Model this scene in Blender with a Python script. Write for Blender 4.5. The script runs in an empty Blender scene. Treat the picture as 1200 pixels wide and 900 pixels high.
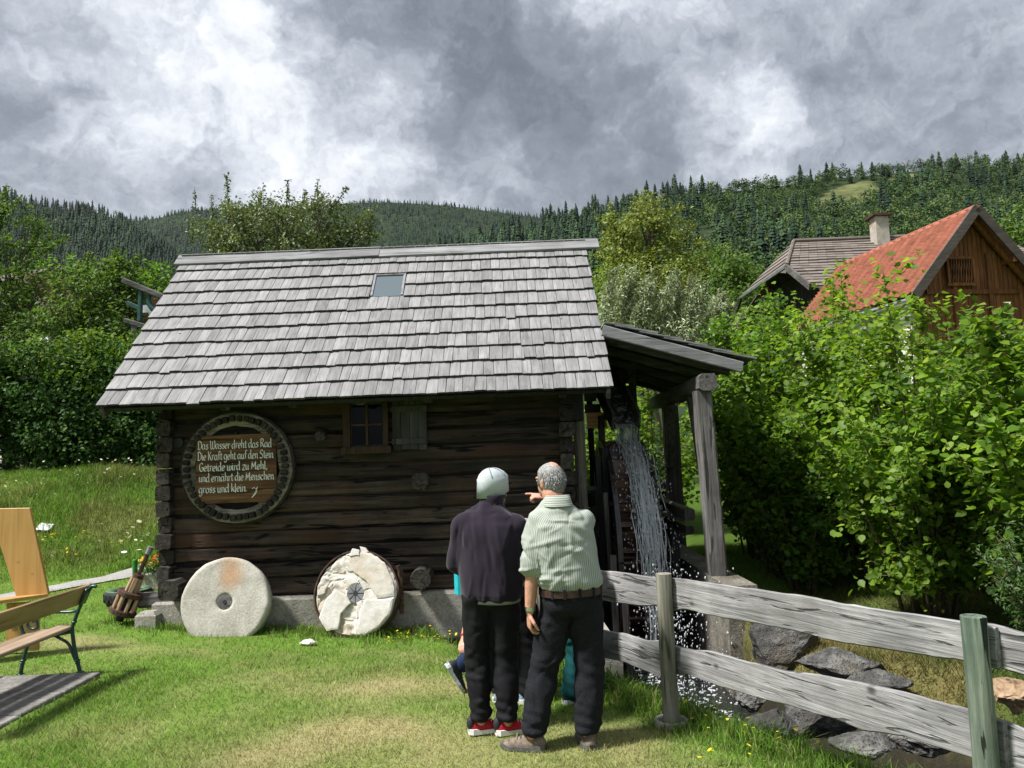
import bpy, bmesh, math, random
import numpy as np
from mathutils import Vector, Matrix, noise as mnoise
random.seed(7); RS = np.random.RandomState(11)
SC = bpy.context.scene
COL = SC.collection
rad = math.radians

# ------------------------------------------------------------------ camera
F = 900.0                                   # focal length in pixels of the 1200 px wide photograph
CAMP = np.array([0.0, 0.0, 1.82])
PITCH, ROLL = rad(5.0), rad(-2.2)
def _rx(a):
    c, s = math.cos(a), math.sin(a); return np.array([[1, 0, 0], [0, c, -s], [0, s, c]])
def _rz(a):
    c, s = math.cos(a), math.sin(a); return np.array([[c, -s, 0], [s, c, 0], [0, 0, 1]])
CR = _rx(math.pi/2 + PITCH) @ _rz(ROLL)
def ray(x, y): return CR @ np.array([x-600.0, 450.0-y, -F])
def PY(x, y, Y): d = ray(x, y); return CAMP + d*(Y/d[1])            # the point seen at pixel x,y in the plane Y
def PZ(x, y, z): d = ray(x, y); return CAMP + d*((z-CAMP[2])/d[2])  # ... at height z
cd = bpy.data.cameras.new('camera'); cam = bpy.data.objects.new('camera', cd); COL.objects.link(cam)
cd.sensor_width = 36.0; cd.lens = 27.0; cd.clip_start = 0.05; cd.clip_end = 9000.0
cam.matrix_world = Matrix.Translation(Vector(CAMP)) @ Matrix(CR.tolist()).to_4x4()
SC.camera = cam

# ------------------------------------------------------------------ light and exposure
SUN_EL, SUN_TO = rad(57), Vector((-0.95, -0.34, 0)).normalized()
sd = bpy.data.lights.new('sun', 'SUN'); sd.energy = 3.5; sd.angle = rad(7.0); sd.color = (1.0, 0.972, 0.93)
sun = bpy.data.objects.new('sun', sd); COL.objects.link(sun)
SUNV = Vector((SUN_TO.x*math.cos(SUN_EL), SUN_TO.y*math.cos(SUN_EL), math.sin(SUN_EL)))
sun.rotation_euler = SUNV.to_track_quat('Z', 'Y').to_euler(); sun.location = (-20, -5, 30)
vs = SC.view_settings
vs.view_transform = 'Standard'; vs.look = 'None'; vs.gamma = 1.0; vs.exposure = 1.28; vs.use_curve_mapping = False
SC.cycles.max_bounces = 6; SC.cycles.transparent_max_bounces = 12; SC.cycles.caustics_reflective = False
SC.cycles.caustics_refractive = False
try: SC.cycles.use_denoising = True
except Exception: pass

# ------------------------------------------------------------------ node helpers
class NT:
    def __init__(s, tree): s.t = tree; s.L = tree.links
    def n(s, typ, ins=None, **kw):
        nd = s.t.nodes.new('ShaderNode'+typ)
        for k, v in kw.items(): setattr(nd, k, v)
        if ins:
            for k, v in ins.items():
                sock = nd.inputs[k]
                if isinstance(v, bpy.types.NodeSocket): s.L.new(v, sock)
                else: sock.default_value = v
        return nd
    def math(s, op, a, b=0.0, c=0.0, clamp=False):
        nd = s.n('Math', {0: a, 1: b, 2: c}, operation=op); nd.use_clamp = clamp; return nd.outputs[0]
    def vm(s, op, a, b=(0, 0, 0)):
        nd = s.n('VectorMath', {0: a, 1: b}, operation=op)
        return nd.outputs['Value'] if op in ('DISTANCE', 'LENGTH', 'DOT_PRODUCT') else nd.outputs[0]
    def vscale(s, a, f): return s.n('VectorMath', {0: a, 'Scale': f}, operation='SCALE').outputs[0]
    def noise(s, vec, scale=5.0, detail=4.0, rough=0.55, dist=0.0):
        return s.n('TexNoise', {'Vector': vec, 'Scale': scale, 'Detail': detail, 'Roughness': rough, 'Distortion': dist}).outputs[0]
    def ramp(s, f, stops, interp='LINEAR'):
        nd = s.n('ValToRGB', {0: f}); cr = nd.color_ramp; cr.interpolation = interp
        while len(cr.elements) < len(stops): cr.elements.new(0.5)
        for e, (p, c) in zip(cr.elements, stops):
            e.position = p; e.color = (*c, 1) if len(c) == 3 else c
        return nd.outputs[0]
    def mix(s, f, a, b, mode='MIX'):
        nd = s.n('Mix', data_type='RGBA', blend_type=mode)
        for i, v in ((0, f), (6, a), (7, b)):
            if isinstance(v, bpy.types.NodeSocket): s.L.new(v, nd.inputs[i])
            else: nd.inputs[i].default_value = v if i == 0 else ((*v, 1) if len(v) == 3 else v)
        return nd.outputs[2]
    def rng(s, v, a, b, c=0.0, d=1.0, smooth=False):
        nd = s.n('MapRange', {0: v, 1: a, 2: b, 3: c, 4: d}); nd.clamp = True
        if smooth: nd.interpolation_type = 'SMOOTHSTEP'
        return nd.outputs[0]

# ------------------------------------------------------------------ sky: broken grey cloud over a little blue
W = bpy.data.worlds.new('World'); SC.world = W; W.use_nodes = True
W.node_tree.nodes.clear(); w = NT(W.node_tree)
sky = w.n('TexSky', sky_type='NISHITA'); sky.sun_disc = False
sky.sun_elevation = SUN_EL; sky.sun_rotation = math.atan2(SUN_TO.x, SUN_TO.y); sky.air_density = 1.0; sky.dust_density = 1.0
D = w.vm('NORMALIZE', w.n('TexCoord').outputs['Generated'])
sep = w.n('SeparateXYZ', {0: D})
zz = w.math('ADD', w.math('ABSOLUTE', sep.outputs[2]), 0.22)
flat = w.n('CombineXYZ', {0: w.math('DIVIDE', sep.outputs[0], zz), 1: w.math('DIVIDE', sep.outputs[1], zz), 2: 0.0}).outputs[0]
warp = w.n('TexNoise', {'Vector': D, 'Scale': 4.0, 'Detail': 5.0, 'Roughness': 0.6}).outputs['Color']
warp2 = w.n('TexNoise', {'Vector': D, 'Scale': 15.0, 'Detail': 6.0, 'Roughness': 0.62}).outputs['Color']
DW = w.vm('ADD', D, w.vm('ADD', w.vscale(w.vm('SUBTRACT', warp, (0.5, 0.5, 0.5)), 0.26), w.vscale(w.vm('SUBTRACT', warp2, (0.5, 0.5, 0.5)), 0.10)))
n1 = w.noise(flat, 1.1, 8.0, 0.56, 0.3)
n2 = w.noise(w.vm('ADD', flat, (7.3, 2.1, 4.0)), 3.6, 9.0, 0.62, 0.25)
n3 = w.noise(DW, 6.0, 9.0, 0.60, 0.4)
n4 = w.noise(w.vm('ADD', DW, (3.0, 1.0, 2.0)), 17.0, 8.0, 0.62, 0.5)
val = w.math('ADD', w.math('MULTIPLY', n1, 0.45), w.math('ADD', w.math('MULTIPLY', n2, 0.38), w.math('ADD', w.math('MULTIPLY', n3, 0.62), w.math('MULTIPLY', n4, 0.40))))
val = w.math('ADD', w.math('MULTIPLY', w.math('SUBTRACT', val, 0.925), 1.55), 0.50)
# the big masses of cloud, where they stand in the sky (photo pixel of the middle, reach in degrees, lighter or darker)
CLOUDS = [(160, 95, 11, .26), (300, 105, 10, .30), (420, 190, 11, .27), (330, 225, 7, .14), (140, 175, 6, .16), (210, 20, 9, .20),
          (450, 25, 10, -.26), (560, 65, 12, -.26), (600, 150, 10, -.20), (720, 90, 10, -.20), (740, 180, 8, -.10), (40, 130, 8, -.17),
          (240, 175, 5, -.16), (230, 215, 7, -.14), (60, 20, 8, -.08), (870, 145, 6, .30), (830, 195, 6, .18), (735, 155, 2.6, .28), (905, 60, 9, .10),
          (650, 30, 5, .12), (640, 205, 5, .16), (1010, 130, 9, -.07), (1080, 40, 8, .08), (1120, 130, 8, -.07), (690, 20, 4, .08), (355, 50, 3.2, .18)]
for (cx, cy, rr, amp) in CLOUDS:
    d = ray(cx, cy); d = d/np.linalg.norm(d)
    ds = w.vm('DISTANCE', DW, tuple(d))
    val = w.math('ADD', val, w.rng(ds, 0.0, rad(rr)*1.25, amp*(0.62 if amp > 0 else 0.85), 0.0, True))
cl = w.ramp(w.math('DIVIDE', w.math('ADD', val, 0.3), 1.35), [(0.02, (.058, .067, .084)), (0.237, (.083, .095, .116)), (0.43, (.128, .143, .170)), (0.593, (.208, .227, .260)), (0.711, (.300, .318, .350)), (0.80, (.375, .390, .416)), (0.95, (.455, .465, .478))])
cl10 = w.vscale(cl, 10.0)
gap = w.math('MULTIPLY', w.rng(w.noise(w.vm('ADD', flat, (1.7, 9.0, 0)), 0.9, 6.0, 0.6), 0.62, 0.72, 0.0, 0.55), 1.0)
skc = w.mix(gap, cl10, sky.outputs[0])
bg = w.n('Background', {0: skc, 1: 0.1})
w.L.new(bg.outputs[0], w.n('OutputWorld').inputs[0])
W.cycles.sampling_method = 'MANUAL'; W.cycles.sample_map_resolution = 512

# ------------------------------------------------------------------ materials
MATS = {}
def newmat(name):
    m = bpy.data.materials.new(name); m.use_nodes = True; m.node_tree.nodes.clear(); MATS[name] = m
    return m, NT(m.node_tree)
def out(t, sh, disp=None):
    o = t.n('OutputMaterial'); t.L.new(sh, o.inputs[0])
def rnd(t):                                     # a random number per piece: per object and per mesh island
    a = t.n('ObjectInfo').outputs['Random']; b = t.n('NewGeometry').outputs['Random Per Island']
    return t.math('FRACT', t.math('ADD', a, t.math('MULTIPLY', b, 7.31)))
def ocoord(t, r, big=57.0):
    return t.vm('ADD', t.n('TexCoord').outputs['Object'], t.n('CombineXYZ', {0: t.math('MULTIPLY', r, big), 1: t.math('MULTIPLY', r, big*1.7), 2: t.math('MULTIPLY', r, big*0.6)}).outputs[0])
def bsdf(t, col, rough=0.8, bump=None, bs=0.4, bd=0.01, spec=0.3, metal=0.0, **kw):
    ins = {'Base Color': col if isinstance(col, bpy.types.NodeSocket) else (*col, 1), 'Roughness': rough, 'Specular IOR Level': spec, 'Metallic': metal}
    ins.update(kw)
    if bump is not None: ins['Normal'] = t.n('Bump', {'Strength': bs, 'Distance': bd, 'Height': bump}).outputs[0]
    return t.n('BsdfPrincipled', ins).outputs[0]

def wood(name, dark, mid, light, axis='X', scale=1.0, rough=0.85, bs=0.5, var=0.35, crack=0.5, spec=0.2, stain=None, stainamt=0.4, knots=0.0):
    """sawn or hewn timber: grain stretched along one local axis, cracks, blotches, a tone of its own per piece"""
    m, t = newmat(name); r = rnd(t); co = ocoord(t, r)
    st = {'X': (1.2, 26, 26), 'Y': (26, 1.2, 26), 'Z': (26, 26, 1.2)}[axis]
    gv = t.vm('MULTIPLY', co, tuple(s*scale for s in st))
    g = t.noise(gv, 1.0, 6.0, 0.62, 0.6)
    blot = t.noise(co, 2.2*scale, 5.0, 0.6)
    gg = t.math('ADD', t.math('MULTIPLY', g, 0.65), t.math('MULTIPLY', blot, 0.35))
    col = t.ramp(gg, [(0.30, dark), (0.48, mid), (0.66, light)])
    if stain: col = t.mix(t.math('MULTIPLY', t.rng(t.noise(co, 1.3*scale, 4.0, 0.6), 0.50, 0.66), stainamt), col, stain)
    cv = t.vm('MULTIPLY', co, tuple(s*scale*(0.35 if s > 5 else 0.9) for s in st))
    ck = t.rng(t.noise(cv, 1.6, 3.0, 0.5, 0.8), 0.34, 0.40, 1.0, 0.0)
    col = t.mix(t.math('MULTIPLY', ck, crack), col, tuple(c*0.25 for c in dark))
    if knots:
        kv = t.n('TexVoronoi', {'Vector': t.vm('MULTIPLY', co, (3.1, 4.6, 4.6)), 'Scale': 1.0, 'Randomness': 1.0}).outputs['Distance']
        col = t.mix(t.math('MULTIPLY', t.rng(kv, 0.07, 0.14, 1.0, 0.0, True), .85*knots), col, (.035, .031, .029))
    tone = t.math('ADD', 1.0-var/2, t.math('MULTIPLY', r, var))
    col = t.mix(1.0, col, t.n('CombineXYZ', {0: tone, 1: tone, 2: tone}).outputs[0], 'MULTIPLY')
    h = t.math('SUBTRACT', t.math('MULTIPLY', g, 0.8), t.math('MULTIPLY', ck, 0.7*crack))
    out(t, bsdf(t, col, rough, h, bs, 0.012, spec)); return m

def plain(name, col, rough=0.6, var=0.12, ns=8.0, bs=0.15, spec=0.3, metal=0.0, bd=0.004, **kw):
    m, t = newmat(name); r = rnd(t); co = ocoord(t, r)
    f = t.noise(co, ns, 6.0, 0.62)
    c2 = tuple(c*(1-var*2) for c in col); c3 = tuple(min(1, c*(1+var*1.6)) for c in col)
    out(t, bsdf(t, t.ramp(f, [(0.3, c2), (0.5, col), (0.7, c3)]), rough, f, bs, bd, spec, metal, **kw)); return m

def stone(name, a, b, c, ns=14.0, bs=0.8, pits=0.6, stain=None, rough=0.92, bd=0.02):
    m, t = newmat(name); r = rnd(t); co = ocoord(t, r)
    f = t.noise(co, ns, 8.0, 0.7); g = t.noise(co, ns*0.16, 4.0, 0.6)
    col = t.ramp(t.math('ADD', t.math('MULTIPLY', f, 0.6), t.math('MULTIPLY', g, 0.4)), [(0.34, a), (0.5, b), (0.64, c)])
    v = t.n('TexVoronoi', {'Vector': co, 'Scale': ns*5.0}).outputs['Distance']
    p = t.rng(v, 0.0, 0.4, 1.0, 0.0)
    col = t.mix(t.math('MULTIPLY', p, pits*0.5), col, tuple(x*0.45 for x in a))
    if stain: col = t.mix(t.math('MULTIPLY', t.rng(t.noise(co, 1.4, 4.0, 0.6), 0.52, 0.7), 0.75), col, stain)
    h = t.math('SUBTRACT', f, t.math('MULTIPLY', p, pits*0.5))
    out(t, bsdf(t, col, rough, h, bs, bd, 0.2)); return m

def leafmat(name, cols, trans=0.35, rough=0.45, spec=0.35, tcol=1.5):
    """leaves: a colour per leaf, some light through the blade, a waxy sheen"""
    m, t = newmat(name); r = t.n('NewGeometry').outputs['Random Per Island']
    n = len(cols); col = t.ramp(r, [((i+0.5)/n, c) for i, c in enumerate(cols)])
    big = t.noise(t.n('TexCoord').outputs['Object'], 0.9, 3.0, 0.5)
    k = t.rng(big, 0.3, 0.7, 0.75, 1.2)
    col = t.mix(1.0, col, t.n('CombineXYZ', {0: k, 1: k, 2: k}).outputs[0], 'MULTIPLY')
    b = bsdf(t, col, rough, None, spec=spec)
    tc = t.mix(1.0, col, (tcol*1.05, tcol, tcol*0.55), 'MULTIPLY')
    tr = t.n('BsdfTranslucent', {0: tc}).outputs[0]
    out(t, t.n('MixShader', {0: trans, 1: b, 2: tr}).outputs[0]); return m

def colattr(name, rough=0.8, trans=0.25, var=0.3):
    m, t = newmat(name); c = t.n('Attribute', attribute_name='col').outputs['Color']
    r = t.n('NewGeometry').outputs['Random Per Island']
    k = t.math('ADD', 1-var/2, t.math('MULTIPLY', r, var))
    c = t.mix(1.0, c, t.n('CombineXYZ', {0: k, 1: k, 2: k}).outputs[0], 'MULTIPLY')
    b = bsdf(t, c, rough, None, spec=0.2)
    tr = t.n('BsdfTranslucent', {0: t.mix(1.0, c, (1.3, 1.3, 0.8), 'MULTIPLY')}).outputs[0]
    out(t, t.n('MixShader', {0: trans, 1: b, 2: tr}).outputs[0]); return m

wood('shingle_wood', (.12, .118, .119), (.20, .198, .199), (.285, .281, .283), 'Y', 1.0, 0.75, 0.5, 0.32, 0.25)
wood('shingle_end', (.03, .028, .026), (.05, .047, .045), (.085, .08, .075), 'Y', 1.0, 0.95, 0.5, 0.4, 0.3)
wood('log_wood', (.0085, .007, .006), (.031, .0225, .0175), (.088, .063, .048), 'X', 0.9, 0.8, 1.0, 0.9, 1.0, 0.25, (.060, .028, .016), 0.7)
wood('log_wood_side', (.010, .009, .008), (.028, .023, .020), (.075, .066, .058), 'Y', 0.9, 0.85, 0.9, 0.7, 0.9, 0.2, (.05, .04, .032), 0.5)
wood('log_end', (.018, .016, .014), (.045, .040, .034), (.095, .085, .072), 'Y', 0.8, 0.9, 0.8, 0.4, 0.8, 0.2)
wood('old_beam', (.035, .033, .031), (.085, .08, .076), (.17, .16, .155), 'Y', 0.8, 0.85, 0.7, 0.35, 0.7)
wood('old_beam_x', (.035, .033, .031), (.085, .08, .076), (.17, .16, .155), 'X', 0.8, 0.85, 0.7, 0.35, 0.7)
wood('old_beam_z', (.04, .037, .035), (.10, .094, .09), (.20, .19, .183), 'Z', 0.8, 0.85, 0.7, 0.35, 0.7, stain=(.045, .03, .024), stainamt=.6)
wood('fascia_wood', (.10, .10, .102), (.19, .19, .195), (.29, .29, .30), 'X', 0.8, 0.8, 0.5, 0.2, 0.5)
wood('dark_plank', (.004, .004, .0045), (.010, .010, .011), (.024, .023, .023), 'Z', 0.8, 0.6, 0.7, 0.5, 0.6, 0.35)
wood('wet_wood', (.016, .008, .006), (.060, .026, .017), (.12, .055, .037), 'X', 0.8, 0.35, 0.7, 0.5, 0.6, 0.5)
wood('wet_rim', (.008, .007, .007), (.028, .023, .022), (.075, .065, .062), 'Z', 0.8, 0.35, 0.7, 0.4, 0.6, 0.5)
wood('rail_wood', (.085, .083, .082), (.225, .221, .22), (.40, .392, .388), 'X', 1.7, 0.85, 0.9, 0.2, 0.7, stain=(.14, .135, .13), stainamt=.45, knots=1.0)
wood('post_wood', (.07, .066, .052), (.19, .18, .145), (.34, .325, .27), 'Z', 1.0, 0.85, 0.7, 0.15, 0.6, stain=(.13, .15, .11), stainamt=.5)
wood('green_post_wood', (.022, .036, .027), (.085, .122, .09), (.23, .27, .21), 'Z', 1.3, 0.9, 1.0, 0.15, 0.9, stain=(.22, .22, .17), stainamt=.4)
wood('bench_wood', (.17, .105, .045), (.30, .20, .095), (.40, .28, .15), 'Y', 0.6, 0.55, 0.35, 0.15, 0.4)
wood('bench_seat_wood', (.15, .10, .065), (.26, .185, .125), (.37, .275, .20), 'Y', 0.6, 0.6, 0.35, 0.25, 0.4)
wood('pine_panel', (.34, .18, .05), (.46, .265, .085), (.54, .335, .125), 'Z', 0.5, 0.5, 0.2, 0.14, 0.2, 0.35, knots=.6)
wood('sign_wood', (.035, .020, .012), (.12, .062, .030), (.24, .135, .068), 'X', 0.8, 0.8, 0.7, 0.5, 0.7, stain=(.03, .024, .02), stainamt=.7)
wood('gear_wood', (.06, .05, .043), (.21, .18, .15), (.42, .37, .31), 'X', 0.9, 0.85, 0.7, 0.3, 0.8, stain=(.035, .03, .027), stainamt=.8)
wood('cog_wood', (.010, .009, .008), (.028, .025, .022), (.065, .058, .05), 'X', 1.0, 0.85, 0.6, 0.6, 0.6)
wood('pinion_wood', (.16, .10, .055), (.30, .205, .125), (.44, .32, .21), 'Z', 1.0, 0.8, 0.5, 0.3, 0.5)
wood('window_wood', (.02, .012, .008), (.042, .024, .015), (.07, .042, .028), 'Z', 1.0, 0.7, 0.4, 0.2, 0.4)
wood('shutter_wood', (.022, .021, .020), (.046, .044, .042), (.08, .077, .073), 'Z', 1.0, 0.85, 0.6, 0.4, 0.7)
wood('gable_wood', (.065, .024, .010), (.17, .066, .026), (.28, .125, .052), 'Z', 0.9, 0.75, 0.4, 0.5, 0.4)
wood('dark_gable_wood', (.006, .005, .004), (.014, .011, .009), (.03, .024, .02), 'Z', 0.5, 0.85, 0.4, 0.4, 0.4)
wood('barge_wood', (.05, .04, .035), (.085, .07, .062), (.13, .11, .10), 'X', 0.5, 0.7, 0.3, 0.2, 0.3)
wood('house_shingle', (.085, .07, .06), (.15, .125, .11), (.235, .205, .18), 'X', 0.3, 0.85, 0.5, 0.35, 0.3)
wood('note_wood', (.40, .19, .07), (.52, .27, .11), (.60, .34, .16), 'X', 0.6, 0.6, 0.2, 0.1, 0.2)
wood('bark', (.03, .024, .018), (.075, .06, .046), (.15, .125, .10), 'Z', 0.6, 0.95, 0.9, 0.2, 0.6)
wood('twig_bark', (.045, .034, .024), (.10, .078, .055), (.17, .135, .10), 'Z', 2.0, 0.9, 0.4, 0.2, 0.3)
stone('millstone', (.40, .37, .31), (.52, .485, .415), (.62, .59, .52), 30.0, 0.35, 0.35, bd=0.006)
stone('pale_stone', (.40, .36, .30), (.55, .52, .47), (.66, .64, .61), 12.0, 0.6, 0.2, (.48, .38, .27), bd=0.015)
stone('concrete', (.24, .225, .19), (.40, .375, .325), (.56, .53, .47), 34.0, 1.0, 0.9, bd=0.02)
stone('pebble_concrete', (.10, .092, .075), (.19, .175, .145), (.31, .285, .24), 22.0, 1.0, 0.9, (.07, .06, .045), bd=0.02)
stone('rock', (.030, .029, .028), (.085, .082, .078), (.23, .225, .21), 9.0, 1.0, 0.5, (.15, .125, .085), 0.85, bd=0.06)
stone('slab', (.10, .096, .088), (.18, .172, .158), (.30, .29, .27), 24.0, 0.8, 0.9, bd=0.008)
stone('gravel', (.20, .193, .18), (.29, .28, .265), (.38, .37, .35), 26.0, 0.7, 0.6, bd=0.012)
stone('plaster', (.26, .22, .18), (.40, .36, .31), (.50, .47, .42), 4.0, 0.5, 0.2, (.24, .12, .08))
plain('dark_iron', (.022, .019, .018), 0.6, 0.3, 20.0, 0.3)
plain('rust', (.065, .035, .024), 0.85, 0.35, 18.0, 0.5)
plain('grey_metal', (.20, .20, .21), 0.55, 0.25, 12.0, 0.2, metal=0.3)
plain('green_iron', (.010, .045, .036), 0.35, 0.15, 20.0, 0.1, 0.5)
plain('green_paint', (.030, .20, .022), 0.4, 0.12, 10.0, 0.08, 0.4)
plain('teal_paint', (.022, .075, .07), 0.5, 0.2, 8.0, 0.15)
plain('rubber', (.018, .018, .019), 0.75, 0.3, 14.0, 0.3)
plain('faded_green', (.07, .13, .07), 0.7, 0.25, 9.0, 0.2)
plain('black_sheet', (.006, .006, .007), 0.45, 0.2, 6.0, 0.3)
plain('white_paint', (.78, .78, .75), 0.6, 0.06, 30.0, 0.1)
plain('white_sheet', (.75, .76, .80), 0.5, 0.06, 8.0, 0.2)
plain('ink', (.05, .03, .02), 0.7, 0.2, 20.0, 0.1)
plain('red_roof', (.275, .094, .058), 0.75, 0.2, 3.0, 0.2)
plain('brown_roof', (.16, .065, .052), 0.75, 0.25, 1.6, 0.2)
plain('zinc', (.45, .46, .48), 0.35, 0.15, 4.0, 0.1, metal=0.8)
plain('house_white', (.62, .58, .52), 0.85, 0.1, 2.0, 0.2)
plain('skin', (.50, .255, .175), 0.5, 0.12, 40.0, 0.15, 0.35, bd=0.002, **{'Subsurface Weight': 0.08, 'Subsurface Radius': (0.01, 0.004, 0.002)})
plain('fleece', (.020, .015, .025), 0.95, 0.18, 260.0, 0.35, 0.1, bd=0.002, **{'Sheen Weight': 0.12})
plain('black_trousers', (.0075, .0075, .0095), 0.8, 0.25, 160.0, 0.25, 0.2, bd=0.002)
plain('black_jeans', (.013, .0135, .017), 0.88, 0.35, 120.0, 0.3, 0.15, bd=0.002)
plain('navy_trousers', (.014, .022, .062), 0.85, 0.2, 120.0, 0.25, 0.15, bd=0.002)
plain('green_trousers', (.006, .055, .058), 0.85, 0.2, 120.0, 0.25, 0.15, bd=0.002)
plain('grey_cloth', (.25, .26, .27), 0.9, 0.12, 120.0, 0.2, 0.15, bd=0.002)
plain('cap_cloth', (.40, .445, .455), 0.85, 0.08, 90.0, 0.25, 0.2, bd=0.002)
plain('seam', (.10, .115, .12), 0.9, 0.1, 60.0, 0.1)
plain('red_mesh', (.42, .012, .022), 0.7, 0.2, 90.0, 0.4, 0.3)
plain('white_sole', (.70, .70, .70), 0.6, 0.08, 20.0, 0.1)
plain('pale_sole', (.36, .39, .42), 0.7, 0.3, 60.0, 0.6)
plain('dark_shoe', (.02, .022, .026), 0.7, 0.2, 60.0, 0.3)
plain('brown_shoe', (.16, .125, .095), 0.85, 0.3, 40.0, 0.4)
plain('grey_sole', (.09, .088, .085), 0.8, 0.2, 30.0, 0.3)
plain('blue_shoe', (.17, .24, .30), 0.8, 0.2, 40.0, 0.3)
plain('belt', (.045, .024, .017), 0.5, 0.2, 30.0, 0.2)
plain('steel', (.55, .55, .56), 0.3, 0.1, 20.0, 0.05, metal=0.9)
plain('grey_hair', (.25, .245, .24), 0.65, 0.4, 120.0, 0.4)
plain('brown_hair', (.06, .035, .02), 0.65, 0.3, 120.0, 0.4)
plain('eye_white', (.7, .68, .65), 0.2, 0.02, 5.0, 0.0)
plain('teal_bag', (.02, .42, .50), 0.6, 0.1, 30.0, 0.1)
plain('shirt_white', (.55, .57, .55), 0.85, 0.1, 60.0, 0.1)
plain('conifer_bark', (.05, .04, .03), 0.9, 0.2, 2.0, 0.2)

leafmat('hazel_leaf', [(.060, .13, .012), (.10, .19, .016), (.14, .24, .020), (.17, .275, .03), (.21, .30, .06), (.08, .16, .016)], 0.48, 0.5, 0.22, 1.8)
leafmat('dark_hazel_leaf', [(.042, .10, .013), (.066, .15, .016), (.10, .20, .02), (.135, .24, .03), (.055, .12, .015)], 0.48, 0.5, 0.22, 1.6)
leafmat('rowan_leaf', [(.028, .075, .018), (.045, .11, .024), (.065, .135, .035), (.09, .16, .05)], 0.35, 0.45, 0.3)
leafmat('whitebeam_leaf', [(.07, .16, .03), (.12, .22, .05), (.20, .28, .12), (.30, .36, .22)], 0.35, 0.5, 0.3)
leafmat('hedge_leaf', [(.022, .06, .016), (.036, .088, .02), (.056, .12, .024), (.08, .155, .03), (.042, .095, .034)], 0.30, 0.6, 0.15)
leafmat('bright_hedge_leaf', [(.075, .15, .016), (.11, .19, .02), (.15, .22, .026), (.06, .12, .022)], 0.4, 0.55, 0.2)
leafmat('orchard_leaf', [(.045, .095, .020), (.075, .145, .026), (.105, .18, .034), (.14, .205, .055), (.055, .11, .022)], 0.38, 0.55, 0.2)
leafmat('olive_leaf', [(.07, .105, .03), (.10, .145, .042), (.135, .18, .06), (.17, .20, .09), (.06, .09, .026)], 0.25, 0.5, 0.35)
leafmat('yellow_leaf', [(.11, .16, .026), (.16, .215, .034), (.21, .255, .048), (.24, .265, .075), (.13, .18, .03)], 0.32, 0.5, 0.35)
leafmat('willow_leaf', [(.16, .23, .10), (.25, .31, .17), (.38, .42, .30), (.52, .55, .45), (.19, .26, .13)], 0.25, 0.5, 0.35)
leafmat('marigold_leaf', [(.06, .15, .02), (.10, .2, .03)], 0.3)
leafmat('marigold_yellow', [(.75, .50, .02), (.85, .62, .05)], 0.2)
leafmat('marigold_orange', [(.75, .16, .012), (.85, .22, .02), (.6, .06, .01)], 0.2)
colattr('grass', 0.75, 0.3, 0.5)
colattr('forest_tree', 0.85, 0.0, 0.25)

# glass: dark panes with the sky in them
m, t = newmat('dark_glass'); out(t, bsdf(t, (.002, .0025, .004), 0.05, None, spec=0.10))
m, t = newmat('skylight_glass'); out(t, bsdf(t, (.10, .125, .14), 0.12, None, spec=0.8))
# water
m, t = newmat('water_pool'); co = t.n('TexCoord').outputs['Object']
out(t, bsdf(t, (.010, .013, .012), 0.08, t.noise(co, 9.0, 4.0, 0.6, 0.5), 0.7, 0.03, 0.5))
m, t = newmat('water_sheet'); co = t.n('TexCoord').outputs['Object']
g = t.noise(t.vm('MULTIPLY', co, (26, 3.0, 3.0)), 1.0, 5.0, 0.65, 0.5); g2 = t.noise(t.vm('MULTIPLY', co, (9, 5, 5)), 1.0, 5.0, 0.7)
gl = bsdf(t, (.72, .75, .77), 0.12, g, 0.8, 0.02, 0.6)
tp = t.n('BsdfTransparent', {0: (.86, .89, .88, 1)}).outputs[0]
fac = t.rng(t.math('ADD', t.math('MULTIPLY', g, .6), t.math('MULTIPLY', g2, .4)), 0.42, 0.64, 0.14, 0.85)
hz_ = t.n('SeparateXYZ', {0: co}).outputs[2]
fac = t.math('MULTIPLY', fac, t.math('MAXIMUM', t.rng(hz_, .9, 1.95, .06, .75), t.rng(g2, .55, .64, 0.0, .6)))
out(t, t.n('MixShader', {0: fac, 1: tp, 2: gl}).outputs[0])
m, t = newmat('water_flow'); co = t.n('TexCoord').outputs['Object']
g = t.noise(t.vm('MULTIPLY', co, (16, 9.0, 9.0)), 1.0, 6.0, 0.7, 0.6)
out(t, bsdf(t, t.ramp(g, [(0.40, (.03, .034, .038)), (0.52, (.16, .17, .18)), (0.62, (.62, .64, .66))]), 0.15, g, 1.0, 0.04, 0.6))
m, t = newmat('water_drop'); out(t, bsdf(t, (.72, .75, .78), 0.1, None, spec=0.6, **{'Transmission Weight': 0.35, 'IOR': 1.33}))

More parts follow.
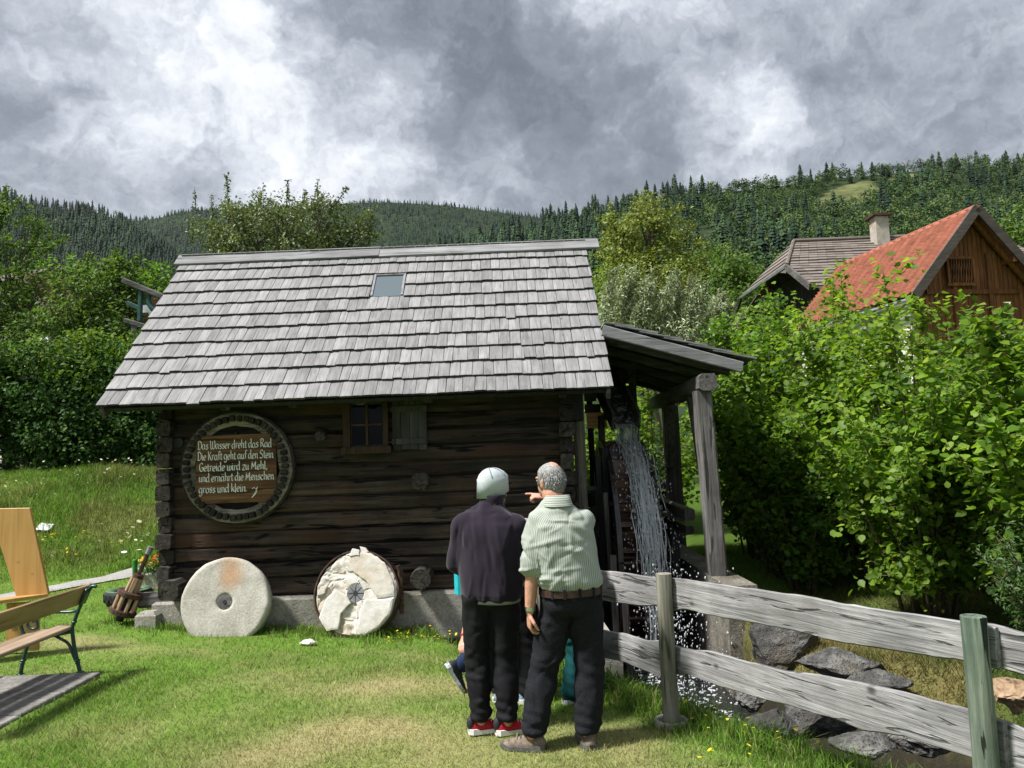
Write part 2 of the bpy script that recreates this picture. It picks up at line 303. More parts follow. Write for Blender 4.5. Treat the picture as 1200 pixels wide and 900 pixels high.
# ------------------------------------------------------------------ mesh helpers
class MB:
    """collects shapes; build() makes ONE mesh object of them"""
    def __init__(s): s.v = []; s.f = []; s.mi = []
    def add(s, vs, fs, m=0):
        o = len(s.v); s.v.extend([tuple(map(float, p)) for p in vs]); s.f.extend([tuple(i+o for i in f) for f in fs]); s.mi.extend([m]*len(fs)); return s
    def box(s, c, size, rot=None, m=0, taper=None, bev=0.0):
        x, y, z = (k/2 for k in size); tx, ty = taper if taper else (1, 1)
        b = min(bev, x*.45, y*.45, z*.45)
        if b <= 0:
            vs = [(-x, -y, -z), (x, -y, -z), (x, y, -z), (-x, y, -z), (-x*tx, -y*ty, z), (x*tx, -y*ty, z), (x*tx, y*ty, z), (-x*tx, y*ty, z)]
            fs = [(0, 3, 2, 1), (4, 5, 6, 7), (0, 1, 5, 4), (1, 2, 6, 5), (2, 3, 7, 6), (3, 0, 4, 7)]
        else:
            vs = []
            for (zz, kx, ky) in ((-z, b, b), (-z+b, 0, 0), (z-b, 0, 0), (z, b, b)):
                u = (zz+z)/(2*z); sx = 1+(tx-1)*u; sy = 1+(ty-1)*u
                for px, py in ((-1, -1), (1, -1), (1, 1), (-1, 1)): vs.append((px*(x-kx)*sx, py*(y-ky)*sy, zz))
            fs = [(3, 2, 1, 0), (12, 13, 14, 15)]
            for k in range(3):
                for i in range(4): j = (i+1) % 4; fs.append((k*4+i, k*4+j, k*4+4+j, k*4+4+i))
        M = rot if rot is not None else Matrix.Identity(3); c = Vector(c)
        return s.add([(M @ Vector(p))+c for p in vs], fs, m)
    def rings(s, rings, cap=True, m=0, close=True):
        n = len(rings[0]); o = len(s.v); fs = []
        vs = [p for r in rings for p in r]
        for k in range(len(rings)-1):
            for i in range(n if close else n-1):
                j = (i+1) % n; fs.append((k*n+i, k*n+j, (k+1)*n+j, (k+1)*n+i))
        if cap: fs.append(tuple(range(n-1, -1, -1))); fs.append(tuple((len(rings)-1)*n+i for i in range(n)))
        return s.add(vs, fs, m)
    def tube(s, pts, rad_, n=8, cap=True, m=0, flat=1.0, up=None):
        pts = [Vector(p) for p in pts]
        if not hasattr(rad_, '__len__'): rad_ = [rad_]*len(pts)
        rs = []; prev = None
        for i, p in enumerate(pts):
            d = (pts[min(i+1, len(pts)-1)]-pts[max(i-1, 0)]).normalized()
            if prev is None:
                a = Vector(up) if up else (Vector((0, 0, 1)) if abs(d.z) < 0.9 else Vector((0, 1, 0)))
                a = (a-d*a.dot(d)).normalized()
            else:
                a = prev-d*prev.dot(d); a = a.normalized() if a.length > 1e-6 else prev
            prev = a; b = d.cross(a)
            rs.append([p+(a*math.cos(2*math.pi*k/n)*flat+b*math.sin(2*math.pi*k/n))*rad_[i] for k in range(n)])
        return s.rings(rs, cap, m)
    def cyl(s, a, b, r, n=12, m=0, r2=None): return s.tube([a, b], [r, r if r2 is None else r2], n, True, m)
    def ell(s, c, r, n=12, k=8, rot=None, m=0):
        M = rot if rot is not None else Matrix.Identity(3); c = Vector(c); rs = []
        for i in range(1, k):
            th = math.pi*i/k
            rs.append([c+M @ Vector((r[0]*math.sin(th)*math.cos(2*math.pi*j/n), r[1]*math.sin(th)*math.sin(2*math.pi*j/n), -r[2]*math.cos(th))) for j in range(n)])
        return s.rings(rs, True, m)
    def mesh(s, name='mesh'):
        me = bpy.data.meshes.new(name); me.from_pydata(s.v, [], s.f); me.validate(); return me
    def build(s, name, mat, parent=None, loc=None, rot=None, smooth=False, bevel=0.0):
        me = s.mesh(name); o = bpy.data.objects.new(name, me); COL.objects.link(o)
        mats = mat if isinstance(mat, (list, tuple)) else [mat]
        for k in mats: me.materials.append(MATS[k])
        if len(mats) > 1: me.polygons.foreach_set('material_index', s.mi[:len(me.polygons)])
        if smooth: me.polygons.foreach_set('use_smooth', [True]*len(me.polygons))
        if parent: o.parent = parent
        if loc is not None: o.location = loc
        if rot is not None: o.rotation_euler = rot
        if bevel:
            b = o.modifiers.new('bevel', 'BEVEL'); b.width = bevel; b.segments = 1; b.limit_method = 'ANGLE'
        return o
def tag(o, label=None, cat=None, group=None, kind=None):
    for k, v in (('label', label), ('category', cat), ('group', group), ('kind', kind)):
        if v: o[k] = v
    return o
def thing(name, label, cat, loc=(0, 0, 0), rz=0.0, group=None):
    o = bpy.data.objects.new(name, None); COL.objects.link(o); o.location = loc; o.rotation_euler = (0, 0, rz); o.empty_display_size = 0.2
    return tag(o, label, cat, group)
def place(me, name, parent, loc, rot=(0, 0, 0), scale=(1, 1, 1)):
    o = bpy.data.objects.new(name, me); COL.objects.link(o); o.parent = parent; o.location = loc; o.rotation_euler = rot; o.scale = scale
    return o
def fast_mesh(name, verts, tris, mat, col=None, parent=None, smooth=False):
    """a big mesh straight from numpy arrays (triangles or quads)"""
    me = bpy.data.meshes.new(name); k = tris.shape[1]
    me.vertices.add(len(verts)); me.vertices.foreach_set('co', verts.astype(np.float32).ravel())
    me.loops.add(tris.size); me.loops.foreach_set('vertex_index', tris.astype(np.int32).ravel())
    me.polygons.add(len(tris)); me.polygons.foreach_set('loop_start', np.arange(0, tris.size, k, dtype=np.int32))
    me.polygons.foreach_set('loop_total', np.full(len(tris), k, dtype=np.int32))
    if smooth: me.polygons.foreach_set('use_smooth', np.ones(len(tris), dtype=bool))
    me.update(calc_edges=True)
    if col is not None:
        a = me.color_attributes.new('col', 'FLOAT_COLOR', 'POINT')
        c4 = np.ones((len(verts), 4), dtype=np.float32); c4[:, :3] = col; a.data.foreach_set('color', c4.ravel())
    me.materials.append(MATS[mat]); o = bpy.data.objects.new(name, me); COL.objects.link(o)
    if parent: o.parent = parent
    return o
def nz(x, y=0.0, z=0.0, s=1.0): return mnoise.noise(Vector((x*s, y*s, z*s)))
def vnoise2(x, y, s, seed=0):
    """vectorised value noise in the plane, about -1..1"""
    x = np.asarray(x, dtype=float)*s+seed*17.13; y = np.asarray(y, dtype=float)*s+seed*5.71
    xi = np.floor(x); yi = np.floor(y); fx = x-xi; fy = y-yi; fx = fx*fx*(3-2*fx); fy = fy*fy*(3-2*fy)
    def h(a, b): q = np.sin(a*127.1+b*311.7+seed*74.7)*43758.5453; return (q-np.floor(q))*2-1
    return (h(xi, yi)*(1-fx)+h(xi+1, yi)*fx)*(1-fy)+(h(xi, yi+1)*(1-fx)+h(xi+1, yi+1)*fx)*fy
def fbm2(x, y, s, seed=0, o=4): return sum(vnoise2(x, y, s*2**k, seed+k)*0.5**k for k in range(o))/1.6
def sstep(a, b, x): t_ = np.clip((x-a)/(b-a), 0, 1); return t_*t_*(3-2*t_)
def beam(mb, a, b, wd, ht, seg=10, wob=0.006, up=(0, 0, 1), seed=0.0, m=0, chamfer=0.18, wane=0.0):
    """hewn timber from a to b: chamfered section, uneven faces"""
    a = Vector(a); b = Vector(b); d = (b-a).normalized(); u = Vector(up); u = (u-d*u.dot(d)).normalized(); r = d.cross(u)
    c = chamfer*min(wd, ht); x, y = wd/2, ht/2
    prof = [(-x+c, -y), (x-c, -y), (x, -y+c), (x, y-c), (x-c, y), (-x+c, y), (-x, y-c), (-x, -y+c)]; rs = []
    for i in range(seg+1):
        t_ = i/seg; p = a.lerp(b, t_); L = (b-a).length*t_; ring = []
        for k, (px, py) in enumerate(prof):
            q = 1+wane*nz(L*1.7, k//4*9.1+seed, 3.3)
            e = wob*nz(L*2.3+seed*3.1, k*1.37, seed)+0.5*wob*nz(L*7.1+seed, k*2.7, seed)
            ring.append(p+r*(px*(1)+e)+u*(py*q+e*0.8))
        rs.append(ring)
    return mb.rings(rs, True, m)

# ------------------------------------------------------------------ ground
def seg_dist(x, y, pts):
    best = np.full(np.shape(x), 1e9)
    for (ax, ay), (bx, by) in zip(pts[:-1], pts[1:]):
        dx, dy = bx-ax, by-ay; t_ = np.clip(((x-ax)*dx+(y-ay)*dy)/(dx*dx+dy*dy), 0, 1)
        best = np.minimum(best, np.hypot(x-ax-t_*dx, y-ay-t_*dy))
    return best
DITCH = [(1.5, 7.6), (2.1, 6.85), (2.62, 6.15), (3.4, 5.2), (4.4, 4.1), (6.0, 2.4), (9, -1)]
PATH = [(-8.6, 9.2), (-7.35, 11.35), (-6.55, 13.0), (-5.6, 14.3), (-4.2, 15.2)]
NEAR = [(-.2, 7.6), (0.3, 6.75), (0.72, 6.02), (1.0, 5.6), (1.33, 4.98), (1.76, 4.38), (2.2, 3.85), (2.8, 3.15), (5.0, .5), (8, -3)]
FARB = [(2.36, 12.0), (2.36, 8.5), (2.75, 7.62), (3.2, 7.0), (3.55, 6.45), (4.1, 5.6), (5.2, 4.3), (7.5, 1.5), (11, -3)]
def sdist(x, y, pts):
    best = np.full(np.shape(x), 1e9); sg = np.ones(np.shape(x))
    for (ax, ay), (bx, by) in zip(pts[:-1], pts[1:]):
        dx, dy = bx-ax, by-ay; t_ = np.clip(((x-ax)*dx+(y-ay)*dy)/(dx*dx+dy*dy), 0, 1); d = np.hypot(x-ax-t_*dx, y-ay-t_*dy)
        c_ = np.sign(dx*(y-ay)-dy*(x-ax)); k = d < best; best = np.where(k, d, best); sg = np.where(k, c_, sg)
    return best*sg
def banks(x, y): return sdist(x, y, NEAR), -sdist(x, y, FARB)      # beyond the near bank, short of the far bank
def gz(x, y):
    x = np.asarray(x, float); y = np.asarray(y, float)
    z = 0.025*fbm2(x, y, 0.5, 3)+0.008*fbm2(x, y, 3.0, 5)
    bankx = 1-sstep(-3.0, 1.5, x)
    bank = (1.62*sstep(12.9, 17.4, y+0.12*(-x-6)))*bankx+0.9*sstep(13.5, 20, y)*(1-bankx)
    z = z+bank+0.10*fbm2(x, y, 1.1, 9)*sstep(13, 15, y)
    right = sstep(2.3, 3.0, x-0.0*y)*sstep(3.5, 5.5, y)                     # ground beyond the stream, a little lower and humped
    z = z-0.22*right*(1-sstep(8.5, 12.0, y))+0.10*right*fbm2(x, y, 0.9, 21)
    hs_ = np.clip(-.05-.052*(x+4.3), -.22, -.02)*sstep(6.3, 8.7, y)*(1-sstep(12, 13.5, y))*(1-sstep(.7, 1.0, x))*sstep(-6.5, -4.5, x)
    z = z+hs_
    z = z+0.22*np.exp(-(((x-3.75)/0.75)**2+((y-6.55)/0.7)**2))
    dn, df = banks(x, y); w_ = 0.12*fbm2(x, y, 1.7, 31)
    z = z-1.0*sstep(0.0, 0.55, dn+w_)*sstep(0.0, 0.85, df+w_)*(1-sstep(9.5, 10.5, y))
    px = sstep(0.70, 0.80, x)*(1-sstep(2.24, 2.36, x)); py = sstep(6.35, 6.95, y+0.12*fbm2(x, y, 2.0, 40))*(1-sstep(12.9, 13.4, y))
    z = np.where(px*py > 0, z*(1-px*py)+(-1.25)*px*py, z)
    return z
def g1(x, y): return float(gz(np.array([x]), np.array([y]))[0])
DRY = [(150, 742, 0.55, .9), (60, 745, .5, .8), (280, 735, 0.4, .3), (460, 803, .30, .8), (560, 806, .2, .6), (430, 850, .25, .9), (330, 880, .4, .6), (700, 880, .5, .6),
       (590, 800, .3, .4), (280, 800, .4, .35), (500, 880, .4, .5), (120, 860, .3, .6), (760, 850, .3, .4)]
DRYP = [(*PZ(a, b, 0.0)[:2], r, k) for a, b, r, k in DRY]
def dryness(x, y):
    f = 0.0+0.46*fbm2(x, y, 0.8, 50)+0.30*fbm2(x, y, 3.3, 60)
    for (cx, cy, r, k) in DRYP: f = f+k*np.exp(-(((x-cx)/(r*1.5))**2+((y-cy)/r)**2))
    f = f-0.9*sstep(8.0, 9.0, y)-0.5*np.exp(-(sdist(x, y, NEAR)/.45)**2)
    return np.clip(f, 0, 1)
def gcol(x, y):
    f = dryness(x, y)[:, None]
    g = np.array([.135, .240, .034])*(1+0.25*fbm2(x, y, 1.7, 70)[:, None]); s = np.array([.37, .335, .155])
    c = g*(1-f)+s*f
    b = (sstep(12.8, 14.0, y)*(x < 2))[:, None]; kk = np.clip(1.0*fbm2(x, y, .9, 91), 0, .5)[:, None]
    c = c*(1-b)+(np.array([.10, .19, .024])*(1+.35*fbm2(x, y, 1.2, 77)[:, None])*(1-kk)+np.array([.20, .165, .07])*kk)*b
    m = (sstep(.1, .5, sdist(x, y, NEAR))*(x > .9)*(1-sstep(8.5, 11.5, y)))[:, None]            # mossy, half-dry ground beyond the stream
    k = np.clip(.26+.9*fbm2(x, y, 1.3, 83)+.4*fbm2(x, y, 5.0, 87), 0, 1)[:, None]
    c = c*(1-m)+(np.array([.075, .115, .024])*(1-k)+np.array([.23, .185, .075])*k)*m
    return np.clip(c, 0.005, 1)
def axis(lo, hi, step, far, nfar):
    a = np.arange(lo, hi+1e-6, step); g = np.geomspace(step*2, far, nfar)
    return np.concatenate([(lo-g)[::-1], a, hi+g])
gxs = axis(-9.0, 6.5, 0.10, 2600, 26); gys = axis(1.5, 18.5, 0.10, 2600, 26)
GX, GY = np.meshgrid(gxs, gys); X_, Y_ = GX.ravel(), GY.ravel(); Z_ = gz(X_, Y_)
far = sstep(60, 300, np.hypot(X_, Y_)); Z_ = Z_*(1-far)-2.0*far
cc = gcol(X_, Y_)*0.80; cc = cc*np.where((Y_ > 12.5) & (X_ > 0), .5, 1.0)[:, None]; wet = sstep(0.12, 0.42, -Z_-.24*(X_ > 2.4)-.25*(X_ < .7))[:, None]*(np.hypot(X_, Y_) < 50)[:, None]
cc = cc*(1-wet)+np.array([.030, .026, .018])*wet
nx_, ny_ = len(gxs), len(gys)
ii = (np.arange(ny_-1)[:, None]*nx_+np.arange(nx_-1)[None, :]).ravel()
quads = np.stack([ii, ii+1, ii+nx_+1, ii+nx_], 1)
m, t = newmat('ground_soil'); c = t.n('Attribute', attribute_name='col').outputs['Color']; co = t.n('TexCoord').outputs['Object']
f1 = t.noise(co, 60.0, 6.0, 0.7); f2 = t.noise(co, 9.0, 5.0, 0.65)
k = t.math('ADD', t.math('MULTIPLY', f1, 1.1), t.math('MULTIPLY', f2, 0.7)); k = t.math('ADD', k, 0.05)
out(t, bsdf(t, t.mix(1.0, c, t.n('CombineXYZ', {0: k, 1: k, 2: k}).outputs[0], 'MULTIPLY'), 0.95, f1, 0.8, 0.02, 0.1))
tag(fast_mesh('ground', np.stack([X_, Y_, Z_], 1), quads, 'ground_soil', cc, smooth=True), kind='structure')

# bench slab of exposed-aggregate concrete, four cast panels with joints
slab = MB(); slab.box((0, 0, -0.04), (1.70, 3.3, 0.05)); slab = slab.build('paving_slab', 'slab', loc=(-4.53, 5.25, 0.0)); tag(slab, kind='structure')
pan = MB(); pan.box((0, 0, 0), (0.83, 0.535, 0.05), bev=0.008); panme = pan.mesh('panel'); panme.materials.append(MATS['slab'])
for i in range(2):
    for j in range(6): place(panme, 'panel', slab, (-0.425+0.85*i, -1.375+0.55*j, 0.012+0.004*((i+j) % 2)))
# gravel path
pm = MB(); L_ = []
cur = [Vector((*p, 0)) for p in PATH]
fine = []
for a, b in zip(cur[:-1], cur[1:]):
    for q in range(8): fine.append(a.lerp(b, q/8))
fine.append(cur[-1])
ring = []
for i, p in enumerate(fine):
    d = (fine[min(i+1, len(fine)-1)]-fine[max(i-1, 0)]).normalized(); nrm = Vector((-d.y, d.x, 0)); row = []
    for u in np.linspace(-0.30, 0.30, 6):
        q = p+nrm*(u+0.04*nz(p.x*3, p.y*3, u)); row.append((q.x, q.y, g1(q.x, q.y)+0.03-0.012*(abs(u)/0.30)**2))
    ring.append(row)
pm.rings(ring, False, close=False)
tag(pm.build('path', 'gravel', smooth=True), kind='structure')

# ------------------------------------------------------------------ grass and meadow flowers
def blades(x, y, z, h, w, lean, col, seg=1):
    n = len(x); a = RS.uniform(0, 2*np.pi, n); b = RS.uniform(0, 2*np.pi, n)
    dx, dy = np.cos(a)*w/2, np.sin(a)*w/2; lx, ly = np.cos(b)*h*lean, np.sin(b)*h*lean
    if seg == 1:
        v = np.stack([np.stack([x-dx, y-dy, z], 1), np.stack([x+dx, y+dy, z], 1), np.stack([x+lx, y+ly, z+h], 1)], 1)
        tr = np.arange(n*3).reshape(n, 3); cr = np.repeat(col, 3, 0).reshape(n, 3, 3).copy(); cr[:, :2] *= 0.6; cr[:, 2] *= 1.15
        return v.reshape(-1, 3), tr, cr.reshape(-1, 3)
    mx, my = x+lx*0.35, y+ly*0.35; zm = z+h*0.62
    v = np.stack([np.stack([x-dx, y-dy, z], 1), np.stack([x+dx, y+dy, z], 1), np.stack([mx+dx*.7, my+dy*.7, zm], 1), np.stack([mx-dx*.7, my-dy*.7, zm], 1), np.stack([x+lx, y+ly, z+h*(1-0.25*lean)], 1)], 1)
    o = np.arange(n)[:, None]*5
    tr = np.concatenate([o+np.array([[0, 1, 2]]), o+np.array([[0, 2, 3]]), o+np.array([[3, 2, 4]])], 0)
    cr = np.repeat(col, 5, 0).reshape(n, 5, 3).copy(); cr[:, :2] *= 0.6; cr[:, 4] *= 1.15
    return v.reshape(-1, 3), tr, cr.reshape(-1, 3)
def merge(parts):
    vs, ts, cs, o = [], [], [], 0
    for v, t_, c in parts: vs.append(v); ts.append(t_+o); cs.append(c); o += len(v)
    return np.concatenate(vs), np.concatenate(ts), np.concatenate(cs)
def free(x, y):                                        # where grass can stand
    ok = ~((x > -5.42) & (x < -3.66) & (y > 3.56) & (y < 6.93))
    ok &= seg_dist(x, y, PATH) > 0.31
    ok &= ~((x > -4.4) & (x < 0.75) & (y > 9.22) & (y < 13))
    ok &= ~((x > 0.7) & (x < 2.6) & (y > 6.9) & (y < 13.4))
    dn, df = banks(x, y); ok &= ~((dn > .16) & (df > .22))
    ok &= np.hypot(x-0.955, y-5.19) > 0.10
    return ok
def scatter(n, x0, x1, y0, y1, pw=1.4):
    u = RS.rand(n); y = (y0**(1-pw)+u*(y1**(1-pw)-y0**(1-pw)))**(1/(1-pw)); lim = y*0.80+0.6
    x = RS.uniform(-1, 1, n)*lim; k = (x > x0) & (x < x1) & free(x, y); return x[k], y[k]
x, y = scatter(300000, -9, 7, 2.6, 12.9, 1.75)
k = ~((x > 2.5) & (y > 4.2)); x, y = x[k], y[k]
dr = dryness(x, y); h = RS.uniform(.018, .045, len(x))*(1.15-0.55*dr)*(1+0.5*np.clip(fbm2(x, y, 1.2, 90), -.5, 1)); wdt = RS.uniform(.0022, .0046, len(x))*(0.5+y/6.0)
c = gcol(x, y)*RS.uniform(.6, 1.6, (len(x), 1)); s = RS.rand(len(x)) < 0.17; c[s] = np.array([.46, .41, .21])*RS.uniform(.6, 1.2, (s.sum(), 1))
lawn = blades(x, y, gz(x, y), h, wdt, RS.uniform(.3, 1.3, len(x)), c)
# longer tufts: along the mill footing, at the stream edge, round the fence
px_ = []; py_ = []; ph_ = []
def tuft(cx, cy, r, n, hh):
    a = RS.uniform(0, 2*np.pi, n); q = r*np.sqrt(RS.rand(n)); px_.append(cx+q*np.cos(a)); py_.append(cy+q*np.sin(a)); ph_.append(hh*RS.uniform(.5, 1.15, n))
for i in range(330): tuft(RS.uniform(-4.6, 0.7), 9.12-abs(RS.normal(0, .14)), .07, 12, RS.uniform(.05, .13))
for i in range(60): tuft(RS.uniform(-2.5, -0.6), 8.9-abs(RS.normal(0, .25)), .08, 12, RS.uniform(.06, .15))
EDGE = [(0.1, 6.8), (0.5, 6.2), (0.9, 5.6), (1.2, 5.1), (1.6, 4.5), (2.05, 3.95), (2.6, 3.3)]
for i in range(1500):
    s_ = RS.rand()*(len(EDGE)-1); q = int(s_); f = s_-q
    ex, ey = EDGE[q][0]*(1-f)+EDGE[q+1][0]*f, EDGE[q][1]*(1-f)+EDGE[q+1][1]*f; off = RS.normal(0.02, .15)
    tuft(ex+off*.75, ey+off*.6, .07, 12, RS.uniform(.06, .21)*(1.0 if off > -.12 else .6))
for i in range(26): tuft(.955+RS.normal(0, .13), 5.19+RS.normal(0, .13), .05, 10, .09)
for i in range(60): tuft(RS.uniform(.65, 2.3), RS.uniform(3.4, 5.2), .06, 12, .08)
for i in range(90): tuft(RS.uniform(-5.0, -4.3), RS.uniform(9.0, 10.4), .08, 12, RS.uniform(.05, .1))
for i in range(80): tuft(-3.63+abs(RS.normal(0, .05)), RS.uniform(4.6, 6.95), .05, 10, RS.uniform(.03, .07))
x, y, h = map(np.concatenate, (px_, py_, ph_)); k = free(x, y); x, y, h = x[k], y[k], h[k]
c = np.array([.105, .20, .026])*RS.uniform(.6, 1.7, (len(x), 1)); s = RS.rand(len(x)) < 0.14; c[s] = np.array([.30, .28, .12])
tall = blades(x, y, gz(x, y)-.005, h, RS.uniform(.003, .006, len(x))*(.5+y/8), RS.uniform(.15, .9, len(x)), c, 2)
v, tr, c = merge([lawn, tall])
tag(fast_mesh('lawn_grass', v, tr, 'grass', c), 'short mown lawn grass with dry patches around the mill', 'grass', kind='stuff')
# meadow bank behind the path, grass beyond the stream
x = RS.uniform(-16, -3.2, 90000); y = RS.uniform(12.6, 18.3, 90000); k = free(x, y) & (x > -0.8*y-1) & (x < -.30*y); x, y = x[k], y[k]
hh = RS.uniform(.05, .20, len(x))*(1+.8*fbm2(x, y, 1.3, 95))*sstep(12.6, 13.8, y)+RS.uniform(.03, .07, len(x))
c = gcol(x, y)*RS.uniform(.6, 1.7, (len(x), 1)); s = RS.rand(len(x)) < 0.12; c[s] = np.array([.28, .27, .11])
mead = blades(x, y, gz(x, y)-.01, hh, RS.uniform(.006, .012, len(x)), RS.uniform(.15, .9, len(x)), c, 2)
x = RS.uniform(2.3, 6.5, 64000); y = RS.uniform(4.2, 13.5, 64000); k = free(x, y) & (gz(x, y) > -.45); x, y = x[k], y[k]
xb = RS.uniform(2.3, 5.2, 45000); yb = RS.uniform(5.2, 8.6, 45000); k = (gz(xb, yb) > -.55); x = np.concatenate([x, xb[k]]); y = np.concatenate([y, yb[k]])
c = gcol(x, y)*RS.uniform(.45, 1.7, (len(x), 1))
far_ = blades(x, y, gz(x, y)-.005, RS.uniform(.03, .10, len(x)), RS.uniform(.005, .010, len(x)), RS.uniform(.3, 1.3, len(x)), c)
v, tr, c = merge([mead, far_])
tag(fast_mesh('meadow_grass', v, tr, 'grass', c), 'long green grass on the bank behind the path and beyond the stream', 'grass', kind='stuff')
def flowers(n, x0, x1, y0, y1, colr, r, h0, h1, dens=None):
    x = RS.uniform(x0, x1, n); y = RS.uniform(y0, y1, n); k = free(x, y)
    if dens is not None: k &= dens(x, y)
    x, y = x[k], y[k]; z = gz(x, y)+RS.uniform(h0, h1, len(x)); rr = r*RS.uniform(.6, 1.3, len(x)); V = []; 
    a0 = RS.uniform(0, 6.28, len(x)); tx, ty = RS.normal(0, .35, len(x)), RS.normal(-.25, .35, len(x))
    for j in range(6):
        dx, dy = rr*np.cos(a0+j*1.047), rr*np.sin(a0+j*1.047); V.append(np.stack([x+dx, y+dy, z+dx*tx+dy*ty], 1))
    V = np.stack(V, 1); o = np.arange(len(x))[:, None]*6
    tr = np.concatenate([o+np.array([[0, j, j+1]]) for j in range(1, 5)], 0)
    return V.reshape(-1, 3), tr, np.tile(np.array(colr), (len(x)*6, 1))*RS.uniform(.8, 1.1, (len(x)*6, 1))
fl = [flowers(240, -13, -4.2, 13.2, 17.8, (.75, .76, .72), .021, .2, .38, lambda x, y: fbm2(x, y, .9, 5) > -.1),
      flowers(70, -7.2, -5.2, 13.4, 15.2, (.78, .79, .76), .04, .2, .4),
      flowers(160, -10, -6, 13.2, 14.2, (.7, .55, .03), .022, .15, .3, lambda x, y: fbm2(x, y, 1.2, 8) > .05),
      flowers(120, -1.6, -.2, 8.3, 9.1, (.72, .6, .03), .012, .05, .1), flowers(60, .9, 2.2, 4.3, 5.6, (.72, .6, .03), .011, .08, .2)]
v, tr, c = merge(fl)
tag(fast_mesh('meadow_flowers', v, tr, 'grass', c), 'white and yellow wild flowers dotted through the grass', 'flowers', kind='stuff')

# ------------------------------------------------------------------ the mill
ML = Vector((-1.78, 11.0, 0.0))
mill = thing('mill_house', 'old dark log watermill with weathered grey shingle roof and lean-to over its wheel', 'watermill', ML)
def wb(mb, name, mat, parent, **kw):                       # build in world coordinates under a parent that is only moved
    return mb.build(name, mat, parent, loc=-parent.location, **kw)
fd = MB(); fd.box((-1.80, 11.05, -0.07), (5.06, 3.7, 0.56), bev=0.03); wb(fd, 'foundation', 'concrete', mill)
core = MB(); core.box((-1.78, 11.05, 1.40), (4.75, 3.35, 2.3)); wb(core, 'light_blocker', 'dark_plank', mill)  # unseen dark box added inside, stops light coming through the log gaps
# front logs, bottom to top
edges = [0.215, 0.43, 0.615, 0.80, 0.985, 1.18, 1.365, 1.555, 1.755, 1.94, 2.13, 2.33, 2.56]
for i in range(12):
    z0, z1 = edges[i], edges[i+1]; lb = MB(); tilt = 0.02*math.sin(i*2.1); off = 0.02*math.sin(i*5.3+1)
    zc = (z0+z1)/2
    beam(lb, (-4.27-0.03*(i % 2), 9.385+off, zc-tilt), (0.70+0.04*((i+1) % 2), 9.385+off, zc+tilt), 0.17, (z1-z0)-0.014, 44, 0.014, seed=i*3.7, chamfer=0.13, wane=0.035)
    wb(lb, 'log', 'log_wood', mill)
    bb = MB(); beam(bb, (-4.27, 12.75, zc), (0.70, 12.75, zc), 0.16, (z1-z0)-0.012, 6, 0.01, seed=i); wb(bb, 'log', 'log_wood', mill)
    for sx in (-4.19, 0.63):                                 # side logs, their ends stand out at the corners
        sb = MB(); dz = 0.09; pr = 9.19+0.05*math.sin(i*3.3+sx); h_ = (z1-z0)-0.016
        beam(sb, (sx+0.012*math.sin(i*7), pr, zc+dz-0.07), (sx, 13.0, zc+dz-0.07), 0.165+0.02*math.sin(i*4.4), h_, 8, 0.012, seed=i*1.9+sx, chamfer=0.12)
        wb(sb, 'log', 'log_wood_side', mill)
for sx in (-4.22, 0.66):                                     # gables of upright boards
    for k in range(13):
        y0 = 9.45+k*0.255; yc = y0+0.125; top = 2.6+2.18-abs(yc-11.1)*0.98-0.05
        if top > 2.62:
            gb = MB(); gb.box((sx, yc, (2.5+top)/2), (0.03, 0.245, top-2.5)); wb(gb, 'gable_board', 'shutter_wood', mill)
# beam ends and odd timbers on the front
def endlog(px, py, Y, r, ln, sq=False, mat='log_end'):
    p = PY(px, py, Y); mb = MB()
    if sq: beam(mb, (p[0], Y, p[2]), (p[0], Y+ln, p[2]), r*2, r*2, 3, 0.012, seed=px, chamfer=0.2)
    else: mb.tube([(p[0], Y, p[2]), (p[0], Y+0.03, p[2]), (p[0], Y+ln, p[2])], [r*0.93, r, r], 14)
    return wb(mb, 'beam_end', mat, mill)
endlog(198, 692, 9.02, 0.105, 0.4, True); endlog(493, 679, 9.02, 0.125, 0.4); endlog(492, 564, 9.13, 0.095, 0.3, True)
endlog(375, 511, 9.20, 0.055, 0.2, True, 'log_wood_side')
nk = MB(); p = PY(209, 519, 9.255); nk.cyl((p[0], 9.255, p[2]), (p[0], 9.45, p[2]), 0.06, 12); wb(nk, 'knot_hole', 'dark_plank', mill)
sb = MB(); beam(sb, (-4.52, 9.35, 0.22), (-3.4, 9.30, 0.25), 0.2, 0.16, 8, 0.015, seed=5); wb(sb, 'sill_beam', 'old_beam_x', mill)
st = MB(); st.box((-4.33, 9.14, 0.01), (0.24, 0.2, 0.24), bev=0.05); wb(st, 'corner_stone', 'concrete', mill)
# window
a = PY(402, 468, 9.25); b = PY(456, 531, 9.25); x0, x1, z1, z0 = a[0], b[0], a[2], b[2]
wi = MB(); wi.box(((x0+x1)/2, 9.262, (z0+z1)/2), (x1-x0-.1, 0.02, z1-z0-.1)); win = wb(wi, 'window', 'dark_plank', mill)
def wpart(c, s, name, mat='window_wood', par=win):
    mb = MB(); mb.box(c, s, bev=0.004); o = mb.build(name, mat, par); return o
fw = 0.085
wpart((x0+fw/2, 9.235, (z0+z1)/2), (fw, 0.06, z1-z0), 'frame'); wpart((x1-fw*.35, 9.235, (z0+z1)/2), (fw*.7, 0.06, z1-z0), 'frame')
wpart(((x0+x1)/2, 9.232, z1-fw*.35), (x1-x0-2*fw*.85-.004, 0.058, fw*.7), 'frame'); wpart(((x0+x1)/2+.01, 9.215, z0+.045), (x1-x0+.05, 0.10, 0.085), 'sill')
gx0, gx1, gz0, gz1 = x0+fw+.004, x1-fw*.7-.004, z0+.095, z1-fw*.7-.004
wpart(((gx0+gx1)/2, 9.240, (gz0+gz1)/2), (0.028, 0.03, gz1-gz0), 'muntin')
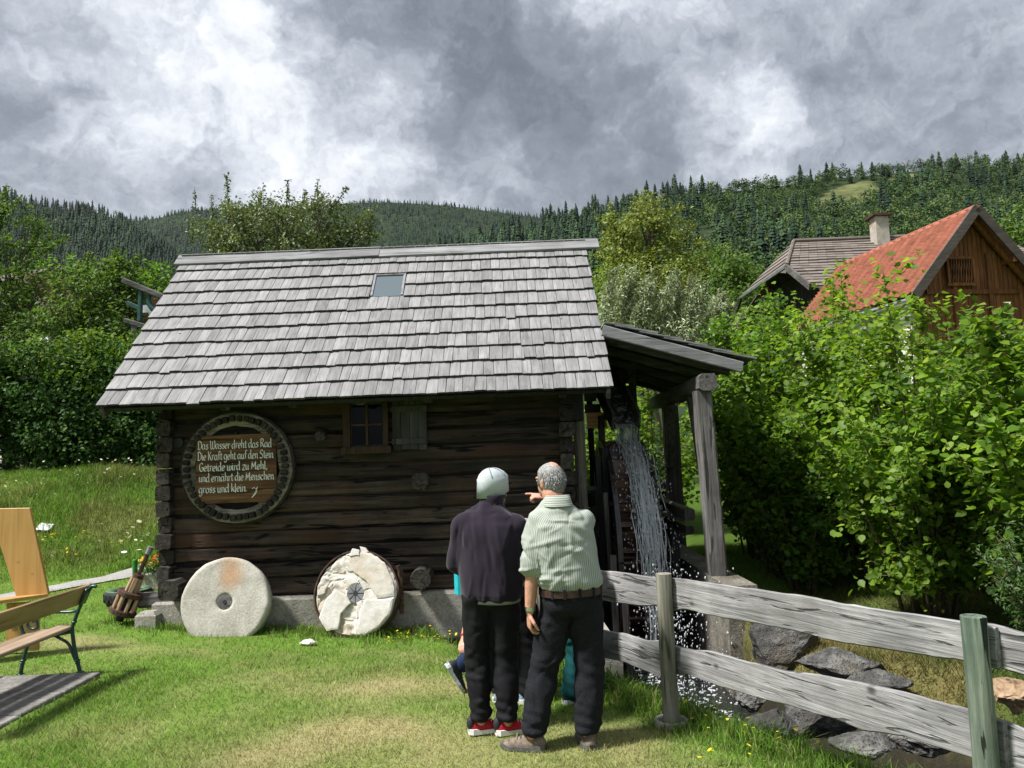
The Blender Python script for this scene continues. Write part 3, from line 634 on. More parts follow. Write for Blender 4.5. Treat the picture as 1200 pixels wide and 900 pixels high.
for sx in (-1, 1): wpart(((gx0+gx1)/2+sx*((gx1-gx0)/4+.004), 9.239, (gz0+gz1)/2), ((gx1-gx0)/2-.022, 0.027, 0.028), 'muntin')
for ix in (0, 1):
    for iz in (0, 1):
        cx = gx0+(gx1-gx0)*(.25+.5*ix); cz = gz0+(gz1-gz0)*(.25+.5*iz)
        wpart((cx, 9.249, cz), ((gx1-gx0)/2-.03, 0.004, (gz1-gz0)/2-.03), 'pane', 'dark_glass')
a = PY(459, 470, 9.25); b = PY(501, 526, 9.25); x0, x1, z1, z0 = a[0], b[0], a[2], b[2]
sh = MB(); sh.box(((x0+x1)/2, 9.275, (z0+z1)/2), (x1-x0, 0.012, z1-z0)); shut = wb(sh, 'shutter', 'shutter_wood', mill)
for k in range(4):
    wd_ = (x1-x0)/4; wpart((x0+wd_*(k+.5), 9.256+.003*math.sin(k*3), (z0+z1)/2-.008*math.sin(k*5)), (wd_-.007, 0.022, z1-z0+.01), 'board', 'shutter_wood', shut)
for zz_ in (z0+.10, z1-.10): wpart(((x0+x1)/2, 9.234, zz_), (x1-x0+.01, 0.022, 0.07), 'batten', 'shutter_wood', shut)
for zz_ in (z0+.10, z1-.10): wpart((x0-.02, 9.225, zz_), (0.12, 0.008, 0.02), 'hinge', 'dark_iron', shut)

# roof: local x along the eave, y up the slope, z out of it
RA = math.atan2(2.32, 2.35); RL = 3.30; RWD = 5.90
RO = Vector((-4.745, 8.75, 2.475))
rs = MB(); rs.box((RWD/2, RL/2, -0.03), (RWD-0.05, RL-.03, 0.05))
roof = rs.build('roof', 'dark_plank', mill, loc=RO-ML, rot=(RA, 0, 0))
ex = Vector((1, 0, 0)); ey = Vector((0, math.cos(RA), math.sin(RA))); en = ex.cross(ey)
def roof_uv(px, py):
    d = Vector(ray(px, py)); c = Vector(CAMP); k = (RO+en*0.04-c).dot(en)/d.dot(en); q = c+d*k-RO; return q.dot(ex), q.dot(ey)
s0 = roof_uv(433, 346); s1 = roof_uv(477, 319); SKY = (min(s0[0], roof_uv(440, 320)[0])-.0, s1[0]+.0, s0[1], s1[1])
def shingle_mesh(wd):
    mb = MB(); n = 2; Ls = 0.46; x = wd/2; cup = 0.003
    def sec(y, zb, th): return [(-x, y, zb), (x, y, zb), (x, y, zb+th), (0, y, zb+th+cup), (-x, y, zb+th)]
    A, B, C = sec(0, .030, .026), sec(0.02, .029, .0275), sec(Ls, .003, .008)
    mb.rings([A, B, C], True); mb.mi = [0]*len(mb.f)
    mb.mi[-2] = 1
    return mb
WDS = [0.095, 0.11, 0.122, 0.132, 0.142, 0.155, 0.18]; SM = []
for wd_ in WDS:
    mb = shingle_mesh(wd_-0.006); me = mb.mesh('shingle'); me.materials.append(MATS['shingle_wood']); me.materials.append(MATS['shingle_end'])
    me.polygons.foreach_set('material_index', mb.mi); SM.append((wd_, me, mb))
NR = 11; EXPO = (RL-0.06)/NR
def stuff_shingle(tgt, mb, x, y, z, flip=1, sc=1.0):
    tgt.add([(x+p[0]*sc, y+p[1], z+p[2]) for p in mb.v], mb.f); tgt.mi[-len(mb.f):] = mb.mi
upper = MB(); nindiv = 0; rr = random.Random(5)
for r_ in range(NR):
    x = 0.0 if r_ % 2 else -0.004
    while x < RWD-0.02:
        wd_, me, mb = rr.choices(SM, [1, 2, 4, 5, 4, 2, 1])[0]; sc = 1.0; rowsky = (r_*EXPO+.36 > SKY[2]+.10 and r_*EXPO < SKY[3]-.06); insky = False
        if rowsky and x < SKY[0]-.001 and x+wd_ > SKY[0]-.05: sc = (SKY[0]-x)/wd_
        if rowsky and SKY[0]-.002 <= x < SKY[1]-.002: insky = True; sc = (SKY[1]-x)/wd_
        if x+wd_ > RWD: sc = max(0.25, (RWD-x)/wd_)
        xc = x+wd_*sc/2; yy = r_*EXPO+rr.uniform(-.010, .010)+0.012*nz(xc*.8, r_*3.1); zz_ = rr.uniform(0, .006)
        x += wd_*sc
        if rr.random() < 0.03: yy -= rr.uniform(.01, .03)
        if insky: continue
        if r_ < 6 and nindiv < 298:
            place(me, 'shingle', roof, (xc, yy, zz_), (rr.uniform(-.006, .006), rr.uniform(-.012, .012), rr.uniform(-.010, .010)), (sc, 1, 1)); nindiv += 1
        else: stuff_shingle(upper, mb, xc, yy, zz_, sc=sc)
u = upper.build('upper_shingles', ['shingle_wood', 'shingle_end'], roof); tag(u, kind='stuff')
sk = MB(); w_, h_ = SKY[1]-SKY[0], SKY[3]-SKY[2]; cx, cy = (SKY[0]+SKY[1])/2, (SKY[2]+SKY[3])/2
skl = sk.box((cx, cy, 0.012), (w_-.01, h_+.04, 0.02)).build('skylight', 'old_beam', roof)
g_ = MB(); g_.box((cx, cy-.02, 0.030), (w_-.06, h_+.02, 0.008)); g_.build('pane', 'skylight_glass', skl)
for dx in (-1, 1): g_ = MB(); g_.box((cx+dx*(w_/2-.025), cy, 0.032), (0.03, h_+.03, 0.03)); g_.build('frame', 'grey_metal', skl)
g_ = MB(); g_.box((cx, cy+h_/2-.04, 0.034), (w_-.07, .06, 0.03)); g_.build('frame', 'old_beam', skl)
# back slope, ridge boards, verge boards, rafter feet
bk = MB(); bk.box((RWD/2, RL/2, -0.03), (RWD-0.05, RL-.03, 0.05)); bro = bk.build('back_roof', 'dark_plank', mill, loc=Vector((-4.745+RWD, 13.45, 2.475))-ML, rot=(RA, 0, math.pi))
bs_ = MB()
for r_ in range(NR):
    x = 0.0
    while x < RWD-.1: mb = SM[5][2]; stuff_shingle(bs_, mb, x+.08, r_*EXPO, .0); x += .156
tag(bs_.build('back_shingles', ['shingle_wood', 'shingle_end'], bro), kind='stuff')
rz_ = RO.z+RL*math.sin(RA)
ra = PY(210, 302, 11.08); rb = PY(446, 286, 11.08); rc = PY(700, 271, 11.08)
for (p, q) in ((ra, rb), (rb, rc)):
    mb = MB(); up_ = Vector((0, -math.sin(RA), math.cos(RA)))
    beam(mb, (p[0], 11.00, rz_-.01), (q[0]-.004, 11.00, rz_+.0), 0.26, 0.035, 14, 0.006, up=up_, seed=p[0], chamfer=.1)
    wb(mb, 'ridge_board', 'fascia_wood', mill)
mb = MB(); beam(mb, (-4.78, 11.2, rz_+.0), (1.2, 11.2, rz_+.0), 0.24, 0.03, 10, 0.006, up=Vector((0, math.sin(RA), math.cos(RA))), seed=3); wb(mb, 'ridge_board', 'fascia_wood', mill)
for sx in (-4.70, 1.10):
    mb = MB(); p0 = Vector((sx, 8.78, 2.42)); p1 = p0+ey*3.25; beam(mb, p0, p1, 0.05, 0.12, 8, .004, up=en, seed=sx); wb(mb, 'verge_rafter', 'old_beam', mill)
for k in range(7):
    sx = -4.1+k*0.78; mb = MB(); p0 = Vector((sx, 8.83, 2.46)); beam(mb, p0, p0+ey*1.0, 0.11, 0.12, 4, .005, up=en, seed=k); wb(mb, 'rafter', 'log_wood_side', mill)
mb = MB(); beam(mb, (-4.66, 9.22, 2.60), (1.05, 9.22, 2.60), 0.14, 0.13, 16, .008, seed=9); wb(mb, 'eaves_beam', 'log_wood', mill)

# lean-to over the wheel
L0 = Vector((1.13, 9.10, 3.30)); L1 = Vector((2.86, 9.10, 2.775)); lx = (L1-L0).normalized(); ln_ = Vector((lx.z*-1, 0, lx.x)); LW = (L1-L0).length
def lp(u, y, n): q = L0+lx*u+ln_*n; return Vector((q.x, y, q.z))
lr = MB(); la = lp(LW/2, 11.1, -0.02); rotl = Matrix((lx, Vector((0, 1, 0)), ln_)).transposed()
lroof = None
mb = MB(); mb.box(la, (LW-.04, 3.9, 0.03), rotl); lroof = wb(mb, 'lean_to_roof', 'dark_plank', mill)
rr = random.Random(9); lsh = MB(); nl = 0
for i in range(6):                                            # shingle courses, eave at the right
    yv = 9.06
    while yv < 13.1:
        wd_ = rr.uniform(.11, .17); u0 = LW+.04-i*0.30; u1 = max(u0-0.52, 0.0); mb = MB(); th = .026
        pts = []
        for (u, zb, tt) in ((u0, .036, th), (u1, .003, .010)):
            for (yy, nn) in ((yv, zb), (yv+wd_-.006, zb), (yv+wd_-.006, zb+tt), (yv, zb+tt)): pts.append(lp(u, yy, nn+rr.uniform(0, .002)))
        fs_ = [(3, 2, 1, 0), (4, 5, 6, 7)]+[(a, (a+1) % 4, (a+1) % 4+4, a+4) for a in range(4)]
        mb.add(pts, fs_)
        if yv < 9.9: mb.build('shingle', 'fascia_wood', lroof)
        else: lsh.add(pts, fs_)
        yv += wd_
tag(lsh.build('shingle_field', 'fascia_wood', lroof), kind='stuff')
mb = MB(); beam(mb, lp(0.0, 9.075, -0.09), lp(LW-.10, 9.075, -0.10), 0.05, 0.13, 10, .004, up=ln_, seed=2); wb(mb, 'fascia_board', 'fascia_wood', mill)
for yv in (9.55, 10.4, 11.3, 12.2, 12.9):
    mb = MB(); beam(mb, lp(-.02, yv, -0.10), lp(LW-.12, yv, -0.10), 0.11, 0.12, 6, .006, up=ln_, seed=yv); wb(mb, 'rafter', 'old_beam_x', mill)
mb = MB(); beam(mb, (2.29, 8.93, 2.54), (2.42, 12.95, 2.54), 0.21, 0.20, 12, .012, seed=4); wb(mb, 'purlin', 'old_beam', mill)
mb = MB(); beam(mb, (0.95, 9.95, 3.16), (0.95, 12.3, 3.16), 0.14, 0.14, 8, .008, seed=6); wb(mb, 'purlin', 'old_beam', mill)
mb = MB(); beam(mb, (2.31, 9.12, 0.28), (2.25, 9.12, 2.45), 0.20, 0.20, 14, .010, up=(0, 1, 0), seed=8, chamfer=.12); wb(mb, 'post', 'old_beam_z', mill)
mb = MB(); beam(mb, (2.58, 12.6, -0.1), (2.57, 12.6, 2.45), 0.24, 0.22, 8, .010, up=(0, 1, 0), seed=10, chamfer=.12); wb(mb, 'post', 'old_beam_z', mill)
mb = MB(); beam(mb, (2.27, 9.26, 1.35), (2.33, 10.0, 2.46), 0.12, 0.13, 6, .006, seed=12); wb(mb, 'brace', 'old_beam_z', mill)
mb = MB(); beam(mb, (2.50, 12.45, 1.5), (2.40, 11.7, 2.46), 0.12, 0.13, 6, .006, seed=13); wb(mb, 'brace', 'old_beam_z', mill)
# post at the gable, wrapped in black sheet at the top
p = PY(680, 540, 10.0); mb = MB(); mb.tube([(p[0], 10.0, -1.2), (p[0], 10.0, 0.7), (p[0]+.01, 10.0, 3.0)], [.075, .075, .07], 12); wb(mb, 'gable_post', 'post_wood', mill)
a = PY(669, 456, 9.86); b = PY(684, 493, 9.86); mb = MB(); mb.box(((a[0]+b[0])/2, 9.96, (a[2]+b[2])/2), (b[0]-a[0], 0.2, a[2]-b[2]), bev=.01); wb(mb, 'black_cover', 'black_sheet', mill)

# ------------------------------------------------------------------ wheel pit, concrete, water
cw = MB()
for i in range(1): pass
def cblock(name, c, s, label, mat='pebble_concrete', seed=1.0):
    mb = MB(); bm = bmesh.new(); bmesh.ops.create_cube(bm, size=1.0); bmesh.ops.subdivide_edges(bm, edges=bm.edges[:], cuts=7, use_grid_fill=True)
    for v in bm.verts:
        q = Vector((v.co.x*s[0], v.co.y*s[1], v.co.z*s[2])); e = 0.014*nz(q.x*5+seed, q.y*5, q.z*5)+.02*nz(q.x*2, q.y*2+seed, q.z*2)
        v.co = q+v.co.normalized()*e
    me = bpy.data.meshes.new(name); bm.to_mesh(me); bm.free(); me.materials.append(MATS[mat]); o = bpy.data.objects.new(name, me); COL.objects.link(o); o.location = c
    return tag(o, label, 'wall')
cblock('concrete_wall', (2.37, 10.75, -0.52), (0.32, 4.75, 1.62), 'rough pebbly concrete pier under the lean-to post beside the stream', seed=2.0)
cblock('retaining_wall', (1.5, 13.35, -0.3), (1.9, 0.3, 2.2), 'dark concrete wall closing the wheel pit behind the water wheel', 'concrete', 5.0)
cblock('channel_wall', (0.80, 8.05, -0.62), (0.16, 2.3, 1.22), 'low dark concrete edge of the wheel pit beside the mill corner', 'concrete', 7.0)
wp = MB(); n = 24
ring = []
for j in range(n+1):
    yv = 2.5+(13.2-2.5)*j/n; ring.append([(xv, yv, -0.86+.012*nz(xv*4, yv*4)) for xv in np.linspace(0.6, 5.2, 18)])
wp.rings(ring, False, close=False); tag(wp.build('water', 'water_pool', smooth=True), kind='structure')

# water wheel, axle along X
WC = Vector((1.49, 10.95, 0.42)); WR = 1.50; wheel = thing('mill_waterwheel', 'wet brown wooden overshot water wheel turning under the lean-to', 'water wheel', (WC.x, WC.y, -1.08))
off = WC-Vector(wheel.location)
def wpb(mb, name, mat, **k): return mb.build(name, mat, wheel, loc=off, **k)
def ringpiece(mb, x0, x1, r0, r1, a0, a1, n):
    rs_ = []
    for i in range(n+1):
        a = a0+(a1-a0)*i/n; cy_, sz = math.cos(a), math.sin(a)
        rs_.append([(x0, cy_*r0, sz*r0), (x1, cy_*r0, sz*r0), (x1, cy_*r1, sz*r1), (x0, cy_*r1, sz*r1)])
    return mb.rings(rs_, True)
for x0 in (-0.27, 0.22):
    for k in range(8):
        mb = MB(); ringpiece(mb, x0, x0+.05, 1.18, WR, k*math.pi/4+.006, (k+1)*math.pi/4-.006, 5); wpb(mb, 'rim', 'wet_rim')
    mb = MB(); ringpiece(mb, x0-.012 if x0 < 0 else x0+.05, x0 if x0 < 0 else x0+.062, WR-.09, WR+.006, 0, 2*math.pi, 48); wpb(mb, 'rim_band', 'wet_rim')
for k in range(26):
    a = k*2*math.pi/26; c_, s_ = math.cos(a), math.sin(a); a2 = a+0.20
    mb = MB(); p0 = Vector((0, math.cos(a2)*1.22, math.sin(a2)*1.22)); p1 = Vector((0, c_*(WR-.01), s_*(WR-.01))); beam(mb, p0, p1, 0.43, 0.028, 2, .003, up=Vector((0, -s_, c_)), seed=k, chamfer=.1); wpb(mb, 'bucket', 'wet_wood')
    mb = MB(); ringpiece(mb, -.215, .215, 1.205, 1.235, a+.01, a+2*math.pi/26-.008, 2); wpb(mb, 'sole_board', 'wet_wood')
for k in range(26):
    a = k*2*math.pi/26; mb = MB(); ringpiece(mb, -.21, .21, WR-.20, WR-.175, a+.02, a+.17, 2); wpb(mb, 'bucket_board', 'wet_wood')
for x0 in (-.245, .245):
    for k in range(8):
        a = k*math.pi/4+.2; mb = MB(); beam(mb, (x0-.03 if x0 < 0 else x0+.03, math.cos(a)*.1, math.sin(a)*.1), (x0, math.cos(a)*1.24, math.sin(a)*1.24), .06, .12, 4, .005, up=(1, 0, 0), seed=k); wpb(mb, 'spoke', 'wet_rim')
mb = MB(); mb.tube([(-.95, 0, 0), (-.3, 0, 0), (.3, 0, 0), (.62, 0, 0)], [.13, .16, .16, .12], 16); wpb(mb, 'shaft', 'wet_rim')

# bearing frame right of the wheel, and screen boards between mill and wheel
fr = thing('bearing_frame', 'dark weathered timber frame carrying the wheel axle by the concrete pier', 'frame', (2.05, 10.3, -1.0))
for (a, b, w_, h_) in (((2.08, 9.35, .98), (1.98, 11.9, 1.06), .12, .14), ((2.10, 9.5, .78), (2.0, 11.6, .84), .10, .10), ((2.03, 10.15, -1.1), (2.03, 10.15, .80), .13, .13), ((2.0, 11.3, -1.1), (2.0, 11.3, .85), .13, .13), ((2.02, 10.2, .25), (2.0, 11.3, .25), .10, .12)):
    mb = MB(); beam(mb, a, b, w_, h_, 6, .008, up=(0, 0, 1) if abs(a[2]-b[2]) < .5 else (0, 1, 0), seed=a[1]); wb(mb, 'timber', 'dark_plank' if abs(a[2]-b[2]) > .5 else 'wet_rim', fr)
scr = thing('splash_screen', 'black wet splash boards standing between the mill and its wheel', 'screen', (1.0, 10.3, -1.2))
for k in range(4):
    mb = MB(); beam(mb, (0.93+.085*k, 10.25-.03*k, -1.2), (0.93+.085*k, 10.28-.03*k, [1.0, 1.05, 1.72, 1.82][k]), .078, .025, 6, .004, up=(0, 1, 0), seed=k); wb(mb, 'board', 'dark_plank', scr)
mb = MB(); beam(mb, (.88, 10.33, 1.28), (1.28, 10.31, 1.30), .05, .06, 3, .003, seed=2); wb(mb, 'rail', 'old_beam_x', scr)
for (xa, ya, za, xb, yb, zb) in ((1.17, 9.75, -1.1, 1.13, 9.85, 1.25), (1.10, 9.2, -1.2, 1.12, 9.25, .55), (1.22, 9.0, -1.2, 1.20, 9.05, .35)):
    mb = MB(); beam(mb, (xa, ya, za), (xb, yb, zb), .07, .05, 5, .006, up=(0, 1, 0), seed=ya); wb(mb, 'upright', 'wet_rim', scr)

# plank fence of the headrace behind the wheel
hp = thing('plank_barrier', 'grey plank barrier standing behind the water wheel under the lean-to', 'barrier', (2.0, 13.55, 0.0))
for k in range(9):
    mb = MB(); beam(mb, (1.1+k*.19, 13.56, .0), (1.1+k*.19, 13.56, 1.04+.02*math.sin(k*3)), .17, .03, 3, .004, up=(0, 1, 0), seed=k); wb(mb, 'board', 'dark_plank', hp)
for zz_ in (1.10, .62):
    mb = MB(); beam(mb, (1.0, 13.5, zz_), (2.85, 13.5, zz_+.02), .16, .10, 5, .006, seed=zz_); wb(mb, 'rail', 'old_beam_x', hp)

# flume
A0 = Vector((1.535, 10.55, 2.10)); A1 = Vector((1.38, 12.7, 3.22)); fdv = (A1-A0).normalized(); fs = fdv.cross(Vector((0, 0, 1))).normalized(); fu = fs.cross(fdv)
flume = thing('water_flume', 'dark wooden flume chute pouring water onto the wheel below the eaves', 'flume', (1.45, 11.6, -0.2))
def flp(l, s_, n): return A0+fdv*l+fs*s_+fu*n
LF = (A1-A0).length
mb = MB(); beam(mb, flp(0, 0, -.02), flp(LF, 0, -.02), .36, .035, 6, .003, up=fu); wb(mb, 'floor_board', 'old_beam', flume)
for s_ in (-.185, .185):
    mb = MB(); beam(mb, flp(-.02, s_, .08), flp(LF, s_, .09), .03, .25, 6, .003, up=fu, seed=s_); sbd = wb(mb, 'side_board', 'old_beam', flume)
    mb = MB(); beam(mb, flp(.0, s_, .21), flp(LF, s_, .222), .036, .012, 6, .001, up=fu); mb.build('metal_edge', 'grey_metal', sbd)
for l in (.5, 1.5):
    mb = MB(); beam(mb, flp(l, -.24, -.08), flp(l, .24, -.08), .08, .09, 3, .004, up=fu); wb(mb, 'cross_bearer', 'old_beam_x', flume)
    for s_ in (-.25, .25):
        q = flp(l, s_, -.06); mb = MB(); beam(mb, (q.x, q.y, .9), q, .09, .09, 5, .005, up=(0, 1, 0), seed=l+s_); wb(mb, 'support', 'old_beam_z', flume)
mb = MB(); mb.tube([flp(.55, -.2, .06), flp(.95, .3, .40)], .012, 6); wb(mb, 'tie_rod', 'dark_iron', flume)
for (pa, pb, Y) in (((684, 455), (699, 470), 11.4), ((685, 474), (704, 484), 11.5)):
    a = PY(*pa, Y); b = PY(*pb, Y); mb = MB(); mb.box(((a[0]+b[0])/2, Y, (a[2]+b[2])/2), (b[0]-a[0], .04, a[2]-b[2]), bev=.004); wb(mb, 'plank', 'old_beam_x', flume)
a = PY(727, 452, 12.2); b = PY(742, 470, 12.2); mb = MB(); mb.box(((a[0]+b[0])/2, 12.2, (a[2]+b[2])/2), (b[0]-a[0], .04, a[2]-b[2]), bev=.004); wb(mb, 'plank', 'old_beam_x', flume)
mb = MB(); a = PY(742, 440, 12.0); b = PY(748, 520, 12.0); beam(mb, (a[0], 12.0, -.2), (a[0]-.02, 12.0, a[2]+.2), .11, .11, 5, .005, up=(0, 1, 0)); wb(mb, 'support', 'old_beam_z', flume)
# small wooden notice under the flume
a = PY(687, 484, 11.0); b = PY(711, 501, 11.0); mb = MB(); mb.box(((a[0]+b[0])/2, 11.0, (a[2]+b[2])/2), (b[0]-a[0], .025, a[2]-b[2]), bev=.004)
note = mb.build('notice_board', 'note_wood'); tag(note, 'small orange wooden notice board with dark lettering under the flume', 'sign')
for r_, (n_, zf, szz) in enumerate(((5, .68, .030), (7, .40, .038), (6, .16, .018))):
    mb = MB(); xx = a[0]+.025; rr = random.Random(r_+3)
    while xx < b[0]-.03:
        wl = rr.uniform(.012, .022); zc = b[2]+(a[2]-b[2])*zf
        mb.box((xx, 10.985, zc), (.006, .003, szz)); mb.box((xx+wl*.45, 10.985, zc+rr.choice([-1, 0, 1])*szz*.4), (wl*.7, .003, .006)); xx += wl+.012
    mb.build('lettering', 'ink', note)

# water: in the chute, falling, splashing
fw_ = MB(); ring = []
for i in range(24):
    l = LF*(1-i/23); ring.append([flp(l, s_, .035+.018*nz(l*6, s_*25)+.012*nz(l*15, s_*40)) for s_ in np.linspace(-.168, .168, 9)])
fw_.rings(ring, False, close=False); tag(fw_.build('flume_water', 'water_flow', smooth=True), 'dark rippling water running down the flume chute', 'water', kind='stuff')
ws = MB(); ring = []
def fall(t_, s_):
    w_ = .145*(1-.35*t_); r_ = WR+.04+.10*max(0, t_-.3); x_ = A0.x+s_*w_+.08*t_
    a0 = rad(17); p0 = (A0.y-.02, A0.z+.03); p1 = (WC.y-math.sin(a0)*r_, WC.z+math.cos(a0)*r_)
    if t_ < .16: k = t_/.16; return Vector((x_, p0[0]+(p1[0]-p0[0])*k, p0[1]+(p1[1]-p0[1])*k**1.5))
    if t_ < .62: a = a0+(t_-.16)/.46*rad(72); return Vector((x_, WC.y-math.sin(a)*r_+.02*nz(s_*3, t_*9), WC.z+math.cos(a)*r_))
    a = rad(89); return Vector((x_, WC.y-math.sin(a)*r_-.3*(t_-.62), WC.z+math.cos(a)*r_-(t_-.62)*5.0))
for i in range(40):
    t_ = .86*i/39; ring.append([fall(t_, s_) for s_ in np.linspace(-1, 1, 13)])
ws.rings(ring, False, close=False)
for kk_ in range(2):
    ring = []; o_ = RS.uniform(-.05, .05); ph = RS.uniform(0, 6)
    for i in range(34):
        t_ = .10+.78*i/33; ring.append([fall(t_, (-.8+.5*kk_)+s_*.34*(1+.6*t_))+Vector((.02*math.sin(ph+t_*17)+.03*t_*kk_, -.03-.02*kk_+.03*nz(s_*4, t_*8, kk_), 0)) for s_ in np.linspace(-1, 1, 7)])
    ws.rings(ring, False, close=False)
tag(ws.build('falling_water', 'water_sheet', smooth=True), 'translucent sheet of water falling from the flume onto the wheel', 'water', kind='stuff')
ico = bmesh.new(); bmesh.ops.create_icosphere(ico, subdivisions=1, radius=1.0); IV = np.array([v.co[:] for v in ico.verts]); IT = np.array([[v.index for v in f.verts] for f in ico.faces]); ico.free()
def drops(n, fn):
    P = np.array([fn() for _ in range(n)]); r = P[:, 3:4]; st = np.stack([np.ones(n), np.ones(n), RS.uniform(1, 2.6, n)], 1)
    v = (P[:, None, :3]+IV[None]*(r*st)[:, None, :]).reshape(-1, 3); tr = (np.arange(n)[:, None, None]*len(IV)+IT[None]).reshape(-1, 3); return v, tr, np.ones((len(v), 3))
def d_main():
    t_ = .18+.66*RS.rand()**.8; q = fall(t_, RS.normal(0, .6)); s_ = .025+.16*max(0, t_-.15)
    return (q.x+RS.normal(0, s_)*1.2+.04*t_, q.y-abs(RS.normal(.03, s_)), q.z+RS.normal(.03, s_), min(.016, .0045*math.exp(RS.normal(0, .55))))
def d_wheel():
    a = rad(RS.uniform(5, 75)); return (WC.x+RS.uniform(-.22, .45), WC.y-math.cos(a)*(WR+abs(RS.normal(.05, .07))), WC.z+math.sin(a)*(WR+.03), RS.uniform(.003, .009))
def d_low():
    q = RS.rand(); return (1.62+RS.normal(.12, .24), 9.25+RS.normal(-.35, .45), -.88+1.3*RS.rand()**1.6, RS.uniform(.003, .0095))
def d_strand():
    t_ = .1+.6*RS.rand(); k = RS.randint(0, 9); q = fall(t_, -1+k*.25); return (q.x+.02*math.sin(t_*23+k), q.y-.03, q.z+RS.normal(0, .01), RS.uniform(.004, .008))
stm = MB()
for i in range(170):
    t0_ = RS.uniform(.04, .62); t1_ = t0_+RS.uniform(.08, .30); s0_ = RS.normal(.1, .55); pts = []; ph = RS.uniform(0, 6.28); j_ = RS.normal(0, .03)
    for k in range(7):
        t_ = t0_+(t1_-t0_)*k/6; q = fall(t_, s0_*(1+.5*t_)); pts.append(q+Vector((.014*math.sin(ph+t_*40)+j_, -.04-.35*abs(j_), .012*math.cos(ph+t_*31))))
    rr_ = RS.uniform(.003, .008); stm.tube(pts, [.0015, rr_*.8, rr_, rr_*1.1, rr_*.7, rr_, .0015], 5)
tag(stm.build('water_streaks', 'water_drop', smooth=True), 'white broken streaks of water falling in front of the wheel', 'water', kind='stuff')
v, tr, c = merge([drops(1100, d_main), drops(350, d_wheel), drops(900, d_low), drops(500, d_strand)])
tag(fast_mesh('splashing_water', v, tr, 'water_drop', smooth=True), 'white spray of water drops splashing down the wheel into the pit', 'water', kind='stuff')
fm = MB()
for i in range(260):
    q = (1.62+RS.normal(.1, .28), 8.3+RS.normal(0, .9), -.855); fm.ell(q, (RS.uniform(.008, .035), RS.uniform(.008, .035), RS.uniform(.004, .010)), 6, 4)
tag(fm.build('foam', 'water_drop', smooth=True), 'white foam on the dark water below the wheel', 'water', kind='stuff')
def crv(pts, n=4):
    o_ = []
    for i in range(len(pts)-1):
        a, b = pts[i], pts[i+1]; p_, q_ = pts[max(i-1, 0)], pts[min(i+2, len(pts)-1)]
        for k in range(n):
            t_ = k/n; o_.append(.5*((2*a)+(b-p_)*t_+(2*p_-5*a+4*b-q_)*t_**2+(3*a-p_-3*b+q_)*t_**3))
    o_.append(pts[-1]); return o_

# ------------------------------------------------------------------ round sign made of an old cog wheel
SP = PY(278, 548, 9.20); sg = thing('mill_sign', 'round cog wheel sign with white verse on brown boards on the log wall', 'sign', (SP[0], 9.28, SP[2]))
rr = random.Random(3)
def ringxz(mb, r0, r1, y0, y1, a0, a1, n, wob=0.0, seed=0):
    rs_ = []
    for i in range(n+1):
        a = a0+(a1-a0)*i/n; e = wob*nz(math.cos(a)*4+seed, math.sin(a)*4); c_, s_ = math.cos(a), math.sin(a)
        rs_.append([(c_*(r0+e*2), y0, s_*(r0+e*2)), (c_*(r1+e), y0+.006*nz(a*5, seed), s_*(r1+e)), (c_*(r1+e), y1, s_*(r1+e)), (c_*(r0+e*2), y1, s_*(r0+e*2))])
    return mb.rings(rs_, True)
for k in range(6):
    mb = MB(); ringxz(mb, .50, .655, -.09, -.01, k*math.pi/3+.004, (k+1)*math.pi/3-.004, 14, .010, k); mb.build('felloe', 'gear_wood', sg)
mb = MB(); ringxz(mb, .657, .682, -.075, .0, 0, 2*math.pi, 72, .004); mb.build('outer_band', 'cog_wood', sg)
mb = MB(); beam(mb, (0, 0, 0), (0, -.075, 0), .072, .056, 2, .003, up=(0, 0, 1), chamfer=.2); cogme = mb.mesh('cog'); cogme.materials.append(MATS['cog_wood'])
NC = 46
for k in range(NC):
    a = k*2*math.pi/NC; r_ = .588+rr.uniform(-.006, .006)
    place(cogme, 'cog', sg, (math.cos(a)*r_, -.085, math.sin(a)*r_), (rr.uniform(-.1, .1), -a+rr.uniform(-.08, .08), rr.uniform(-.1, .1)), (1, rr.uniform(.75, 1.1), 1))
mb = MB(); mb.tube([(0, -.02, 0), (0, -.012, 0)], [.56, .56], 40); mb.build('backing', 'cog_wood', sg)
nb = 5; zt = [-.415, -.26, -.10, .075, .245, .395]
for k in range(nb):                                            # boards, their corners cut to the wheel
    z0, z1 = zt[k]+.003, zt[k+1]-.003; pts = []; n = 10
    def hw(z): return min(.478, math.sqrt(max(.02, .565**2-z*z)))+.006*nz(z*9, k)
    zsl = [z0+(z1-z0)*i/6 for i in range(7)]; outl = [(-hw(z), z) for z in zsl]+[(hw(z), z) for z in reversed(zsl)]
    y0 = -.118+.004*math.sin(k*2.2)
    mb = MB(); mb.rings([[(x_, y0, z_) for x_, z_ in outl], [(x_, y0+.03, z_) for x_, z_ in outl]], True); mb.build('board', 'sign_wood', sg)
LINES = ['Das Wasser dreht das Rad', 'Die Kraft geht auf den Stein', 'Getreide wird zu Mehl,', 'und ernährt die Menschen', 'gross und klein.']
LX = [(-.452, .425), (-.455, .445), (-.435, .370), (-.440, .448), (-.440, .130)]; LZ = [.232, .103, -.028, -.152, -.283]
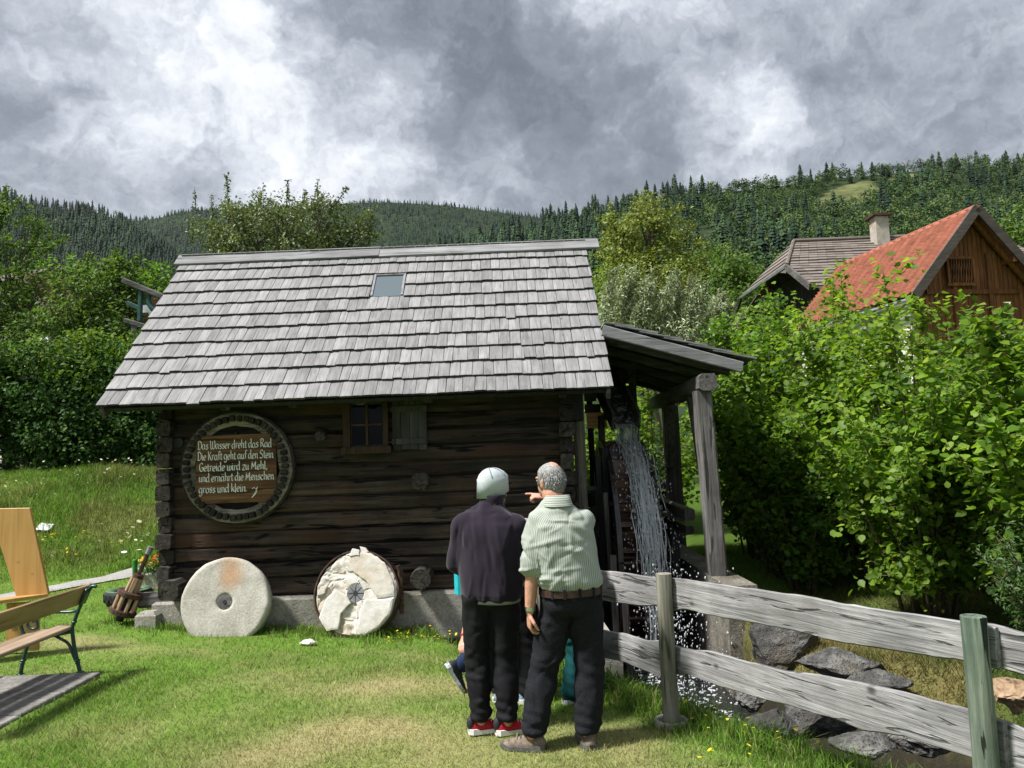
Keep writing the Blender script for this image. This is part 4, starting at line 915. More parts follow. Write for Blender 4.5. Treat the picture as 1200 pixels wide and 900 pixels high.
GL = {'a': (4.2, [[(3, 3.5), (1.5, 4), (.3, 3), (.3, 1), (1.3, 0), (3, 1.4)], [(3, 4), (3, .6), (3.7, 0)]]), 'c': (3.4, [[(2.8, 3.4), (1.6, 4), (.3, 3), (.3, 1), (1.5, 0), (2.9, .7)]]),
 'd': (4.2, [[(3, 3.4), (1.5, 4), (.3, 3), (.3, 1), (1.3, 0), (3, 1.4)], [(2.4, 7), (3, 6.5), (3, .6), (3.7, 0)]]), 'e': (3.5, [[(.4, 2), (2.9, 2.4), (2.6, 3.6), (1.5, 4), (.3, 3), (.3, 1), (1.5, 0), (2.9, .8)]]),
 'f': (2.7, [[(2.8, 6.3), (2, 7), (1.2, 6.2), (1.1, 0)], [(.1, 4), (2.4, 4)]]), 'g': (4.1, [[(3, 3.5), (1.5, 4), (.3, 3), (.3, 1), (1.3, 0), (3, 1.4)], [(3, 4), (3, -1.4), (1.8, -2.6), (.3, -1.8)]]),
 'h': (4.0, [[(.1, 6.8), (.6, 6.5), (.6, 0)], [(.6, 2.8), (1.7, 4), (2.8, 3.2), (2.8, .6), (3.5, 0)]]), 'i': (1.9, [[(.2, 3.8), (.6, 4), (.6, .6), (1.3, 0)], [(.4, 5.4), (.9, 5.8)]]),
 'k': (3.6, [[(.1, 6.8), (.6, 6.5), (.6, 0)], [(2.8, 4), (.7, 2.1)], [(1.4, 2.6), (2.6, .5), (3.3, 0)]]), 'l': (1.9, [[(.1, 6.8), (.6, 6.5), (.6, .6), (1.3, 0)]]),
 'm': (5.4, [[(.1, 3.7), (.6, 4), (.6, 0)], [(.6, 2.9), (1.6, 4), (2.4, 3.2), (2.4, 0)], [(2.4, 2.9), (3.4, 4), (4.3, 3.2), (4.3, .6), (4.9, 0)]]), 'n': (4.0, [[(.1, 3.7), (.6, 4), (.6, 0)], [(.6, 2.8), (1.7, 4), (2.8, 3.2), (2.8, .6), (3.5, 0)]]),
 'o': (3.6, [[(1.6, 4), (.3, 3), (.3, 1), (1.6, 0), (2.9, 1), (2.9, 3), (1.6, 4)]]), 'r': (2.9, [[(.1, 3.7), (.6, 4), (.6, 0)], [(.6, 2.7), (1.5, 3.9), (2.6, 3.6)]]), 's': (3.1, [[(2.6, 3.5), (1.5, 4), (.5, 3.1), (2.5, 1.2), (1.6, 0), (.2, .6)]]),
 't': (2.7, [[(1, 5.8), (1, .8), (1.8, 0), (2.6, .5)], [(.0, 4), (2.3, 4)]]), 'u': (4.0, [[(.1, 3.7), (.6, 4), (.6, 1), (1.6, 0), (2.8, 1.2)], [(2.8, 4), (2.8, .6), (3.5, 0)]]), 'w': (5.2, [[(.1, 3.7), (.6, 4), (.7, .9), (1.6, 0), (2.5, 1), (2.5, 4)], [(2.5, 1), (3.4, 0), (4.5, 1.4), (4.3, 4)]]),
 'z': (3.3, [[(.3, 3.9), (2.7, 4), (.4, 0), (2.9, .1)]]), 'D': (5.0, [[(1, 6.6), (1, .2)], [(.0, 6.0), (1, 7), (2.8, 6.8), (4.3, 5), (4.2, 1.8), (2.6, 0), (.0, .3)]]), 'W': (6.4, [[(.0, 6.2), (.6, 6.9), (1, 1), (1.9, 0), (3, 1.6), (3, 6.6)], [(3, 1.2), (4.3, 0), (5.7, 2), (5.5, 6.2), (4.6, 7)]]),
 'R': (5.0, [[(.9, 7), (.9, 0)], [(.0, 6.2), (1.2, 7), (3.2, 6.8), (3.7, 5.2), (2.6, 3.8), (1, 3.6)], [(2.2, 3.7), (3.8, .6), (4.7, 0)]]), 'K': (4.8, [[(.2, 6.6), (.9, 7), (.9, 0)], [(3.9, 7), (1, 3.5)], [(1.9, 4.3), (3.6, .6), (4.6, 0)]]), 'S': (4.3, [[(3.7, 6), (2.4, 7), (.8, 6), (.9, 4.6), (3.3, 2.8), (3.4, 1), (2, 0), (.1, .9)]]),
 'G': (4.7, [[(3.7, 5.9), (2.4, 7), (.8, 5.8), (.4, 2.8), (1.2, .6), (2.6, 0), (3.9, .8), (3.9, 2.9), (2.3, 2.9)]]), 'M': (6.3, [[(.0, .3), (.8, 1), (1.3, 6.8)], [(1.2, 6.6), (3, 2.0), (4.7, 6.8), (4.8, .8), (5.7, 0)]]), '.': (1.5, [[(.4, .1), (.9, .5)]]), ',': (1.5, [[(.8, .7), (.3, -1)]]), ' ': (1.7, [])}
GL['ä'] = (4.2, GL['a'][1]+[[(.9, 5.4), (1.3, 5.8)], [(2.3, 5.4), (2.7, 5.8)]])
def text_mesh(s_, x0, x1, cap):
    """brush lettering drawn with a slanted broad nib"""
    wtot = sum(GL[c_][0] for c_ in s_)-.6; kx = (x1-x0)/wtot; kz = cap/7.0; mb = MB(); cx_ = 0.0; nib = Vector((math.cos(.62), math.sin(.62)))
    for ci, c_ in enumerate(s_):
        for st_ in GL[c_][1]:
            pts = [Vector((p_[0], p_[1])) for p_ in st_]; pts = crv(pts, 4) if len(pts) > 2 else pts; L_, R_ = [], []
            for i, p_ in enumerate(pts):
                d_ = (pts[min(i+1, len(pts)-1)]-pts[max(i-1, 0)]).normalized(); pe = Vector((-d_.y, d_.x)); pe = pe if pe.dot(nib) >= 0 else -pe; o_ = nib*.30+pe*.20
                for arr, q_ in ((L_, p_-o_), (R_, p_+o_)): arr.append((x0+(cx_+q_.x)*kx, 0.0, q_.y*kz+.0025*math.sin(ci*2.7)))
            n_ = len(pts); mb.add(L_+R_, [(i, i+1, n_+i+1, n_+i) for i in range(n_-1)])
        cx_ += GL[c_][0]
    return mb.mesh('lettering')
for s_, (x0, x1), z_ in zip(LINES, LX, LZ):
    me = text_mesh(s_, x0, x1, .098); me.materials.append(MATS['white_paint'])
    o = bpy.data.objects.new('lettering', me); COL.objects.link(o); o.parent = sg; o.location = (0, -.1265, z_)
mb = MB(); pts = [(.19, -.256), (.215, -.24), (.235, -.262), (.255, -.235), (.235, -.29), (.205, -.335), (.185, -.36), (.22, -.33), (.25, -.285)]
mb.tube([(x_, -.1255, z_) for x_, z_ in pts], .005, 5); mb.build('flourish', 'white_paint', sg)
o = MB().cyl((-.0, -.13, .405), (0, -.05, .405), .012, 8).build('bolt', 'dark_iron', sg)

# ------------------------------------------------------------------ millstones leaning on the footing
m, t = newmat('stained_millstone'); co = t.n('TexCoord').outputs['Object']
f = t.noise(co, 46.0, 8.0, 0.75); g = t.noise(co, 3.0, 5.0, 0.6)
col = t.ramp(t.math('ADD', t.math('MULTIPLY', f, .55), t.math('MULTIPLY', g, .45)), [(.36, (.25, .235, .20)), (.5, (.44, .415, .36)), (.64, (.62, .595, .535))])
dd = t.vm('LENGTH', t.vm('MULTIPLY', t.vm('SUBTRACT', co, (.06, 0, .30)), (1.0, 0.0, 0.8)))
rust = t.math('MULTIPLY', t.rng(t.math('ADD', dd, t.math('MULTIPLY', g, .22)), .12, .32, 1.0, 0.0, True), .6)
col = t.mix(rust, col, (.50, .24, .09))
d2 = t.vm('LENGTH', t.vm('MULTIPLY', co, (1, 0, 1)))
out(t, bsdf(t, col, .95, f, .7, .012, .15))
def disc_mesh(R, T, hole, seed, amp=.012, nr=14, na=72, facefn=None):
    """a stone disc with axis Y, face towards -Y"""
    rs_ = []
    prof = [(hole, T/2), (hole, -T/2+.004)]+[(hole+(R-.02-hole)*i/nr, -T/2) for i in range(1, nr+1)]+[(R, -T/2+.025), (R, T/2-.02), (R-.03, T/2), (hole, T/2)]
    mb = MB()
    for (r_, y_) in prof:
        ring = []
        for k in range(na):
            a = 2*math.pi*k/na; x_, z_ = math.cos(a), math.sin(a)
            e = amp*nz(x_*2.2+seed, z_*2.2, y_*3)*(r_/R)+amp*.5*nz(x_*7, z_*7+seed, y_*6)*(r_/R)
            yy = y_+(.004*nz(x_*r_*9, z_*r_*9, seed) if y_ < 0 else 0)
            if facefn and y_ < 0 and r_ > hole: yy += facefn(x_*r_, z_*r_)
            ring.append((x_*(r_+e), yy, z_*(r_+e)))
        rs_.append(ring)
    mb.rings(rs_, False); return mb
p = PY(266, 696, 8.93)
ms = thing('millstone', 'whole round pale millstone with rusty stain leaning on the mill footing', 'millstone', (p[0], 8.84, -0.145))
ms.rotation_euler = (rad(-15), 0, rad(3))
disc_mesh(.495, .17, .085, 1.0).build('stone', 'stained_millstone', ms, loc=(0, 0, .385), smooth=True)
hb = MB(); hb.tube([(0, -.084, 0), (0, .05, 0)], [.084, .084], 20); h1 = hb.build('hub_plug', 'old_beam', ms, loc=(0, 0, .385))
hb = MB(); hb.tube([(0, -.092, 0), (0, -.07, 0)], [.022, .026], 10); hb.build('iron_pin', 'dark_iron', h1)
p = PY(417, 690, 8.90)
m2 = thing('millstone', 'broken white flaking millstone with rusted iron hoop beside round beam end', 'millstone', (p[0], 8.80, -0.17)); m2.rotation_euler = (rad(-16), 0, rad(-4))
def crackface(x_, z_):
    q = mnoise.voronoi(Vector((x_*4.2, z_*4.2, 1.3)))[0]; e = q[1]-q[0]
    a = math.atan2(z_, x_); low = 1 if (x_ < .02 and z_ < .12 and not (x_ > -.12 and z_ > .05)) else 0
    if x_ < -.12 and z_ > .0: low = 1
    return (.028*low+.012*nz(x_*6, z_*6, 2)+(.012 if e < .05 else 0)+ (.02*nz(x_*14, z_*14, 5) if low else 0))
disc_mesh(.470, .15, .10, 4.0, .02, 22, 96, crackface).build('stone', 'pale_stone', m2, loc=(0, 0, .455))
rr = random.Random(12)
mb = MB(); ringxz(mb, .474, .490, -.055, .10, 0, 2*math.pi, 72, .003, 2); mb.build('iron_hoop', 'rust', m2, loc=(0, 0, .455))
hb = MB(); hb.tube([(0, -.072, 0), (0, .05, 0)], [.099, .099], 22); h2 = hb.build('hub', 'grey_metal', m2, loc=(0, 0, .455))
hb = MB(); hb.tube([(0, -.076, 0), (0, -.05, 0)], [.028, .028], 12); hb.build('axle_hole', 'dark_iron', h2)
for k in range(8):
    a = k*math.pi/4; hb = MB(); hb.box((math.cos(a)*.062, -.0735, math.sin(a)*.062), (.062, .004, .006), Matrix.Rotation(-a, 3, 'Y')); hb.build('joint', 'dark_iron', h2)
def slabpiece(pts, y0, th, name='stone_flake', mat='pale_stone'):
    mb = MB(); c = np.mean(pts, 0); o2 = []
    for i in range(len(pts)):
        a_, b_ = np.array(pts[i]), np.array(pts[(i+1) % len(pts)])
        for q in range(4): f_ = q/4; pp = a_*(1-f_)+b_*f_; o2.append(pp+(0.014*np.array([nz(pp[0]*15, pp[1]*15), nz(pp[1]*15, pp[0]*15, 4)])))
    mb.rings([[(x_, y0+th, z_) for x_, z_ in o2], [(x_, y0+.004*nz(x_*20, z_*20), z_) for x_, z_ in o2], [(c[0]+(x_-c[0])*.9, y0-.006, c[1]+(z_-c[1])*.9) for x_, z_ in o2]], True)
    return mb.build(name, mat, m2, loc=(0, 0, .455))
slabpiece([(.13, .12), (.05, .17), (-.06, .27), (-.10, .39), (-.02, .47), (.16, .44), (.32, .33), (.43, .12), (.45, -.04), (.25, -.06)], -.090, .03)
slabpiece([(.25, -.075), (.45, -.06), (.42, -.20), (.30, -.36), (.13, -.46), (.05, -.40), (.06, -.2), (.13, -.06)], -.086, .03)
slabpiece([(-.10, -.02), (-.05, -.10), (-.15, -.22), (-.17, -.38), (-.30, -.40), (-.40, -.26), (-.34, -.06), (-.22, .05)], -.080, .03)
slabpiece([(-.09, .41), (-.06, .50), (.02, .49), (.04, .42)], -.10, .05); slabpiece([(.04, .44), (.02, .53), (.09, .51), (.13, .46)], -.07, .06)
slabpiece([(-.44, -.02), (-.41, .08), (-.33, .10), (-.36, .0)], -.078, .03)
for k in range(7):
    mb = MB(); beam(mb, (.46+.02*k % .05, -.02+.02*k, .30-.06*k), (.50, .02+.015*k, .20-.07*k), .03, .05, 3, .01, seed=k); mb.build('rust_flake', 'rust', m2, loc=(0, 0, .455))
def lump(name, c, s, seed, label, cat, mat='rock', sub=4, amp=.28, rz=0.0, group=None, sq=0.0):
    bm = bmesh.new(); bmesh.ops.create_icosphere(bm, subdivisions=sub, radius=1.0)
    for v in bm.verts:
        n_ = v.co.normalized(); q = n_.copy()
        if sq: mx = max(abs(q.x), abs(q.y), abs(q.z)); q = q.lerp(q/mx, sq)
        e = 1+amp*.5*nz(n_.x*1.4+seed, n_.y*1.4, n_.z*1.4)+amp*.45*nz(n_.x*3.7, n_.y*3.7+seed, n_.z*3.7)+amp*.22*nz(n_.x*8, n_.y*8+seed, n_.z*8)+amp*.14*nz(n_.x*19, n_.y*19+seed, n_.z*19)
        # flat broken faces
        for fk in range(9):
            fn = Vector((math.sin(seed*3+fk*2.4), math.cos(seed*5+fk*1.7), math.sin(seed+fk*3.1))).normalized(); dd_ = q.dot(fn)
            if dd_ > .70: q -= fn*(dd_-.70)*.97
        v.co = Vector((q.x*s[0], q.y*s[1], q.z*s[2]))*e
    me = bpy.data.meshes.new(name); bm.to_mesh(me); bm.free(); me.materials.append(MATS[mat]); o = bpy.data.objects.new(name, me); COL.objects.link(o); o.location = c; o.rotation_euler = (0, 0, rz)
    return tag(o, label, cat, group)
q = PZ(361, 738, 0.02); lump('stone_chunk', (q[0], q[1], g1(q[0], q[1])+.03), (.085, .06, .045), 2.0, 'small white broken stone chunk in the grass by the broken millstone', 'stone', 'pale_stone')

# ------------------------------------------------------------------ lantern gear, tyre, pole, planter at the corner
p0 = Vector((-4.70, 9.22, .07)); p1 = Vector((-4.40, 9.30, .82)); ax = (p1-p0).normalized(); LG = (p1-p0).length
lg = thing('lantern_gear', 'old wooden lantern gear on iron shaft leaning against the mill corner', 'gear', p0); lg.rotation_mode = 'QUATERNION'; lg.rotation_quaternion = ax.to_track_quat('Z', 'Y')
for (z_, r_) in ((.02, .155), (.235, .150)): MB().tube([(0, 0, z_), (0, 0, z_+.008), (0, 0, z_+.05), (0, 0, z_+.058)], [r_-.008, r_, r_, r_-.008], 24).build('disc', 'rust', lg)
for k in range(9):
    a = k*2*math.pi/9; MB().tube([(math.cos(a)*.118, math.sin(a)*.118, .06), (math.cos(a)*.118, math.sin(a)*.118, .24)], .022, 8).build('stave', 'pinion_wood', lg)
MB().tube([(0, 0, 0), (0, 0, .30)], .07, 12).build('core', 'dark_plank', lg)
for k in range(6):
    a = k*math.pi/3; mb = MB(); beam(mb, (math.cos(a)*.062, math.sin(a)*.062, .29), (math.cos(a)*.055, math.sin(a)*.055, .46), .05, .03, 3, .004, up=(math.cos(a), math.sin(a), 0), seed=k); mb.build('wedge', 'pinion_wood', lg)
MB().tube([(0, 0, .46), (0, 0, .50)], .062, 12).build('collar', 'rust', lg)
mb = MB(); beam(mb, (0, 0, .48), (0, 0, LG-.05), .05, .045, 4, .003, up=(0, 1, 0)); mb.build('shaft', 'rust', lg)
MB().tube([(0, 0, LG-.06), (0, 0, LG+.03)], .036, 10).build('journal', 'grey_metal', lg)
MB().tube([(0, 0, -.06), (0, 0, .02)], .045, 10).build('foot', 'dark_iron', lg)
TY = Vector((-5.25, 10.50, g1(-5.25, 10.5)))
ty = thing('tyre', 'old car tyre with faded green rim lying flat on the lawn', 'tyre', TY)
mb = MB(); rs_ = []
for (r_, z_) in ((.17, .03), (.17, .16), (.22, .185), (.27, .18), (.295, .15), (.30, .10), (.295, .05), (.27, .02), (.22, .01), (.17, .03)): rs_.append([(math.cos(2*math.pi*k/36)*r_, math.sin(2*math.pi*k/36)*r_, z_) for k in range(36)])
mb.rings(rs_, False); mb.build('casing', 'rubber', ty, smooth=True)
mb = MB(); rs_ = [[(math.cos(2*math.pi*k/36)*r_, math.sin(2*math.pi*k/36)*r_, z_) for k in range(36)] for (r_, z_) in ((.175, .150), (.20, .186), (.265, .192), (.275, .182))]; mb.rings(rs_, False); mb.build('painted_side', 'faded_green', ty, smooth=True)
for k in range(40):
    a = k*2*math.pi/40; MB().box((math.cos(a)*.298, math.sin(a)*.298, .10), (.014, .03, .10), Matrix.Rotation(a, 3, 'Z') @ Matrix.Rotation(.5*(-1)**k, 3, 'X')).build('tread_block', 'rubber', ty)
q = PY(158.3, 655.5, 10.55); gp = MB(); gp.tube([(0, 0, 0), (0, 0, q[2]-TY.z-.01), (0, 0, q[2]-TY.z)], [.034, .034, .028], 14)
tag(gp.build('green_pole', 'green_paint', loc=(q[0], 10.55, TY.z)), 'short bright green pole standing up inside the tyre', 'pole')
q = PZ(174, 692, 0.0); PLX, PLY = q[0]+.02, q[1]+.25
pl = thing('flower_planter', 'pale stone planter of orange and yellow marigolds behind the mill corner', 'planter', (PLX, PLY, g1(PLX, PLY)))
mb = MB(); mb.box((0, 0, .12), (.42, .30, .26), taper=(1.08, 1.08), bev=.02); mb.build('trough', 'concrete', pl)
def leafy(n, c, r, size, mat, name, parent, up=.3):
    P = RS.normal(0, 1, (n, 3)); P /= np.linalg.norm(P, axis=1)[:, None]; P = np.array(c)+P*np.array(r)*(RS.rand(n, 1)**.4)
    v, tr = leaf_geo(P, size, up); o = fast_mesh(name, v, tr, mat, parent=parent); return o

# ------------------------------------------------------------------ leaves
def leaf_geo(P, size, up=.35, outward=None, shape='rhomb', aspect=.62, fold=.18, droop=0.0):
    """one small folded blade per point; normals lean upwards (and outwards)"""
    n = len(P); N = RS.normal(0, 1, (n, 3)); N[:, 2] = np.abs(N[:, 2])+up
    if outward is not None: N += outward
    N /= np.linalg.norm(N, axis=1)[:, None]+1e-9
    T = RS.normal(0, 1, (n, 3)); T[:, 2] -= droop; T -= N*(T*N).sum(1)[:, None]; T /= np.linalg.norm(T, axis=1)[:, None]+1e-9; B = np.cross(N, T)
    s = (size*RS.uniform(.5, 1.4, n))[:, None]; w_ = s*aspect/2
    if shape == 'rhomb':
        V = np.stack([P, P+T*s*.45+B*w_+N*s*fold, P+T*s, P+T*s*.45-B*w_+N*s*fold], 1)
        tri = np.array([[0, 1, 2], [0, 2, 3]]); k = 4
    else:                                             # broad rounded leaf with pointed tip
        V = np.stack([P, P+T*s*.18+B*w_*.75+N*s*fold*.5, P+T*s*.55+B*w_+N*s*fold, P+T*s+N*s*.0, P+T*s*.55-B*w_+N*s*fold, P+T*s*.18-B*w_*.75+N*s*fold*.5], 1)
        tri = np.array([[0, 1, 2], [0, 2, 3], [0, 3, 4], [0, 4, 5]]); k = 6
    tr = (np.arange(n)[:, None, None]*k+tri[None]).reshape(-1, 3)
    return V.reshape(-1, 3), tr
tag(leafy(900, (0, 0, .33), (.30, .24, .14), .05, 'marigold_leaf', 'foliage', pl), kind='stuff')
for i in range(30):
    c_ = (RS.uniform(-.28, .28), RS.uniform(-.25, .1), .36+RS.uniform(-.02, .16)); o = leafy(26, c_, (.022, .022, .018), .024, 'marigold_orange' if i % 3 == 0 else 'marigold_yellow', 'flower', pl, .8)

# ------------------------------------------------------------------ bench
bn = thing('park_bench', 'green cast iron bench with brown wooden slats standing on the concrete slab', 'bench', (-4.15, 6.1, 0.03))
YB = 6.98
def bp(pts): return [Vector((PY(x_, y_, YB)[0], 0, PY(x_, y_, YB)[2])) for x_, y_ in pts]
backleg = bp([(94, 788), (91.5, 778), (88.5, 765), (86, 751), (84.8, 736.4), (87.2, 728), (92.5, 714), (99, 700), (105.6, 689.5), (109, 687), (113, 687.5)])
frontleg = bp([(24, 791), (26, 780), (28, 771), (32, 757), (36, 750), (60, 745), (84, 740)])
brace = bp([(62, 744), (72, 749), (80.6, 755), (86, 768), (88.5, 774)])
arm = bp([(92.5, 714), (84, 717), (64, 717.5), (46, 719), (43, 727), (44, 735), (37, 737), (32, 732), (36, 726), (40, 729)])
armpost = bp([(25, 727), (25, 735), (30, 748), (34, 752)])
def bench_frame(yv):
    mb = MB()
    for pts, r_ in ((backleg, .017), (frontleg, .017), (brace, .013), (arm, .013), (armpost, .014)): mb.tube([q+Vector((0, yv, 0)) for q in crv(pts)], r_, 8)
    for c_, r_ in ((bp([(90.5, 774)])[0], .027), (bp([(87, 729)])[0], .025), (bp([(27.2, 774)])[0], .027), (bp([(25, 731)])[0], .026), (bp([(26, 777)])[0], .024), (bp([(91, 777)])[0], .023)): mb.ell(c_+Vector((0, yv, 0)), (r_, r_, .014), 10, 6)
    for pts in (backleg, frontleg): f0 = pts[0]; mb.tube([f0+Vector((0, yv, 0))-Vector((0, 0, f0.z-.022)), f0+Vector((0, yv, .012))], [.036, .022], 10)
    pq = bp([(100, 698)])[0]
    mb.box(pq+Vector((.014, yv-.02, 0)), (.012, .09, .15), Matrix.Rotation(.42, 3, 'Y'))
    return wb(mb, 'end_frame', 'green_iron', bn, smooth=True)
for yv in (6.98, 5.35): bench_frame(yv)
def slat(x_, z_, w_, th, ry, name, mat):
    mb = MB(); R_ = Matrix.Rotation(ry, 3, 'Y'); mb.box((x_, (7.02+5.2)/2, z_), (w_, 1.83, th), R_, bev=.008); return wb(mb, name, mat, bn)
sA, sB = bp([(33, 752)])[0], bp([(82, 740)])[0]
for k, f_ in enumerate((.14, .50, .86)): q = sA.lerp(sB, f_); slat(q.x, q.z+.045, .135, .032, rad(4), 'seat_slat', 'bench_seat_wood')
bA, bB = bp([(94.5, 707)])[0], bp([(104.5, 688)])[0]; q = (bA+bB)/2; slat(q.x-.018, q.z+.005, .175, .034, rad(-68), 'backrest_board', 'bench_wood')

# pine chair behind the bench: one board leaning over, one as seat
ch = thing('board_chair', 'tall yellow pine panel chair with leaning back behind the bench', 'chair', (-5.0, 7.9, 0.0))
def quad_panel(cs, th, name, mat='pine_panel', nrm=None):
    mb = MB(); a = [Vector(c_) for c_ in cs]; n_ = (a[1]-a[0]).cross(a[3]-a[0]).normalized()*th
    mb.rings([[q-n_/2 for q in a], [q+n_/2 for q in a]], True); return wb(mb, name, mat, ch, bevel=.004)
c0, c1, c2, c3 = PY(20.5, 700, 8.0), PY(58, 697, 8.0), PY(36, 595, 8.0), PY(-12, 596, 8.0)
quad_panel([c0, c1, c2, c3], .035, 'back_panel')
s0 = Vector(c0); s1 = Vector(c1)
quad_panel([s0+Vector((-.50, -.55, 0)), s1+Vector((-.50, -.55, 0)), s1+Vector((0, -.02, -.0)), s0+Vector((0, -.02, 0))], .035, 'seat_panel')
for (dx, dy) in ((-.05, -.08), (-.42, -.48)):
    mb = MB(); mb.box(((c0[0]+c1[0])/2+dx, 8.0+dy, c0[2]/2-.015), (.32, .035, c0[2]-.05), bev=.003); wb(mb, 'leg_panel', 'pine_panel', ch)
q = PZ(52, 631, .55); q = (PY(52, 631, 14.6)); mb = MB()
mb.rings([[(q[0]+u*.12, 14.6+v*.10, g1(q[0]+u*.12, 14.6+v*.10)+.07+.02*nz(u*2, v*2)) for u in np.linspace(-1.1, 1.1, 8)] for v in np.linspace(-1, 1, 6)], False, close=False)
o = mb.build('plastic_sheet', 'white_sheet', smooth=True); s_ = o.modifiers.new('solid', 'SOLIDIFY'); s_.thickness = .012
tag(o, 'crumpled white sheet lying in the long grass of the bank', 'sheet')

# ------------------------------------------------------------------ fence
FA, FB = Vector((0.955, 5.19, 0)), Vector((1.93, 3.36, 0)); fdr = (FB-FA).normalized(); fnr = Vector((fdr.y, -fdr.x, 0))
if fnr.y > 0: fnr = -fnr                                    # towards the camera
def fpt(px, py, off=-.075):
    o = FA+fnr*off; d = Vector(ray(px, py)); c = Vector(CAMP); k = (o-c).dot(fnr)/d.dot(fnr); q = c+d*k; return (q-o).dot(fdr), q.z
fence = thing('rail_fence', 'weathered grey fence of two waney boards on round posts along the stream', 'fence', (1.4, 4.3, 0.0))
def post(pos, top, mat, r_=.052):
    mb = MB(); rs_ = []
    for i in range(9):
        z_ = -.3+(top+.3)*i/8; rs_.append([(pos.x+math.cos(a)*r_*(1+.06*nz(math.cos(a)*2, math.sin(a)*2+pos.x*9, z_*2)), pos.y+math.sin(a)*r_*(1+.06*nz(math.cos(a)*2+5, math.sin(a)*2, z_*2)), z_) for a in [2*math.pi*k/16 for k in range(16)]])
    mb.rings(rs_, True); return wb(mb, 'post', mat, fence)
post(FA, PY(781, 672, FA.y)[2], 'post_wood', .052); post(FB, PY(1140, 722, FB.y)[2], 'green_post_wood', .051)
P0 = FA-fdr*1.62; post(P0, .98, 'post_wood'); P3 = FB+fdr*2.0; post(P3, 1.05, 'post_wood')
def rail(top, bot, s_ext, name='rail', seed=0.0, th=.034, dep=-.075):
    t_ = [fpt(*p_) for p_ in top]; b_ = [fpt(*p_) for p_ in bot]
    ss = np.linspace(s_ext[0], s_ext[1], 46); zt_ = np.interp(ss, [p_[0] for p_ in t_], [p_[1] for p_ in t_]); zb = np.interp(ss, [p_[0] for p_ in b_], [p_[1] for p_ in b_])
    mb = MB(); rs_ = []
    for i, s_ in enumerate(ss):
        o = FA+fnr*(dep+.006*nz(s_*1.5, seed))+fdr*s_; a = zt_[i]+.008*nz(s_*4, seed)+.004*nz(s_*13, seed); b = zb[i]+.012*nz(s_*3.3, seed+7)+.005*nz(s_*11, seed+3)
        rs_.append([o+fnr*th/2+Vector((0, 0, b+.006)), o+fnr*(th/2+.002)+Vector((0, 0, (a+b)/2)), o+fnr*(th/2-.004)+Vector((0, 0, a-.004)), o+fnr*(-.2*th)+Vector((0, 0, a)), o-fnr*th/2+Vector((0, 0, a-.008)), o-fnr*th/2+Vector((0, 0, b+.004)), o+Vector((0, 0, b-.004))])
    mb.rings(rs_, True)
    # local x along the board so that the grain runs with it
    R_ = Matrix((fdr, -fnr, Vector((0, 0, 1)))).transposed(); base = FA+fdr*ss[0]
    mb.v = [tuple(R_.transposed() @ (Vector(p_)-base)) for p_ in mb.v]
    o = mb.build(name, 'rail_wood', fence, loc=base-Vector(fence.location)); o.rotation_euler = R_.to_euler(); return o
L2 = (FB-FA).length
rail([(640, 662), (700, 668), (740, 672), (775, 678), (790, 678)], [(640, 694), (700, 702.5), (745, 709), (790, 712)], (-1.66, .06), seed=1)
rail([(785, 677), (820, 681), (920, 695), (1020, 712), (1126, 727), (1145, 731)], [(785, 715), (805, 714.5), (870, 727), (920, 736), (985, 752), (1060, 763), (1126, 774), (1145, 778)], (.0, L2+.05), seed=5, dep=-.072)
rail([(1130, 727), (1160, 733), (1200, 745), (1300, 775)], [(1130, 774), (1160, 781), (1200, 793), (1300, 830)], (L2-.03, L2+2.05), seed=9, dep=-.108)
rail([(640, 727), (700, 737), (735, 743), (760, 751), (775, 750), (790, 756)], [(640, 757), (700, 769), (735, 776), (760, 787), (775, 793), (790, 788)], (-1.66, .06), seed=13)
rail([(785, 757), (830, 763), (920, 785), (1000, 797), (1012, 800), (1126, 828), (1145, 834)], [(785, 789), (810, 791), (850, 806), (920, 824), (990, 845), (1012, 855), (1060, 862), (1126, 883), (1145, 888)], (.0, L2+.05), seed=17, dep=-.072)
rail([(1130, 832), (1160, 843), (1200, 858), (1300, 895)], [(1130, 885), (1160, 896), (1200, 912), (1300, 955)], (L2-.03, L2+2.05), seed=21, dep=-.108)
col_ = MB(); rs_ = [[(math.cos(2*math.pi*k/28)*r_, math.sin(2*math.pi*k/28)*r_, z_) for k in range(28)] for (r_, z_) in ((.082, -.06), (.082, .034), (.090, .040), (.108, .038), (.112, .03), (.114, -.06))]
col_.rings(rs_, False); col_.build('collar', 'concrete', fence, loc=FA-Vector(fence.location)+Vector((0, 0, g1(FA.x, FA.y))), smooth=True)

# ------------------------------------------------------------------ rocks by the stream
def rockat(px, py, Y, s, seed, label, rz=0, dz=0.0, **k):
    p_ = PY(px, py, Y); return lump('boulder', (p_[0], Y, p_[2]+dz), s, seed, label, 'boulder', rz=rz, **k)
rockat(915, 755, 7.7, (.37, .30, .21), 3.1, 'blocky pale-topped dark boulder beside the concrete pier', rz=-.2, sq=.55, amp=.18)
rockat(983, 778, 6.9, (.36, .25, .13), 5.7, 'long flat dark boulder half sunk in the mossy bank', rz=-.25, sq=.35, amp=.18)
rockat(1030, 797, 6.6, (.25, .16, .09), 8.2, 'low narrow dark rock at the foot of the mossy mound', rz=-.35, sq=.3, amp=.2)
rockat(958, 836, 6.1, (.34, .24, .17), 9.9, 'dark boulder under the lower rail in the stream bed', rz=.2, sq=.4, amp=.2)
rockat(905, 850, 5.75, (.20, .16, .13), 11.3, 'small pale rock in the grass at the stream edge', rz=.5, sq=.3, amp=.22)
rockat(1015, 872, 5.3, (.22, .16, .10), 14.2, 'flat grey rock among long grass in the stream bed', rz=.1, sq=.4, amp=.2)
